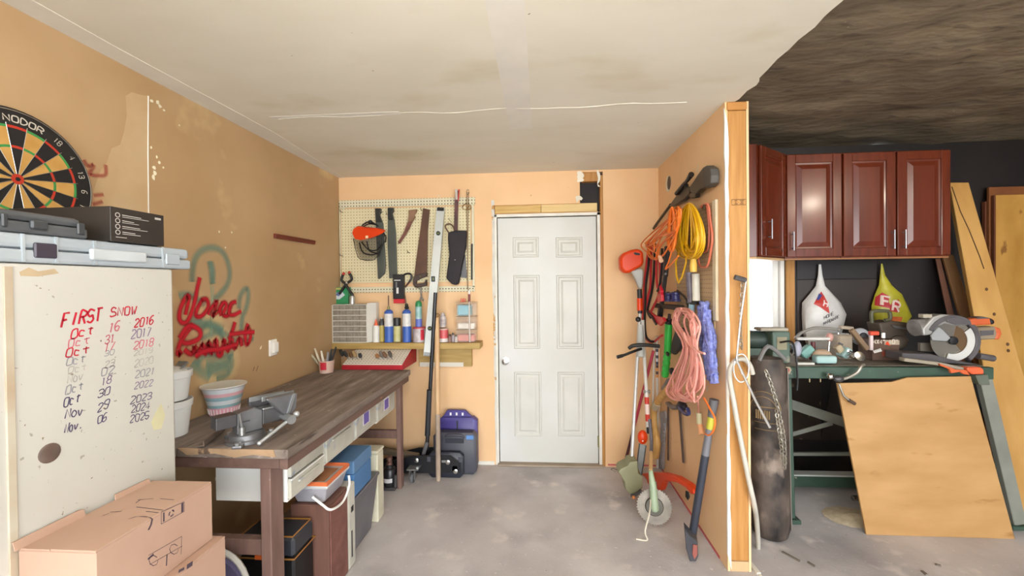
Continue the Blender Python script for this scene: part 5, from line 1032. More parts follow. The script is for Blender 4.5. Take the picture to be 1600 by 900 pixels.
bt = zy([(295, 700), (370, 720), (345, 900), (320, 1060), (290, 1075), (262, 1060), (270, 880)], *ZE, 3.09)
P('guide_bar', MB().ext(bt, (0, .008, 0)), mat('bar_steel', '8a908e', 'a0a6a4', rough=.35, metal=.5, sc=8), t, bev=.001)
P('saw_chain', MB().tube([bt[1], bt[2], bt[3], bt[4]], .005, 5), m_st2, t); P('saw_chain', MB().tube([bt[0], bt[6], bt[5]], .005, 5), m_st2, t)
P('black_mark', MB().tube([qy(1012, 668, 3.075), qy(1013, 677, 3.075)], .010, 8), m_black, t)
# other long handles
a, b = qz(974, 734, 0), qy(1021, 548, 3.30); a.z = .004
t = T('broom_handle', 'dark red broom handle leaning in the corner', 'broom handle', tuple(a)); P('shaft', MB().tube([a.lerp(b, .35), b], .0115, 10), mat('handle_red', '9a2038', 'b03048', rough=.4), t, smooth=True); P('tip', MB().tube([a, a.lerp(b, .349)], .0113, 10), mat('handle_red_dark', '4a2028', rough=.5), t, smooth=True)
a, b = V((.875, 3.41, .01)), qy(1022.5, 530, 3.415)
t = T('white_pole', 'thin white pole leaning in the corner behind the pole saw', 'pole', tuple(a)); P('shaft', MB().tube([a, b], .008, 8), MC['shaft_white'], t, smooth=True); P('tip', MB().tube([a-V((0, 0, .009)), a], .007, 8), m_black, t)
a, b = V((.925, 3.418, .01)), qy(1026.5, 525, 3.418)
t = T('banded_pole', 'slim pole with blue white and orange bands', 'pole', tuple(a)); P('shaft', MB().tube([a, b], .010, 8), MC['shaft_white'], t, smooth=True)
for i, cc in enumerate(('20264a', 'd0d4e0', '20264a', 'd0d4e0', '20264a', '3a2018', 'd08a40', '3a2018', 'd08a40')):
    f0 = qy(1027, 545+i*5, 3.418).z; f1 = qy(1027, 545+i*5+4.6, 3.418).z; k0 = (f0-a.z)/(b.z-a.z); k1 = (f1-a.z)/(b.z-a.z); P('band', MB().tube([a.lerp(b, k0), a.lerp(b, k1)], .0105, 8), mat('band_'+cc, cc, rough=.4), t, smooth=True)
t = T('green_pump', 'bright green hand pump with ribbed lower barrel on partition', 'pump', tuple(qx(1040, 590, XP-.06)))
Xg = XP-.06; m_gr = mat('bright_green', '2fa03c', '3cb44a', rough=.35)
P('barrel', MB().tube([qx(1045, 505, Xg), qx(1043, 550, Xg)], .026, 14), m_gr, t, smooth=True); P('ribbed_barrel', MB().tube([qx(1043-.45*k, 550+4.2*k, Xg) for k in range(10)], [.024 if k % 2 else .028 for k in range(10)], 14), m_gr, t)
P('cap', MB().tube([qx(1045.5, 500, Xg), qx(1045, 505, Xg)], .029, 14), m_black, t, smooth=True); P('plunger', MB().tube([qx(1046.2, 491, Xg), qx(1045.5, 500, Xg)], .012, 10), mat('plunger_dark', '3a2a30', rough=.5), t, smooth=True)
t = T('pry_bar', 'black flat bar tool hanging above the green pump', 'bar', tuple(qx(1032, 505, XP-.09)))
P('upper_handle', MB().bar(qx(1043, 385, XP-.128), qx(1039, 432, XP-.128), .045, .03, up=(1, 0, 0)), mat('bar_black', '232020', rough=.5), t, bev=.006); P('shaft', MB().bar(qx(1040, 425, XP-.128), qx(1034, 475, XP-.128), .035, .025, up=(1, 0, 0)), MC['bar_black'], t, bev=.006); P('lower_grip', MB().bar(qx(1032.5, 480, XP-.128), qx(1030.5, 500, XP-.128), .045, .03, up=(1, 0, 0)), m_black, t, bev=.006); P('eyelet', MB().ball(qx(1040, 428, XP-.14), .012), m_st2, t)
t = T('tool_rack', 'black bar rack holding blue spools on the partition', 'rack', tuple(qx(1045, 482, XP-.05)))
P('bar', MB().bar(qx(1022, 477, XP-.036), qx(1066, 481, XP-.036), .03, .035), mat('rack_black', '2e2a2c', rough=.6), t, bev=.006); P('bracket', MB().bar(qx(1066, 484, XP-.03), qx(1067, 492, XP-.03), .02, .02), MC['rack_black'], t)
m_spool = mat('spool_blue', '34346a', '44447c', rough=.4)
for i, px in enumerate((1044, 1056)):
    c = qx(px, 472, XP-.045); t = T('spool', ('left', 'right')[i]+' dark blue spool on the black rack', 'spool', tuple(c), 'blue spools'); P('body', MB().lathe([(.030, 0), (.034, .004), (.034, .010), (.026, .014), (.026, .045), (.034, .050), (.034, .062), (.02, .065)], tr(c.x, c.y, c.z+.004), 16), m_spool, t, smooth=True); P('hub', MB().lathe([(.012, .066), (.012, .07), (.004, .071)], tr(c.x, c.y, c.z+.004), 10), m_black, t)
TH('curved_wire', 'short dark curved wire between spools and cylinder', 'wire', MB().tube(cat(zx([(265, 510), (310, 550), (350, 590), (375, 640), (382, 740)], *ZCc, XP-.04), 5), .006, 6), m_bc, smooth=True)
t = T('grease_gun', 'grey and white cylinder tool hanging below yellow plug', 'grease gun', tuple(qx(1080, 488, XP-.05)))
P('grey_tube', MB().tube([qx(1077, 426, XP-.05), qx(1080, 473, XP-.05)], .022, 12), mat('tube_violet_grey', '55505e', '7a7480', rough=.4, sc=14), t, smooth=True); P('white_tube', MB().tube([qx(1087, 428, XP-.04), qx(1088, 470, XP-.04)], .022, 12), mat('tube_white', 'd6d3c6', rough=.5), t, smooth=True); P('clamp', MB().bar(qx(1075, 473, XP-.05), qx(1091, 472, XP-.035), .03, .025), m_black, t, bev=.004); P('nozzle', MB().tube([qx(1081, 475, XP-.05), qx(1080, 488, XP-.05)], .018, 10), mat('nozzle_blue', '9cc0d0', rough=.4), t, smooth=True)
# pink cord: figure of long hanging loops tied at the middle
t = T('pink_cord', 'long bundle of faded pink extension cord tied at its waist', 'extension cord', tuple(qx(1080, 628, XP-.07)))
R_ = random.Random(11); pts = []
for k in range(15):
    u = R_.uniform(-1, 1); v = R_.uniform(-1, 1); xx = XP-.108-R_.random()*.05
    pts += [qx(1066+9*u, 482+5*abs(v), xx), qx(1058+5*u+6*v, 505, xx), qx(1074+7*v, 542, xx-.01), qx(1064+15*v, 585, xx), qx(1058+20*u*.6+14*v, 612, xx), qx(1070+16*v, 622+6*abs(u), xx), qx(1086+14*u, 606, xx), qx(1090+7*u, 570, xx), qx(1083+6*v, 540, xx-.01), qx(1086+8*u, 510, xx), qx(1076+8*v, 490, xx)]
P('cord', MB().tube(cat(pts, 4), .0058, 6), m_pnk, t, smooth=True)
tie = zx([(230, 180), (260, 260), (320, 320), (380, 360), (425, 375)], *ZDd, XP-.19)
P('tie', MB().tube(cat(tie, 5), .006, 6), m_pnk, t, smooth=True)
P('tail', MB().tube(cat([qx(*p, X_) for p, X_ in (((1090, 620), XP-.115), ((1091, 634), XP-.07), ((1092, 646), XP-.03))], 4), .005, 6), m_pnk, t, smooth=True); P('tail', MB().tube(cat([qx(*p, XP-.115) for p in ((1100, 622), (1110, 640), (1117, 655), (1115, 672), (1108, 680), (1102, 678))], 5), .005, 6), m_ord, t, smooth=True)
P('connector', MB().tube([qx(1092, 645, XP-.03), qx(1093, 662, XP-.03)], .016, 10), mat('connector_clear', 'c8c49c', rough=.3), t, smooth=True); P('connector_end', MB().tube([qx(1093.5, 663, XP-.03), qx(1096, 678, XP-.03)], [.014, .017], 10), mat('connector_orange', 'e0a070', rough=.4), t, smooth=True)
# blue braided rope
t = T('blue_rope', 'bundle of blue and white braided rope beside the pink cord', 'rope', tuple(qx(1108, 592, XP-.04)))
m_rp = mat('blue_rope_fibre', '5a64b4', '98a2d8', rough=.8, sc=60, bump=.5, bsc=90)
R_ = random.Random(21)
for k in range(9):
    u = k/8; pts = []
    for i in range(12):
        f = i/11; px = 1092+u*14+f*14+3*math.sin(f*9+k*2); py = 479+f*113-2*math.sin(k*1.7)*4
        pts.append(qx(px, py, XP-.025-.035*math.sin(math.pi*u)-.004*math.sin(i*2+k)))
    P('strand', MB().tube(cat(pts, 4), [.0125+.002*math.sin(i*1.9) for i in range(45)], 7), m_rp, t, smooth=True)
# axe handles, hammer, rods at mid height
m_ash = mat('ash_handle', 'b88a48', 'cfa564', rough=.5, sc=6, st=(6, 6, 1))
t = T('axe_handle', 'curved pale wooden axe handle hanging below the pink cord', 'axe handle', tuple(qx(1024, 712, XP-.08)))
h = zx([(680, 0), (600, 90), (520, 190), (470, 290), (465, 420), (480, 560), (500, 700), (480, 850)], *ZE, XP-.073)
P('handle', MB().tube(cat(h, 4), [.024]*6+[.026]*8+[.024]*8+[.028]*7, 10), m_ash, t, smooth=True); P('label', MB().tube([h[2].lerp(h[3], .3), h[2].lerp(h[3], .9)], .0275, 10), mat('faded_label', 'b0a68e', rough=.6), t, smooth=True)
P('dark_grip', MB().tube(zx([(640, -40), (580, 60)], *ZE, XP-.056), .02, 8), mat('grip_grey', '6f6a68', rough=.6), t, smooth=True); P('black_wedge', MB().ball(qx(1050, 580, XP-.05), (.02, .03, .025)), m_black, t)
t = T('claw_hammer', 'dark hammer with steel head and blue grip under pink cord', 'hammer', tuple(qx(1060, 650, XP-.06)))
P('head', MB().tube(cat([qx(*p, XP-.055) for p in ((1042, 630), (1046, 632), (1051, 636), (1060, 636))], 4), [.010]*3+[.018]*7+[.016]*3, 10), mat('hammer_steel', '6a6c70', rough=.4, metal=.6), t, smooth=True); P('cheek', MB().ball(qx(1066, 634, XP-.055), (.03, .05, .03)), mat('hammer_black', '221e2a', rough=.5), t, smooth=True); P('grip', MB().tube(cat([qx(*p, XP-.075) for p in ((1062, 636), (1070, 646), (1076, 646), (1074, 638))], 4), .012, 8), mat('hammer_blue', '34386a', rough=.4), t, smooth=True)
t = T('ice_cleat', 'galvanised toothed metal bracket leaning on the partition base', 'bracket', tuple(qx(1032, 738, XP-.05)))
m_gv = mat('galvanised', '9a9ca4', 'bcbec6', rough=.4, metal=.5, sc=18)
gb = zx([(530, 330), (590, 310), (605, 400), (590, 560), (580, 760), (570, 1000), (500, 1000), (530, 760), (540, 500)], *ZE, XP-.014); P('plate', MB().ext(gb, (.010, 0, 0)), m_gv, t, bev=.002)
for k in range(12):
    c = zx([(585-k*1.2, 470+k*44)], *ZE, XP-.014)[0]; P('tooth', MB().box(tuple(c), (.012, .016, .012)), m_gv, t)
for i, (p0, p1, lab) in enumerate((((1044, 632), (1044, 719), 'thin dark rod hanging left on the lower partition'), ((1062, 640), (1068, 723), 'dark flat rod hanging right on the lower partition'))):
    t = T('iron_rod', lab, 'rod', tuple(qx(*p1, XP-.015)), 'dark rods on the partition'); P('rod', MB().bar(qx(*p0, XP-.015), qx(*p1, XP-.015), .016+.006*i, .010, up=(1, 0, 0)), mat('rod_dark', '43302a', rough=.6), t); P('nail', MB().tube([qx(p0[0], p0[1]+1, XP), qx(p0[0], p0[1]+1, XP-.03)], .003, 6), m_wire, t)
t = T('glove', 'black work glove hanging behind the pink cord', 'glove', tuple(qx(1048, 555, XP-.05)))
P('palm', slabX([(150, 140), (215, 130), (215, 260), (180, 330), (130, 385), (100, 370), (115, 260)], *ZDd, XP-.06, .03), mat('glove_black', '1b1c22', '282a32', rough=.6, sc=12), t, bev=.01, seg=2, smooth=True); P('cuff_buckle', MB().ball(qx(1043, 553, XP-.1), (.01, .03, .016)), m_black, t, smooth=True)
# brush cutter with round blade
bc = V((.682, 2.60, .128))
t = T('brush_cutter', 'brush cutter with toothed round steel blade near the floor', 'brush cutter', (bc.x, bc.y, 0))
ax = (V((-.15, -.95, .25))).normalized(); Mb = fr(bc, V((0, 0, 1)).cross(ax), z=ax)
blade = []
nt_ = 40
for k in range(nt_): blade += [(.098*math.cos(2*math.pi*k/nt_), .098*math.sin(2*math.pi*k/nt_)), (.107*math.cos(2*math.pi*(k+.8)/nt_), .107*math.sin(2*math.pi*(k+.8)/nt_))]
P('blade', MB().ext([Mb @ V((x, y, 0)) for x, y in blade], ax*.003), mat('blade_steel', '5c544a', '857c70', rough=.45, metal=.35, sc=12), t)
P('blade_washer', MB().lathe([(.055, .003), (.05, .012), (.02, .014)], Mb, 20), mat('washer_dark', '4a463c', rough=.45, metal=.4), t, smooth=True); P('nut', MB().lathe([(.028, .014), (.024, .04), (.012, .044)], Mb, 12), mat('nut_green', '8a9a80', rough=.4), t, smooth=True)
g0 = bc+ax*.03+V((0, 0, .04)); s1 = qy(1018, 690, 2.93); P('gear_neck', MB().tube([g0-V((0, 0, .05)), g0+V((-.004, .02, .08)), g0+V((-.008, .06, .16))], [.026, .022, .014], 10), mat('gear_green', '93a386', rough=.45), t, smooth=True)
e0 = g0+V((-.008, .06, .16)); P('shaft', MB().tube([e0, e0.lerp(s1, .6)], .013, 10), mat('shaft_tan', 'c09a6a', rough=.5), t, smooth=True); P('upper_shaft', MB().tube([e0.lerp(s1, .6), s1, qy(1015, 655, 3.0)], .012, 10), mat('shaft_dark', '5c5a62', rough=.5), t, smooth=True)
gz2 = zx([(265, 185), (330, 172), (430, 175), (520, 200), (600, 250), (640, 290), (650, 325), (625, 325), (590, 280), (530, 245), (460, 232), (430, 250), (410, 300), (320, 300), (318, 230), (300, 200)], *gz, .80)
def gq(pts, o=0): return [qx(940+a_/4.5, 700+b_/4.5, .77+(940+a_/4.5-999)/85*.105+o) for a_, b_ in pts]
gz2 = gq([(265, 185), (330, 172), (430, 175), (520, 200), (600, 250), (640, 290), (650, 325), (625, 325), (590, 280), (530, 245), (460, 232), (430, 250), (410, 300), (320, 300), (318, 230), (300, 200)])
P('orange_guard', MB().ext(gz2, (.045, .015, 0)), m_or, t, bev=.008, seg=2); P('white_sticker', MB().ext(gq([(335, 240), (385, 235), (388, 270), (378, 290), (335, 285)], -.003), (.001, 0, 0)), mat('sticker_worn', 'c8c4c0', rough=.6), t); P('string_knife', MB().ext(gq([(590, 300), (608, 310), (615, 345), (603, 365), (588, 340)], .02), (.006, 0, 0)), m_black, t)
P('cable', MB().tube(cat([qy(1017, 720, 2.8), qy(1017, 770, 2.62), qy(1015, 800, 2.5), qy(1008, 830, 2.45), V((.60, 2.45, .01)), V((.54, 2.46, .008))], 5), .005, 6), mat('cable_pale', 'c4bcaa', rough=.5), t, smooth=True)
# splitting maul
ma = qz(1080, 866, 0); mb_ = qx(1116, 624, XP-.03)
t = T('splitting_maul', 'splitting maul with long grey handle leaning on the partition', 'maul', (ma.x, ma.y, 0))
ma = V((ma.x, ma.y, .06))
hl = [ma.lerp(mb_, f) for f in (0, .35, .6, .75, 1)]
P('handle_sleeve', MB().tube([hl[0], ma.lerp(mb_, .62)], .021, 12), mat('maul_dark', '2a2e3a', rough=.45), t, smooth=True); P('handle_grey', MB().tube([ma.lerp(mb_, .62), ma.lerp(mb_, .82)], [.021, .018], 12), mat('maul_grey', '6a6a70', rough=.5), t, smooth=True); P('yellow_grip', MB().tube([ma.lerp(mb_, .80), ma.lerp(mb_, .90)], .0195, 12), mat('maul_yellow', 'b8b43c', rough=.45), t, smooth=True); P('grip', MB().tube([ma.lerp(mb_, .88), mb_], [.02, .024], 12), mat('maul_grip', '5c5c60', rough=.6), t, smooth=True)
hdv = (mb_-ma).normalized(); P('head', MB().ext([V((p.x, 2.27, max(.002, p.z))) for p in (qy(1069, 826, 2.27), qy(1079, 838, 2.27), qy(1090, 846, 2.27), qy(1091, 868, 2.27), qy(1087, 878, 2.27), qy(1078, 878, 2.27), qy(1072, 858, 2.27))], V((.02, .07, 0))), mat('maul_head', '4a4a50', rough=.4, metal=.4), t, bev=.004)
P('red_poll', MB().ext([V((p.x, 2.265, max(.004, p.z))) for p in (qy(1083, 851, 2.265), qy(1089.5, 852, 2.265), qy(1089.5, 867, 2.265), qy(1085, 874, 2.265), qy(1082, 866, 2.265))], V((0, .004, 0))), mat('maul_red', '8a4a40', rough=.5), t)
# on the post
t = T('bent_pipe', 'white bent steel pipe leaning against the wooden post', 'pipe', tuple(qz(1182, 829, 0)))
c = qz(1182, 829, 0); pts = [V((qy(1185, 840, 2.42).x, 2.42, .005)), qy(1182.5, 815, 2.31), qy(1178.5, 789, 2.205), qy(1170, 750, 2.185), qy(1156, 680, 2.185), qy(1146, 625, 2.18), qy(1140, 590, 2.17), qy(1142, 573, 2.16), qy(1152, 562, 2.16), qy(1164, 562, 2.17), qy(1172, 572, 2.18), qy(1176, 584, 2.19)]
P('pipe', MB().tube(cat(pts, 5), .0125, 10), mat('pipe_white', 'b9b4a8', 'cbc6ba', rough=.4, metal=.2), t, smooth=True)
t = T('lug_wrench', 'thin steel hooked rod hung on the wooden post', 'rod', tuple(qy(1200, 668, 2.19)))
P('long_rod', MB().tube([qy(1166, 438, 2.13), qy(1157, 500, 2.12), qy(1151, 560, 2.11), qy(1160, 585, 2.11)], .005, 8), mat('bright_rod', 'c8c6c2', rough=.3, metal=.7), t, smooth=True); P('short_rod', MB().tube([qy(1151, 563, 2.11), qy(1180, 625, 2.11), qy(1203, 668, 2.11)], .006, 8), MC['bright_rod'], t, smooth=True); P('grip', MB().tube([qy(1148, 433, 2.13), qy(1165, 438, 2.13)], .013, 8), m_st2, t, smooth=True)
P('loop', MB().tube(cat([qy(1150+12*math.cos(k*.63)+8, 575+22*math.sin(k*.63), 2.12) for k in range(10)], 3, True), .0035, 6, True), MC['bright_rod'], t, smooth=True)
def chain(t, pts, L, m, r=.0032):
    pts = cat(pts, 12); acc = 0; last = pts[0]; k = 0
    for p in pts[1:]:
        if (p-last).length >= L*.62:
            d = (p-last).normalized(); s = d.cross(V((0, 1, 0)) if k % 2 else V((1, .3, 0))).normalized(); c = (p+last)/2
            P('link', MB().tube([c+d*(L/2*math.cos(a*math.pi/5))+s*(L*.3*math.sin(a*math.pi/5)) for a in range(10)], r, 5, True), m, t, smooth=True); last = p; k += 1
m_chn = mat('chain_steel', '8a8478', 'a8a296', rough=.4, metal=.6)
t = T('thin_chain', 'thin rusty chain hanging on the face of the post', 'chain', tuple(qy(1158, 545, 2.2))); chain(t, [qy(1160, 438, 2.2), qy(1158, 480, 2.2), qy(1157, 520, 2.2), qy(1159, 545, 2.2)], .022, m_chn, .0025)
# ---------------------------------------------------------------- right bay: wall cabinets
m_chy = mat('cherry_wood', '501e0e', '682a14', rough=.27, sc=4, st=(6, 6, .7), coat=.25); m_chp = mat('cherry_panel', '542010', '642814', rough=.3, sc=3, st=(5, 5, .6), coat=.25); m_und = mat('cabinet_underside', '8a5a34', rough=.5)
YC = 3.06; zc0, zc1 = 1.672, 2.405; m_hnd = mat('handle_nickel', '8a888a', rough=.3, metal=.8)
def raised_door(M, w, h, parent, hx, hz):
    """frame and panel cabinet door, local x across, z up, front at -y"""
    f = .058; q = MB()
    d = P('door', MB().box2((0, -.019, 0), (f, 0, h), M).box2((w-f, -.019, 0), (w, 0, h), M).box2((f, -.019, 0), (w-f, 0, f), M).box2((f, -.019, h-f), (w-f, 0, h), M), m_chy, parent, bev=.003)
    def rg(e, y): return [M @ V((f+e, y, f+e)), M @ V((w-f-e, y, f+e)), M @ V((w-f-e, y, h-f-e)), M @ V((f+e, y, h-f-e))]
    P('raised_panel', MB().loft([rg(-.002, -.002), rg(0, -.010), rg(.012, -.008), rg(.042, -.016), rg(.044, -.0165)]), m_chp, d)
    P('handle', MB().tube([M @ V((hx, -.045, hz)), M @ V((hx, -.045, hz+.13))], .005, 8).tube([M @ V((hx, -.019, hz+.015)), M @ V((hx, -.046, hz+.015))], .004, 6).tube([M @ V((hx, -.019, hz+.115)), M @ V((hx, -.046, hz+.115))], .004, 6), m_hnd, d, smooth=True)
def cabinet(label, x0, x1, doors):
    t = T('wall_cabinet', label, 'cabinet', ((x0+x1)/2, 3.25, zc0), 'cherry wall cabinets')
    P('carcass', MB().box2((x0, YC, zc0), (x1, YB-.007, zc1)), m_chy, t, bev=.002); P('bottom_rail', MB().box2((x0, YC+.002, zc0-.012), (x1, YC+.02, zc0-.0005)), m_und, t)
    w = (x1-x0)/doors
    for i in range(doors): raised_door(tr(x0+i*w+.006, YC-.001, zc0+.008), w-.012, zc1-zc0-.016, t, .03 if (doors == 1 or i == 1) else w-.042, .045)
X0, X1, X2, X3 = 1.722, 2.10, 2.456, 2.806
cabinet('cherry wall cabinet door next to the corner cabinet', X0, X1-.002, 1)
cabinet('double cherry wall cabinet at the right end', X1, X3, 2)
xa, ya = 1.40, 2.80
t = T('corner_cabinet', 'cherry corner wall cabinet with an angled door', 'cabinet', (1.4, 3.15, zc0))
P('carcass', MB().ext([(1.082, 2.80, zc0), (xa, 2.80, zc0), (X0-.003, YC+.002, zc0), (X0-.003, YB-.007, zc0), (1.082, YB-.007, zc0)], (0, 0, zc1-zc0)), m_chy, t, bev=.002); P('underside', MB().ext([(1.082, 2.802, zc0-.014), (xa, 2.802, zc0-.014), (X0-.004, YC+.004, zc0-.014), (X0-.004, YB-.01, zc0-.014), (1.082, YB-.01, zc0-.014)], (0, 0, .013)), mat('maple_underside', 'c09a6a', rough=.5), t)
dv = V((X0-xa, YC-2.80, 0)); Md_ = fr(V((xa, 2.80, zc0+.008))+dv*.06, dv, z=(0, 0, 1)); raised_door(Md_ @ tr(0, -.002, 0), dv.length*.88, zc1-zc0-.016, t, .085, .11)
# ---------------------------------------------------------------- bags on the dark wall
def bag(label, m, cx, top, pts, Y, d, printer):
    t = T('plastic_bag', label, 'bag', tuple(qy(cx, pts[len(pts)//2][1], Y)), 'plastic bags hung on the dark wall')
    L = len(pts)//2; rings = []
    lv = [(i, j) for i, j in zip(pts[:L], pts[::-1][:L])]
    for i, (a, b) in enumerate(lv):
        A = qy(*a, Y); B = qy(*b, Y); c = (A+B)/2; w = (B-A).length/2; th = min(w*.6, d)
        rings.append([c+V((w*math.cos(k*math.pi/8)*(1+.05*math.sin(k*3+i)), -th*math.sin(k*math.pi/8)*(1+.12*math.sin(k*5+i*2)) if math.sin(k*math.pi/8) > 0 else -.2*th*math.sin(k*math.pi/8), 0)) for k in range(16)])
    printer(t, P('sack', MB().loft(rings), m, t, smooth=True))
    return t
m_bw = mat('white_bag_film', 'bdbbb8', 'd6d4d0', rough=.35, sc=7, bump=.5, bsc=16); m_by = mat('yellow_bag_film', '9a9428', 'b4ac34', rough=.35, sc=7, bump=.5, bsc=16)
YG = 3.41
def pr1(t, sk):
    f = (1130, 400, 5); wrap(P('red_triangle', MB().poly([qy(1130+a/5, 400+b/5, 3.325) for a, b in ((800, 278), (815, 360), (832, 452), (775, 412), (720, 375), (760, 325))]), mat('logo_red', 'b83a34', rough=.5), t), sk, 4)
    wrap(P('blue_stripe', MB().poly([qy(1130+a/5, 400+b/5, 3.325) for a, b in ((780, 295), (748, 345), (762, 345), (795, 308))]), mat('logo_blue', '3c4a8a', rough=.5), t), sk, 3).modifiers['wrap'].offset = .003
    q = MB(); a = qy(1287.5, 499, 3.328); b = qy(1304, 491, 3.328); text(q, 'HOME', a, b-a, (0, 0, 1), .024, w=.015, stroke=.18); a = qy(1287, 508, 3.328); b = qy(1309, 497, 3.328); text(q, 'HARDWARE', a, b-a, (0, 0, 1), .022, w=.0115, stroke=.18); wrap(P('lettering', q, mat('letter_grey', '4a4648', rough=.6), t), sk, 1)
    q = MB(); a = qy(1283, 480, 3.328); text(q, 'H', qy(1286, 478, 3.328), (1, 0, -.35), (.3, 0, 1), .045, stroke=.2); wrap(P('logo_letter', q, mat('logo_pale_ink', 'd8c8c4', rough=.6), t), sk, 2).modifiers['wrap'].offset = .003
bag('white plastic bag with red triangle logo on the dark wall', m_bw, 1285, 415, [(1279, 413), (1278, 430), (1275, 447), (1266, 458), (1254, 468), (1252, 490), (1254, 520), (1262, 548), (1300, 548), (1313, 520), (1318, 492), (1310, 478), (1300, 460), (1289, 447), (1285, 430), (1283, 413)], YG, .10, pr1)
def pr2(t, sk):
    f = (1340, 400, 4.5)
    [wrap(P('red_patch', MB().poly([qy(1340+a/4.5, 400+b/4.5, 3.325) for a, b in pp]), mat('patch_red', 'b02a34', rough=.5), t), sk, 4) for pp in (((185, 290), (215, 258), (245, 280), (235, 330), (250, 375), (170, 350)), ((262, 318), (305, 305), (308, 400), (232, 388), (240, 345)))]
    q = MB(); text(q, 'F', qy(1384, 477, 3.325), (1, 0, -.3), (.2, 0, 1), .07, w=.04, stroke=.24); text(q, 'R', qy(1396, 485, 3.325), (1, 0, -.3), (.2, 0, 1), .07, w=.05, stroke=.24); wrap(P('lettering', q, mat('letter_pale', 'd8c0b4', rough=.6), t), sk, 2).modifiers['wrap'].offset = .003
    wrap(P('orange_base', MB().poly([qy(1340+a/4.5, 400+b/4.5, 3.325) for a, b in ((235, 425), (325, 430), (318, 462), (240, 455))]), mat('base_orange', 'c8642c', rough=.5), t), sk, 4)
bag('yellow plastic bag with red block logo on the dark wall', m_by, 1385, 415, [(1376.5, 412), (1375, 430), (1374, 444), (1368, 460), (1362, 480), (1362, 500), (1368, 508), (1412, 506), (1419, 488), (1414, 476), (1408, 460), (1392, 447), (1383, 430), (1379, 412)], YG, .10, pr2)
# ---------------------------------------------------------------- green steel bench
m_gs = mat('bench_green_steel', '2c4034', '3a5042', rough=.45, sc=6, spot=[('8a8270', 26, .70, .03)]); m_gl = mat('bench_grey_leg', '6f7068', '7f8076', rough=.5, sc=6, spot=[('4a4a44', 20, .7, .03)])
gx0, gx1, gy0, gy1 = 1.37, 2.69, 2.66, 3.16; gzt = .985
t = T('steel_bench', 'green steel workbench cluttered with tools below the cabinets', 'workbench', (2.05, 2.9, 0))
P('front_rail', MB().box2((gx0, gy0, gzt-.075), (gx1, gy0+.04, gzt-.003)), m_gs, t, bev=.004); P('back_rail', MB().box2((gx0, gy1-.04, gzt-.075), (gx1, gy1, gzt-.003)), m_gs, t, bev=.004)
P('top_board', MB().box2((gx0+.02, gy0+.041, gzt-.03), (gx1-.02, gy1-.041, gzt)), mat('bench_dusty_top', '5e564a', '7c7264', rough=.8, sc=7), t)
for xs, xf in ((gx0+.06, 1.53), (gx1-.04, 2.86)):
    for yy in (gy0+.02, gy1-.02):
        P('leg', MB().bar((xs if xs > 2 else 1.50, yy, gzt-.076), (xf, yy+(.02 if yy < 2.9 else 0), .03), .07, .035, up=(0, 1, 0)), m_gl if xs > 2 else m_gs, t, bev=.003); P('foot', MB().box((xf, yy+(.02 if yy < 2.9 else 0), .016), (.12, .07, .026)), m_gs, t, bev=.003)
a, b = qy(1225, 628, 3.0), qy(1320, 660, 3.0); P('diagonal_brace', MB().bar(a-(b-a)*.12, b+(b-a)*.15, .008, .065, up=(0, 0, 1)), m_gl, t); a, b = qy(1225, 682, 3.0), qy(1300, 661, 3.0); P('diagonal_brace', MB().bar(a, b, .008, .028), m_gl, t)
P('rear_stretcher', MB().bar(qy(1225, 709, 3.12), qy(1345, 709, 3.12), .02, .022), m_gl, t); P('lower_rail', MB().box2((1.56, 3.10, .03), (2.80, 3.16, .11)), m_gs, t, bev=.003); P('rail_edge', MB().box2((1.56, 3.095, .111), (2.80, 3.165, .122)), mat('rail_pale', 'b5b8b4', rough=.5), t)
a, b = qy(1555, 740, 2.75), qy(1582, 752, 2.7); P('leg_bracket', MB().bar(a+V((0, .02, 0)), b+V((0, .02, 0)), .05, .03), m_gl, t, bev=.003)
a, b = qy(1232, 585, gy0-.004), qy(1206, 572, gy0-.004); P('name_plate', MB().ext([qy(1206, 573, gy0-.003), qy(1234, 573, gy0-.003), qy(1237, 578, gy0-.003), qy(1234, 584, gy0-.003), qy(1206, 584, gy0-.003)], (0, .003, 0)), mat('plate_tan', '9a8a70', rough=.6), t); q = MB(); [q.ribbon([qy(x0, y_, gy0-.005), qy(x1, y_, gy0-.005)], .006, (0, -1, 0)) for x0, x1, y_ in ((1206, 1216, 577.5), (1217.5, 1224, 577.5), (1208, 1222, 580.5))]; P('plate_lettering', q, mat('plate_ink', '3a2c24', rough=.6), t); P('plate_mark', MB().ball(qy(1230, 578.5, gy0-.004), (.014, .002, .014)), mat('plate_red', 'a83830', rough=.5), t)
for px in (1217, 1265, 1282): P('drip', MB().tube([qy(px, 588, gy0+.01), qy(px, 597, gy0+.01)], .004, 5), mat('drip_tan', '9a8a6a', rough=.7), t)
P('hanging_cable', MB().tube(cat([qy(1219, 535, 2.72), qy(1238, 535, 2.66), qy(1244, 560, 2.64), qy(1246, 590, 2.64), qy(1245, 610, 2.64)], 5), .006, 6), m_bc, t, smooth=True)
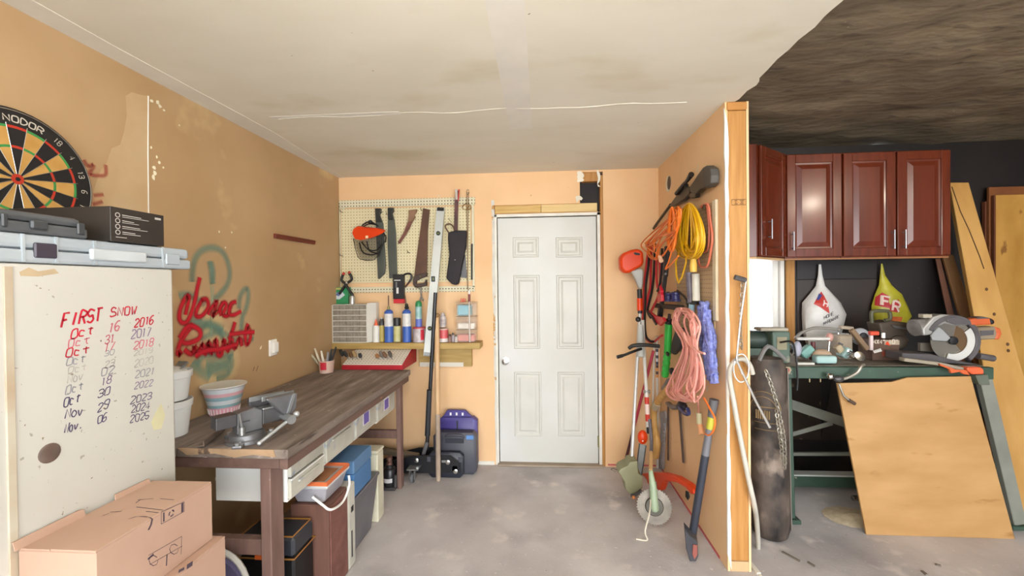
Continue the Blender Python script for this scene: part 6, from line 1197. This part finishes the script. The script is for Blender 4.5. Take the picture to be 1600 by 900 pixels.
# clamp lever hanging in front
t = T('bar_clamp', 'steel crank clamp hooked on the green bench edge', 'clamp', tuple(qy(1330, 632, 2.60)))
P('arm', MB().tube(cat([qy(1302, 589, 2.63), qy(1318, 592, 2.625), qy(1338, 583, 2.62), qy(1346, 572, 2.62), qy(1350, 570, 2.64)], 4), .009, 8), m_chn, t, smooth=True); P('pivot', MB().ball(qy(1310, 592, 2.62), (.03, .02, .02)), m_st2, t, smooth=True); P('knob', MB().ball(qy(1297, 588, 2.62), .02), m_chrome, t, smooth=True); P('crank', MB().tube([qy(1311, 600, 2.60), qy(1318, 618, 2.59), qy(1332, 630, 2.585)], .006, 8), m_chn, t, smooth=True); P('crank_grip', MB().tube([qy(1326, 625, 2.587), qy(1336, 631, 2.583)], .010, 8), mat('grip_brown', '4a382c', rough=.5), t, smooth=True)
# ---------------------------------------------------------------- things on the green bench
G0 = gzt+.001
a, b = qy(1206, 520, 2.78), qy(1224, 570, 2.78)
t = T('belt_sander', 'old green box-bodied bench machine at the left bench end', 'machine', (1.45, 2.8, G0))
m_ga = mat('machine_green', '3e5246', '54665a', rough=.5, sc=5, spot=[('8a8676', 12, .62, .08)])
P('tower', MB().box2((1.465, 2.74, G0), (1.575, 2.86, qy(1215, 518, 2.74).z)), m_ga, t, bev=.012, seg=2); P('motor', MB().tube([(1.33, 2.86, G0+.14), (1.465, 2.86, G0+.14)], .062, 16), mat('motor_dark_green', '2a3630', '3a463e', rough=.5, sc=8), t, smooth=True); P('motor_foot', MB().box2((1.35, 2.82, G0), (1.45, 2.90, G0+.085)), m_ga, t); P('data_plate', MB().box2((1.49, 2.737, G0+.09), (1.55, 2.7395, G0+.17)), mat('data_plate', '8a8268', rough=.6), t); P('dust_cap', MB().box2((1.40, 2.75, qy(1215, 518, 2.74).z+.001), (1.57, 2.85, qy(1215, 516, 2.74).z+.012)), mat('dusty_cap', 'a8a090', rough=.8), t, bev=.005)
def qb(x, y, Y, m=.03):
    p = qy(x, y, Y); p.z = max(p.z, G0+m); return p
t = T('drill_stand', 'dusty tool stand with white arm and maroon post', 'stand', (1.86, 2.78, G0))
P('post', MB().tube([qb(1271, 568, 2.88), qb(1270, 534, 2.88)], .014, 10), mat('maroon_post', '5a2a2a', rough=.5), t, smooth=True); P('base_nut', MB().lathe([(.026, 0), (.026, .02), (.018, .026)], tr(qb(1271, 568, 2.88).x, 2.88, G0), 8), mat('nut_brown', '5c4038', rough=.5), t); P('arm', MB().bar(qb(1243, 529, 2.88), qb(1295, 529, 2.88), .04, .018), mat('arm_white', 'c9c6c2', rough=.4), t, bev=.005); P('arm_end', MB().ball(qb(1296, 527, 2.88), (.022, .02, .03)), mat('arm_pink', 'b88a80', rough=.5), t, smooth=True)
P('hose', MB().tube(cat([qb(1243, 529, 2.88), qb(1252, 520, 2.88), qb(1270, 513, 2.87), qb(1290, 513, 2.86), qb(1310, 515, 2.86)], 5), .010, 8), mat('hose_grey', '7a7670', rough=.5), t, smooth=True); P('rod', MB().tube([qb(1296, 532, 2.88), qb(1294, 555, 2.88)], .006, 8), m_chrome, t, smooth=True)
t = T('cut_off_saw', 'dusty metal tool with long tan arm in the bench middle', 'power tool', (2.05, 2.95, G0))
P('body', MB().box2((qb(1302, 520, 2.95).x, 2.90, G0), (qb(1325, 520, 2.95).x, 3.0, qb(1310, 522, 2.95).z)), mat('dusty_metal', '8a7c68', 'a09080', rough=.6, sc=9), t, bev=.01); P('long_arm', MB().bar(qb(1312, 511, 2.92), qb(1332, 513, 2.92), .03, .022), MC['dusty_metal'], t, bev=.004); P('tilted_arm', MB().bar(qb(1330, 515, 2.9), qb(1355, 546, 2.9), .03, .03), mat('arm_tan', '8c7258', rough=.6), t, bev=.004); P('lever', MB().tube([qb(1310, 521, 2.90), qb(1326, 522, 2.90)], .006, 6), m_chrome, t)
t = T('sander', 'pale blue power sander lying on the bench clutter', 'power tool', (1.8, 2.8, G0))
m_pb = mat('pale_blue_tool', '8aa8a8', '9fbcb8', rough=.5, sc=7)
P('body', MB().bar(qb(1272, 566, 2.74), qb(1304, 562, 2.74), .06, .05), m_pb, t, bev=.014, seg=3); P('handle', MB().bar(qb(1252, 556, 2.82), qb(1268, 542, 2.82), .05, .06), mat('teal_tool', '6f9a92', rough=.5), t, bev=.014, seg=2); P('dust_bag', MB().ball(qb(1284, 555, 2.79, .042), (.06, .035, .04)), mat('dust_tan', 'a08870', 'b8a088', rough=.8, sc=9), t, smooth=True)
t = T('jig_saw', 'pale blue jig saw standing against the tan tool', 'power tool', (2.0, 2.76, G0))
P('body', MB().bar(qb(1314, 548, 2.81, .05), qb(1324, 566, 2.81, .05), .07, .07), m_pb, t, bev=.012, seg=2); P('nose', MB().bar(qb(1307, 540, 2.81), qb(1314, 550, 2.81), .04, .04), mat('nose_tan', 'b0a084', rough=.5), t, bev=.006); P('blade', MB().bar(qb(1310, 536, 2.80), qb(1317, 539, 2.80), .004, .012), m_st2, t)
t = T('socket_set', 'heap of chrome wrenches on the bench centre', 'wrenches', (2.1, 2.75, G0))
for i, (p0, p1) in enumerate((((1325, 548), (1345, 560)), ((1332, 552), (1350, 566)), ((1326, 556), (1342, 563)))):
    P('wrench', MB().tube([qb(*p0, 2.74), qb(*p1, 2.74)], [.009, .006], 8), m_chrome, t, smooth=True)
P('ratchet_head', MB().lathe([(.03, -.01), (.03, .01), (.01, .012)], fr(qb(1342, 557, 2.73), (1, 0, 0), z=(-.2, -.9, .4)), 16), m_chrome, t, smooth=True)
t = T('hearing_muffs', 'round silver and black earmuff leaning behind the tools', 'earmuff', tuple(qb(1347, 540, 3.0)))
P('cup', MB().lathe([(.058, 0), (.06, .02), (.045, .04), (.02, .046)], fr(qb(1342, 526, 3.06), (1, 0, 0), z=(-.1, -.95, .1)), 20), mat('muff_silver', 'a8aab0', rough=.3), t, smooth=True); P('pad', MB().lathe([(.03, .045), (.026, .05), (.01, .052)], fr(qb(1342, 526, 3.06), (1, 0, 0), z=(-.1, -.95, .1)), 14), m_black, t); P('band', MB().tube([qb(1344, 535, 3.05), qb(1345, 560, 3.05)], .014, 8), mat('muff_black', '1d1c20', rough=.5), t, smooth=True)
t = T('cord_heap', 'tangle of dusty wires on the left of the green bench', 'wires', (1.7, 2.82, G0), None)
R_ = random.Random(4)
for k, cc in enumerate(('5c5048', 'a09688', '2a2628', '7a8890')):
    pts = [qb(R_.uniform(1234, 1247), R_.uniform(536, 566), 2.91+R_.random()*.07) for _ in range(9)]
    P('wire', MB().tube(cat(pts, 5), .006, 6), mat('wire_'+cc, cc, rough=.5), t, smooth=True)
P('fitting', MB().ball(qb(1246, 545, 2.76, .052), (.025, .02, .05)), mat('fitting_grey', '9a9aa8', rough=.4), t, smooth=True); P('tray', MB().box2((1.60, 2.71, G0), (1.70, 2.735, G0+.012)), mat('tray_pale', 'c0beb4', rough=.5), t)
# chainsaw in the back, stacked boxes with lettering
t = T('chainsaw', 'dusty dark chainsaw with loop handle in front of the yellow bag', 'chainsaw', (2.35, 3.1, G0))
m_cs = mat('dusty_dark_tool', '3a3028', '55483c', rough=.7, sc=10)
P('engine', MB().ext(zy([(150, 470), (240, 455), (360, 470), (370, 510), (340, 560), (380, 600), (300, 610), (210, 600), (170, 540)], 1340, 400, 4.5, 3.03), (0, .12, 0)), m_cs, t, bev=.012, seg=2); P('top_handle', MB().tube(cat(zy([(100, 470), (98, 400), (120, 388), (210, 388), (228, 410), (225, 445), (190, 452)], 1340, 400, 4.5, 3.02), 5), .012, 8), mat('handle_olive', '4c4a34', rough=.6), t, smooth=True); P('guide_bar', MB().ext(zy([(240, 485), (420, 515), (415, 530), (260, 505)], 1340, 400, 4.5, 3.01), (0, .006, 0)), m_st3, t); P('starter', MB().ball(qy(1404, 535, 3.02), (.06, .02, .05)), m_cs, t, smooth=True)
zst = qy(1385, 549, 2.88).z
t = T('tool_box_carton', 'brown tool carton marked 10 inch behind the fence', 'box', (2.35, 2.95, G0))
a, b = qy(1363, 531, 2.86), qy(1405, 546, 2.86)
P('carton', MB().box2((a.x, 2.86, G0), (b.x, 2.98, a.z)), mat('carton_brown', '4a3226', '5c4232', rough=.6), t, bev=.002); q = MB(); text(q, '4X4"', qy(1365, 537, 2.857), (1, 0, 0), (0, 0, 1), .026, w=.014, stroke=.2); text(q, '10"', qy(1389, 537, 2.857), (1, 0, 0), (0, 0, 1), .026, w=.015, stroke=.18); P('lettering', q, mat('letter_cream', 'd0c4b4', rough=.6), t)
P('label_band', MB().box2((qy(1390, 540, 2.857).x-.03, 2.8585, a.z-.032), (b.x, 2.8595, a.z-.002)), mat('band_tan', 'a89682', rough=.6), t); P('red_band', MB().box2((qy(1378, 540, 2.857).x, 2.857, G0+.03), (b.x, 2.8585, G0+.06)), mat('band_red', '7a3424', rough=.5), t); P('orange_spot', MB().ext([qy(1383, 538, 2.856), qy(1387, 533, 2.856), qy(1391, 540, 2.856)], (0, .001, 0)), m_or, t)
t = T('f_clamp', 'orange handled bar clamp standing on the bench', 'clamp', (2.2, 2.8, G0)); P('bar', MB().bar(qy(1361, 547, 2.80), qy(1361, 524, 2.80), .018, .012, up=(0, -1, 0)), mat('clamp_pale', 'c9b8b8', rough=.4), t); P('handle', MB().bar(qy(1358, 520.5, 2.79), qy(1372, 520.5, 2.79), .03, .026), mat('clamp_orange', 'c2452c', rough=.45), t, bev=.005); P('screw', MB().tube([qy(1380, 528, 2.80), qy(1380, 520, 2.80)], .010, 8), m_pw, t)
t = T('paper_scrap', 'white paper scraps lying before the carton', 'paper', tuple(qy(1370, 549, 2.75))); P('sheet', MB().ext([qy(1364, 549, 2.74), qy(1376, 545, 2.80), qy(1378, 549, 2.78), qy(1366, 552, 2.72)], (0, 0, .004)), mat('paper_white', 'd8d6d2', rough=.6), t)
# mitre saw
def zb(*a):
    o = zy(*a)
    for p in o: p.z = max(p.z, G0+.001)
    return o
YM = 2.82; zm = (1400, 470, 6)
t = T('mitre_saw', 'mitre saw with big round blade guard and orange handle', 'mitre saw', (2.55, 2.9, G0))
m_ms = mat('saw_grey', '8f8d8a', 'a5a39f', rough=.4, metal=.3, sc=8); m_md = mat('saw_dark', '4a4648', '5a5658', rough=.45, sc=7); m_mo = mat('saw_orange', 'b4502a', 'c86434', rough=.45)
P('base', MB().ext(zb([(60, 490), (330, 500), (500, 545), (720, 590), (800, 610), (700, 640), (340, 575), (60, 560)], *zm, 2.72), (0, .13, 0)), m_md, t, bev=.006); P('base_rail', MB().ext(zy([(80, 535), (430, 580), (640, 625), (640, 660), (430, 610), (80, 570)], *zm, 2.615), (0, .04, 0)), mat('rail_dusty', '8c8272', rough=.6), t, bev=.003)
P('fence', MB().ext(zb([(70, 470), (330, 500), (330, 555), (70, 540)], *zm, 2.80), (0, .02, 0)), mat('fence_dark', '5a4f46', '6f6458', rough=.5), t, bev=.002); P('rear_fence', MB().ext(zy([(230, 395), (335, 395), (360, 480), (230, 470)], *zm, 2.88), (0, .02, 0)), mat('fence_grey', '6c655c', rough=.5), t)
P('orange_end', MB().ext(zy([(672, 625), (800, 625), (830, 645), (830, 690), (720, 690), (672, 655)], *zm, 2.60), (0, .05, 0)), mat('end_orange', 'd8603a', rough=.4), t, bev=.006); P('orange_strip', MB().ext(zy([(410, 590), (500, 620), (560, 645), (660, 650), (690, 695), (640, 690), (600, 665), (520, 680), (500, 640), (420, 610)], *zm, 2.60), (0, .012, 0)), m_mo, t)
bc_ = qy(1487, 532, YM); Mb2 = fr(bc_, (1, 0, .0), z=(0, -1, 0)); RB = .127
P('blade', MB().lathe([(RB, -.002), (RB, .001), (.03, .0015)], Mb2, 48), mat('saw_blade', '9a948c', 'c0b8aa', rough=.22, metal=.8, sc=5), t, smooth=True)
P('blade_copper', MB().ext([Mb2 @ V((r*math.cos(a), r*math.sin(a), .002)) for r, a in [(.03, -.9+.2*k) for k in range(12)]+[(.095, 1.3-.2*k) for k in range(12)]], (0, -.0006, 0)), mat('blade_copper', '96785a', rough=.3, metal=.8), t)
P('lower_guard', MB().ext([Mb2 @ V((r*math.cos(a), r*math.sin(a), .006)) for r, a in [(.085, -1.9+.16*k) for k in range(17)]+[(.130, .66-.16*k) for k in range(17)]], (0, -.004, 0)), mat('guard_pale', 'bdbcb8', rough=.35), t)
P('upper_guard', MB().ext([Mb2 @ V((r*math.cos(a), r*math.sin(a), -.025)) for r, a in [(.133, -.9+.2*k) for k in range(19)]+[(.163, 2.7-.2*k) for k in range(19)]], (0, -.04, 0)), m_md, t, bev=.004)
P('guard_plate', MB().ext(zy([(330, 325), (405, 245), (445, 275), (515, 350), (480, 380), (345, 372)], *zm, YM-.02), (0, .012, 0)), mat('plate_grey', 'a9abac', rough=.35, metal=.3), t, bev=.003); P('arbor', MB().lathe([(.026, .0), (.026, .016), (.01, .018)], Mb2, 12), m_black, t)
P('motor', MB().tube([qy(1428, 512, YM+.05), qy(1446, 510, YM+.05)], [.055, .055], 16), mat('motor_black_silver', '6a6562', '8a8682', rough=.4, sc=20), t, smooth=True); P('arm', MB().ext(zy([(250, 260), (350, 150), (430, 125), (560, 135), (660, 175), (700, 230), (560, 235), (470, 215), (400, 240), (330, 320), (260, 330)], *zm, YM-.01), (0, .07, 0)), m_ms, t, bev=.01, seg=2); P('arm_dark_panel', MB().ext(zy([(470, 165), (560, 150), (680, 190), (690, 225), (560, 225), (480, 200)], *zm, YM-.018), (0, .008, 0)), m_md, t, bev=.002)  # motor, grey arm and a dark grey panel on its face
P('handle', MB().ext(zy([(680, 175), (800, 155), (920, 170), (935, 200), (925, 222), (800, 230), (700, 238)], *zm, YM-.015), (0, .05, 0)), m_mo, t, bev=.01, seg=2); P('handle_tip', MB().ext(zy([(880, 165), (922, 172), (936, 200), (926, 224), (890, 222)], *zm, YM-.02), (0, .06, 0)), m_black, t, bev=.008); P('handle_top', MB().ext(zy([(760, 158), (820, 148), (900, 165), (760, 172)], *zm, YM-.018), (0, .056, 0)), m_md, t, bev=.003)
P('carry_rail', MB().ext(zy([(740, 250), (930, 240), (950, 270), (945, 360), (760, 370)], *zm, YM+.0), (0, .06, 0)), mat('rail_worn', '7a6c58', '8c7e6a', rough=.55), t, bev=.006); P('carry_end', MB().ext(zy([(930, 242), (985, 260), (1000, 310), (975, 365), (935, 365), (955, 300)], *zm, YM-.006), (0, .072, 0)), m_mo, t, bev=.006); P('rail_slot', MB().ext(zy([(790, 280), (920, 275), (915, 320), (800, 330)], *zm, YM-.003), (0, .004, 0)), m_md, t)
P('knob', MB().tube([qy(1528, 556, YM), qy(1552, 560, YM)], .02, 10), m_md, t, smooth=True); P('grease_cap', MB().box2((qy(1443, 492, YM).x, YM, qy(1443, 497, YM).z), (qy(1457, 492, YM).x, YM+.04, qy(1443, 491, YM).z)), mat('cap_dust', '9a9280', rough=.6), t, bev=.003)
P('end_post', MB().ext(zy([(750, 700), (865, 690), (890, 790), (790, 790)], *zm, 2.60), (0, .05, 0)), mat('post_olive', '5c6256', rough=.5), t, bev=.004)
# ---------------------------------------------------------------- plywood sheet, punching bag, boards
m_ply = mat('birch_plywood', 'a07846', 'b48c5a', rough=.55, sc=2.5, st=(1, 4, 3), spot=[('8f6430', 4, .62, .1)])
A = [V((qz(1354, 824, 0).x, 2.645, .001)), V((qz(1586, 828, 0).x, 2.645, .001)), qy(1517, 588, 2.62), qy(1418, 590, 2.62), qy(1394, 597, 2.62), qy(1308, 599, 2.62)]
A[0] = V((qy(1354, 824, 2.585).x, 2.585, .001)); A[1] = V((qy(1586, 829, 2.585).x, 2.585, .001))
t = T('plywood_sheet', 'plain plywood sheet leaning on the green bench front', 'plywood', (2.3, 2.58, 0)); P('sheet', MB().ext(A, (0, .012, 0)), m_ply, t, bev=.001)
c = qz(1203, 826, 0); tp = qy(1200, 545, 2.60)
t = T('punching_bag', 'worn black leather punching bag standing by the post', 'punching bag', (c.x, c.y, 0))
m_lb = mat('worn_leather', '140f0f', '5e5148', rough=.65, sc=11, st=(1, 1, .6), bump=.4, bsc=22, spot=[('85766a', 7, .58, .1), ('120e0e', 5, .60, .08)])
cy_ = 2.552; cx_ = qy(1203, 826, cy_).x; tx_ = qy(1202, 560, cy_).x
rings = []
for z, r in ((.003, .07), (.02, .092), (.06, .103), (.3, .107), (.6, .107), (.9, .104), (1.02, .098), (1.06, .08), (1.07, .03)):
    f = z/1.07; cc = V((cx_*(1-f)+(tx_-.02)*f, cy_, z)); rings.append([cc+V((r*math.cos(k*math.pi/12), r*math.sin(k*math.pi/12), 0)) for k in range(24)])
P('body', MB().loft(rings), m_lb, t, smooth=True)
q = MB(); lc = V((cx_*.4+tx_*.6-.02, cy_, .72))
for k, (z, w) in enumerate(((.79, .006), (.70, .004), (.66, .004))):
    q.ribbon([lc+V((.1085*math.cos(a), .1085*math.sin(a), z-.72)) for a in [-2.6+.15*i for i in range(9)]], w, (0, -1, 0))
for i in range(7):
    a = -2.5+.1*i; n_ = V((math.cos(a), math.sin(a), 0)); q.ribbon([lc+n_*.1088+V((0, 0, .0)), lc+n_*.1088+V((0, 0, .05))], .008, (0, -1, 0))
for rr in (.10, .13): q.ribbon([lc+V((.1092*math.cos(-2.2+rr*7*math.cos(k*.2)), .1092*math.sin(-2.2+rr*7*math.cos(k*.2)), .03+rr*math.sin(k*.2))) for k in range(1, 16)], .005, (0, -1, 0))
P('gold_print', q, mat('gold_print', '7a6038', rough=.5), t)
P('top_strap', MB().tube(cat([V((tx_-.09, cy_-.06, 1.05)), V((tx_-.02, cy_-.03, 1.13)), V((tx_+.08, cy_-.02, 1.05))], 5), .012, 8), mat('strap_grey', '6c6a68', rough=.5), t, smooth=True); P('seam_strip', MB().bar((cx_+.105, cy_-.02, .05), (tx_+.085, cy_-.02, 1.0), .006, .03, up=(0, 1, 0)), mat('seam_grey', '6a6058', rough=.6), t)
t = T('heavy_chain', 'grey steel chain hanging down the punching bag side', 'chain', tuple(qy(1225, 735, 2.52))); chain(t, [qy(1196, 578, 2.400), qy(1203, 596, 2.400), qy(1212, 625, 2.405), qy(1218, 650, 2.410), qy(1224, 680, 2.390), qy(1226, 710, 2.400), qy(1225, 735, 2.410)], .030, m_chn, .0038)
t = T('fall_arrest_loop', 'second run of grey chain beside the punching bag', 'chain', tuple(qy(1219, 720, 2.53))); chain(t, [qy(1213, 640, 2.400), qy(1217, 670, 2.380), qy(1221, 700, 2.390), qy(1221, 722, 2.400)], .028, m_chn, .0035)
m_pine = mat('rough_pine', 'ab7c3c', 'c59a58', rough=.7, sc=3, st=(2, 2, .5), bump=.15, bsc=14, spot=[('5c3f24', 4, .68, .05), ('6a5a48', 2.2, .68, .1)]); m_pine2 = mat('dull_pine', '8a6440', '9c7650', rough=.7, sc=4, st=(5, 5, .6))
def plank(label, tl, tr_, Yt, bl, br, Yb, th, m, extra=None):
    a, b, c, d = qy(*tl, Yt), qy(*tr_, Yt), qy(*br, Yb), qy(*bl, Yb)
    # carry the edges down to the floor
    f = a.z/(a.z-d.z); g = b.z/(b.z-c.z); D = a+(d-a)*f; Cc = b+(c-b)*g; D.z = Cc.z = .001
    t = T('plank', label, 'plank', tuple((D+Cc)/2), 'boards leaning at the right'); P('board', MB().ext([a, b, Cc, D], (.01, th, 0)), m, t, bev=.004)
    if extra: P('crack', MB().tube([qy(*p, Yt-(Yt-Yb)*.0-.0)+V((0, -.004, 0)) for p in extra], .0025, 5), mat('crack_dark', '4a3420', rough=.9), t)
    return t
def onplank(tl, tr_, Yt, bl, br, Yb, pts):
    a, b, c, d = qy(*tl, Yt), qy(*tr_, Yt), qy(*br, Yb), qy(*bl, Yb); n = (b-a).cross(d-a).normalized()
    o = []
    for p in pts:
        r = ray(*p); k = n.dot(a-CAMP)/n.dot(r); o.append(CAMP+r*k+n*(.002 if n.y < 0 else -.002))
    return o
wide = ((1484, 285), (1514, 285), 3.28, (1560, 700), (1632, 700), 2.95)
t = plank('wide rough pine plank with a crack leaning by the cabinets', *wide, .04, m_pine)
P('crack', MB().tube(onplank(*wide, [(1487, 292), (1500, 330), (1514, 360), (1530, 400), (1537, 420)]), .003, 5), mat('crack_dark', '4a3420', rough=.9), t)
for p in ((1553, 491), (1574, 538), (1575, 548), (1541, 452)): P('knot', MB().ball(onplank(*wide, [p])[0], (.010, .004, .012)), mat('knot_brown', '5a3a1e', rough=.7), t)
plank('narrow dull pine board between cabinet and wide plank', (1473, 398), (1490, 398), 3.38, (1560, 700), (1590, 700), 3.12, .03, m_pine2)
plank('thin reddish board leftmost behind the mitre saw', (1462, 404), (1470, 404), 3.40, (1495, 560), (1508, 560), 3.28, .02, mat('reddish_board', '7a5240', rough=.7))
a = qy(1556, 305, 3.36)
t = T('tall_plywood', 'tall knotty plywood sheet at the right edge', 'plywood', (3.42, 3.38, 0)); P('sheet', MB().box2((a.x, 3.36, .001), (3.95, 3.378, a.z)), mat('knotty_ply', '9a6c26', 'b98c42', rough=.6, sc=2.6, st=(2, 2, 1), spot=[('7a4f1a', 5, .64, .06)]), t); P('side_edge', MB().box2((a.x-.012, 3.36, .001), (a.x-.001, 3.379, a.z)), mat('ply_edge', '5c3018', rough=.6), t)
t = T('brown_board', 'dark brown board standing behind the plywood panel', 'board', (3.42, 3.41, 0)); P('sheet', MB().box2((a.x-.02, 3.385, .001), (3.93, 3.405, qy(1556, 292, 3.385).z)), mat('dark_brown_plank', '6a3a16', '7c481e', rough=.6), t, bev=.002); P('edge_batten', MB().box2((a.x-.03, 3.406, .001), (a.x+.03, 3.43, 2.1)), MC['ply_edge'], t)
# floor debris in the right bay
q = MB(); R_ = random.Random(8)
c0 = qz(1340, 815, 0); g = MB()
for r, z in ((.001, .03), (.05, .022), (.09, .010), (.13, .002)): g.v += [V((c0.x+.0+r*1.3*math.cos(k*.5236), 2.77+r*math.sin(k*.5236), max(.001, z+R_.uniform(-.003, .003)))) for k in range(12)]
for i in range(3):
    for k in range(12): g.f.append([i*12+k, i*12+(k+1) % 12, (i+1)*12+(k+1) % 12, (i+1)*12+k])
o = TH('sawdust_pile', 'low heap of pale sawdust beside the plywood sheet', 'sawdust', g, mat('sawdust', 'b5a384', 'cdbea2', rough=.95, sc=30, bump=.4), smooth=True); o['kind'] = 'stuff'
t = T('steel_coupling', 'small shiny steel fitting on the floor behind plywood', 'fitting', tuple(qz(1332, 785, 0))); c = qz(1332, 783, 0)
for i in range(3): P('ring', MB().lathe([(.018, 0), (.018, .02), (.012, .02), (.012, .0)], fr(V((c.x+.035*i, c.y+.005*i, .02)), (0, 0, 1), z=(1, .1, 0)), 14), m_chrome if i == 0 else m_st2, t, smooth=True)
for i, (p0, p1, lab) in enumerate((((1222, 862), (1250, 877), 'short dark wood splinter lying left on bay floor'), ((1262, 878), (1273, 885), 'small dark wood splinter beside the longer one'), ((1440, 892), (1448, 898), 'dark chip on the floor in front of the plywood'), ((1462, 882), (1470, 884), 'grey chip on the floor near the plywood'))):
    a, b = qz(*p0, .004), qz(*p1, .004); TH('wood_splinter', lab, 'splinter', MB().bar(a, b, .012, .007), mat('splinter_grey', '6f665c', rough=.8), group='bits on the bay floor')
t = T('fallen_trim', 'short white trim piece lying at the post foot', 'trim piece', tuple(qz(1176, 886, 0))); a, b = qz(1172, 880, .008), qz(1186, 897, .008); P('strip', MB().bar(a, b, .02, .014), m_white, t); P('broken_end', MB().bar(b, b+(b-a)*.25, .012, .008), m_white, t)
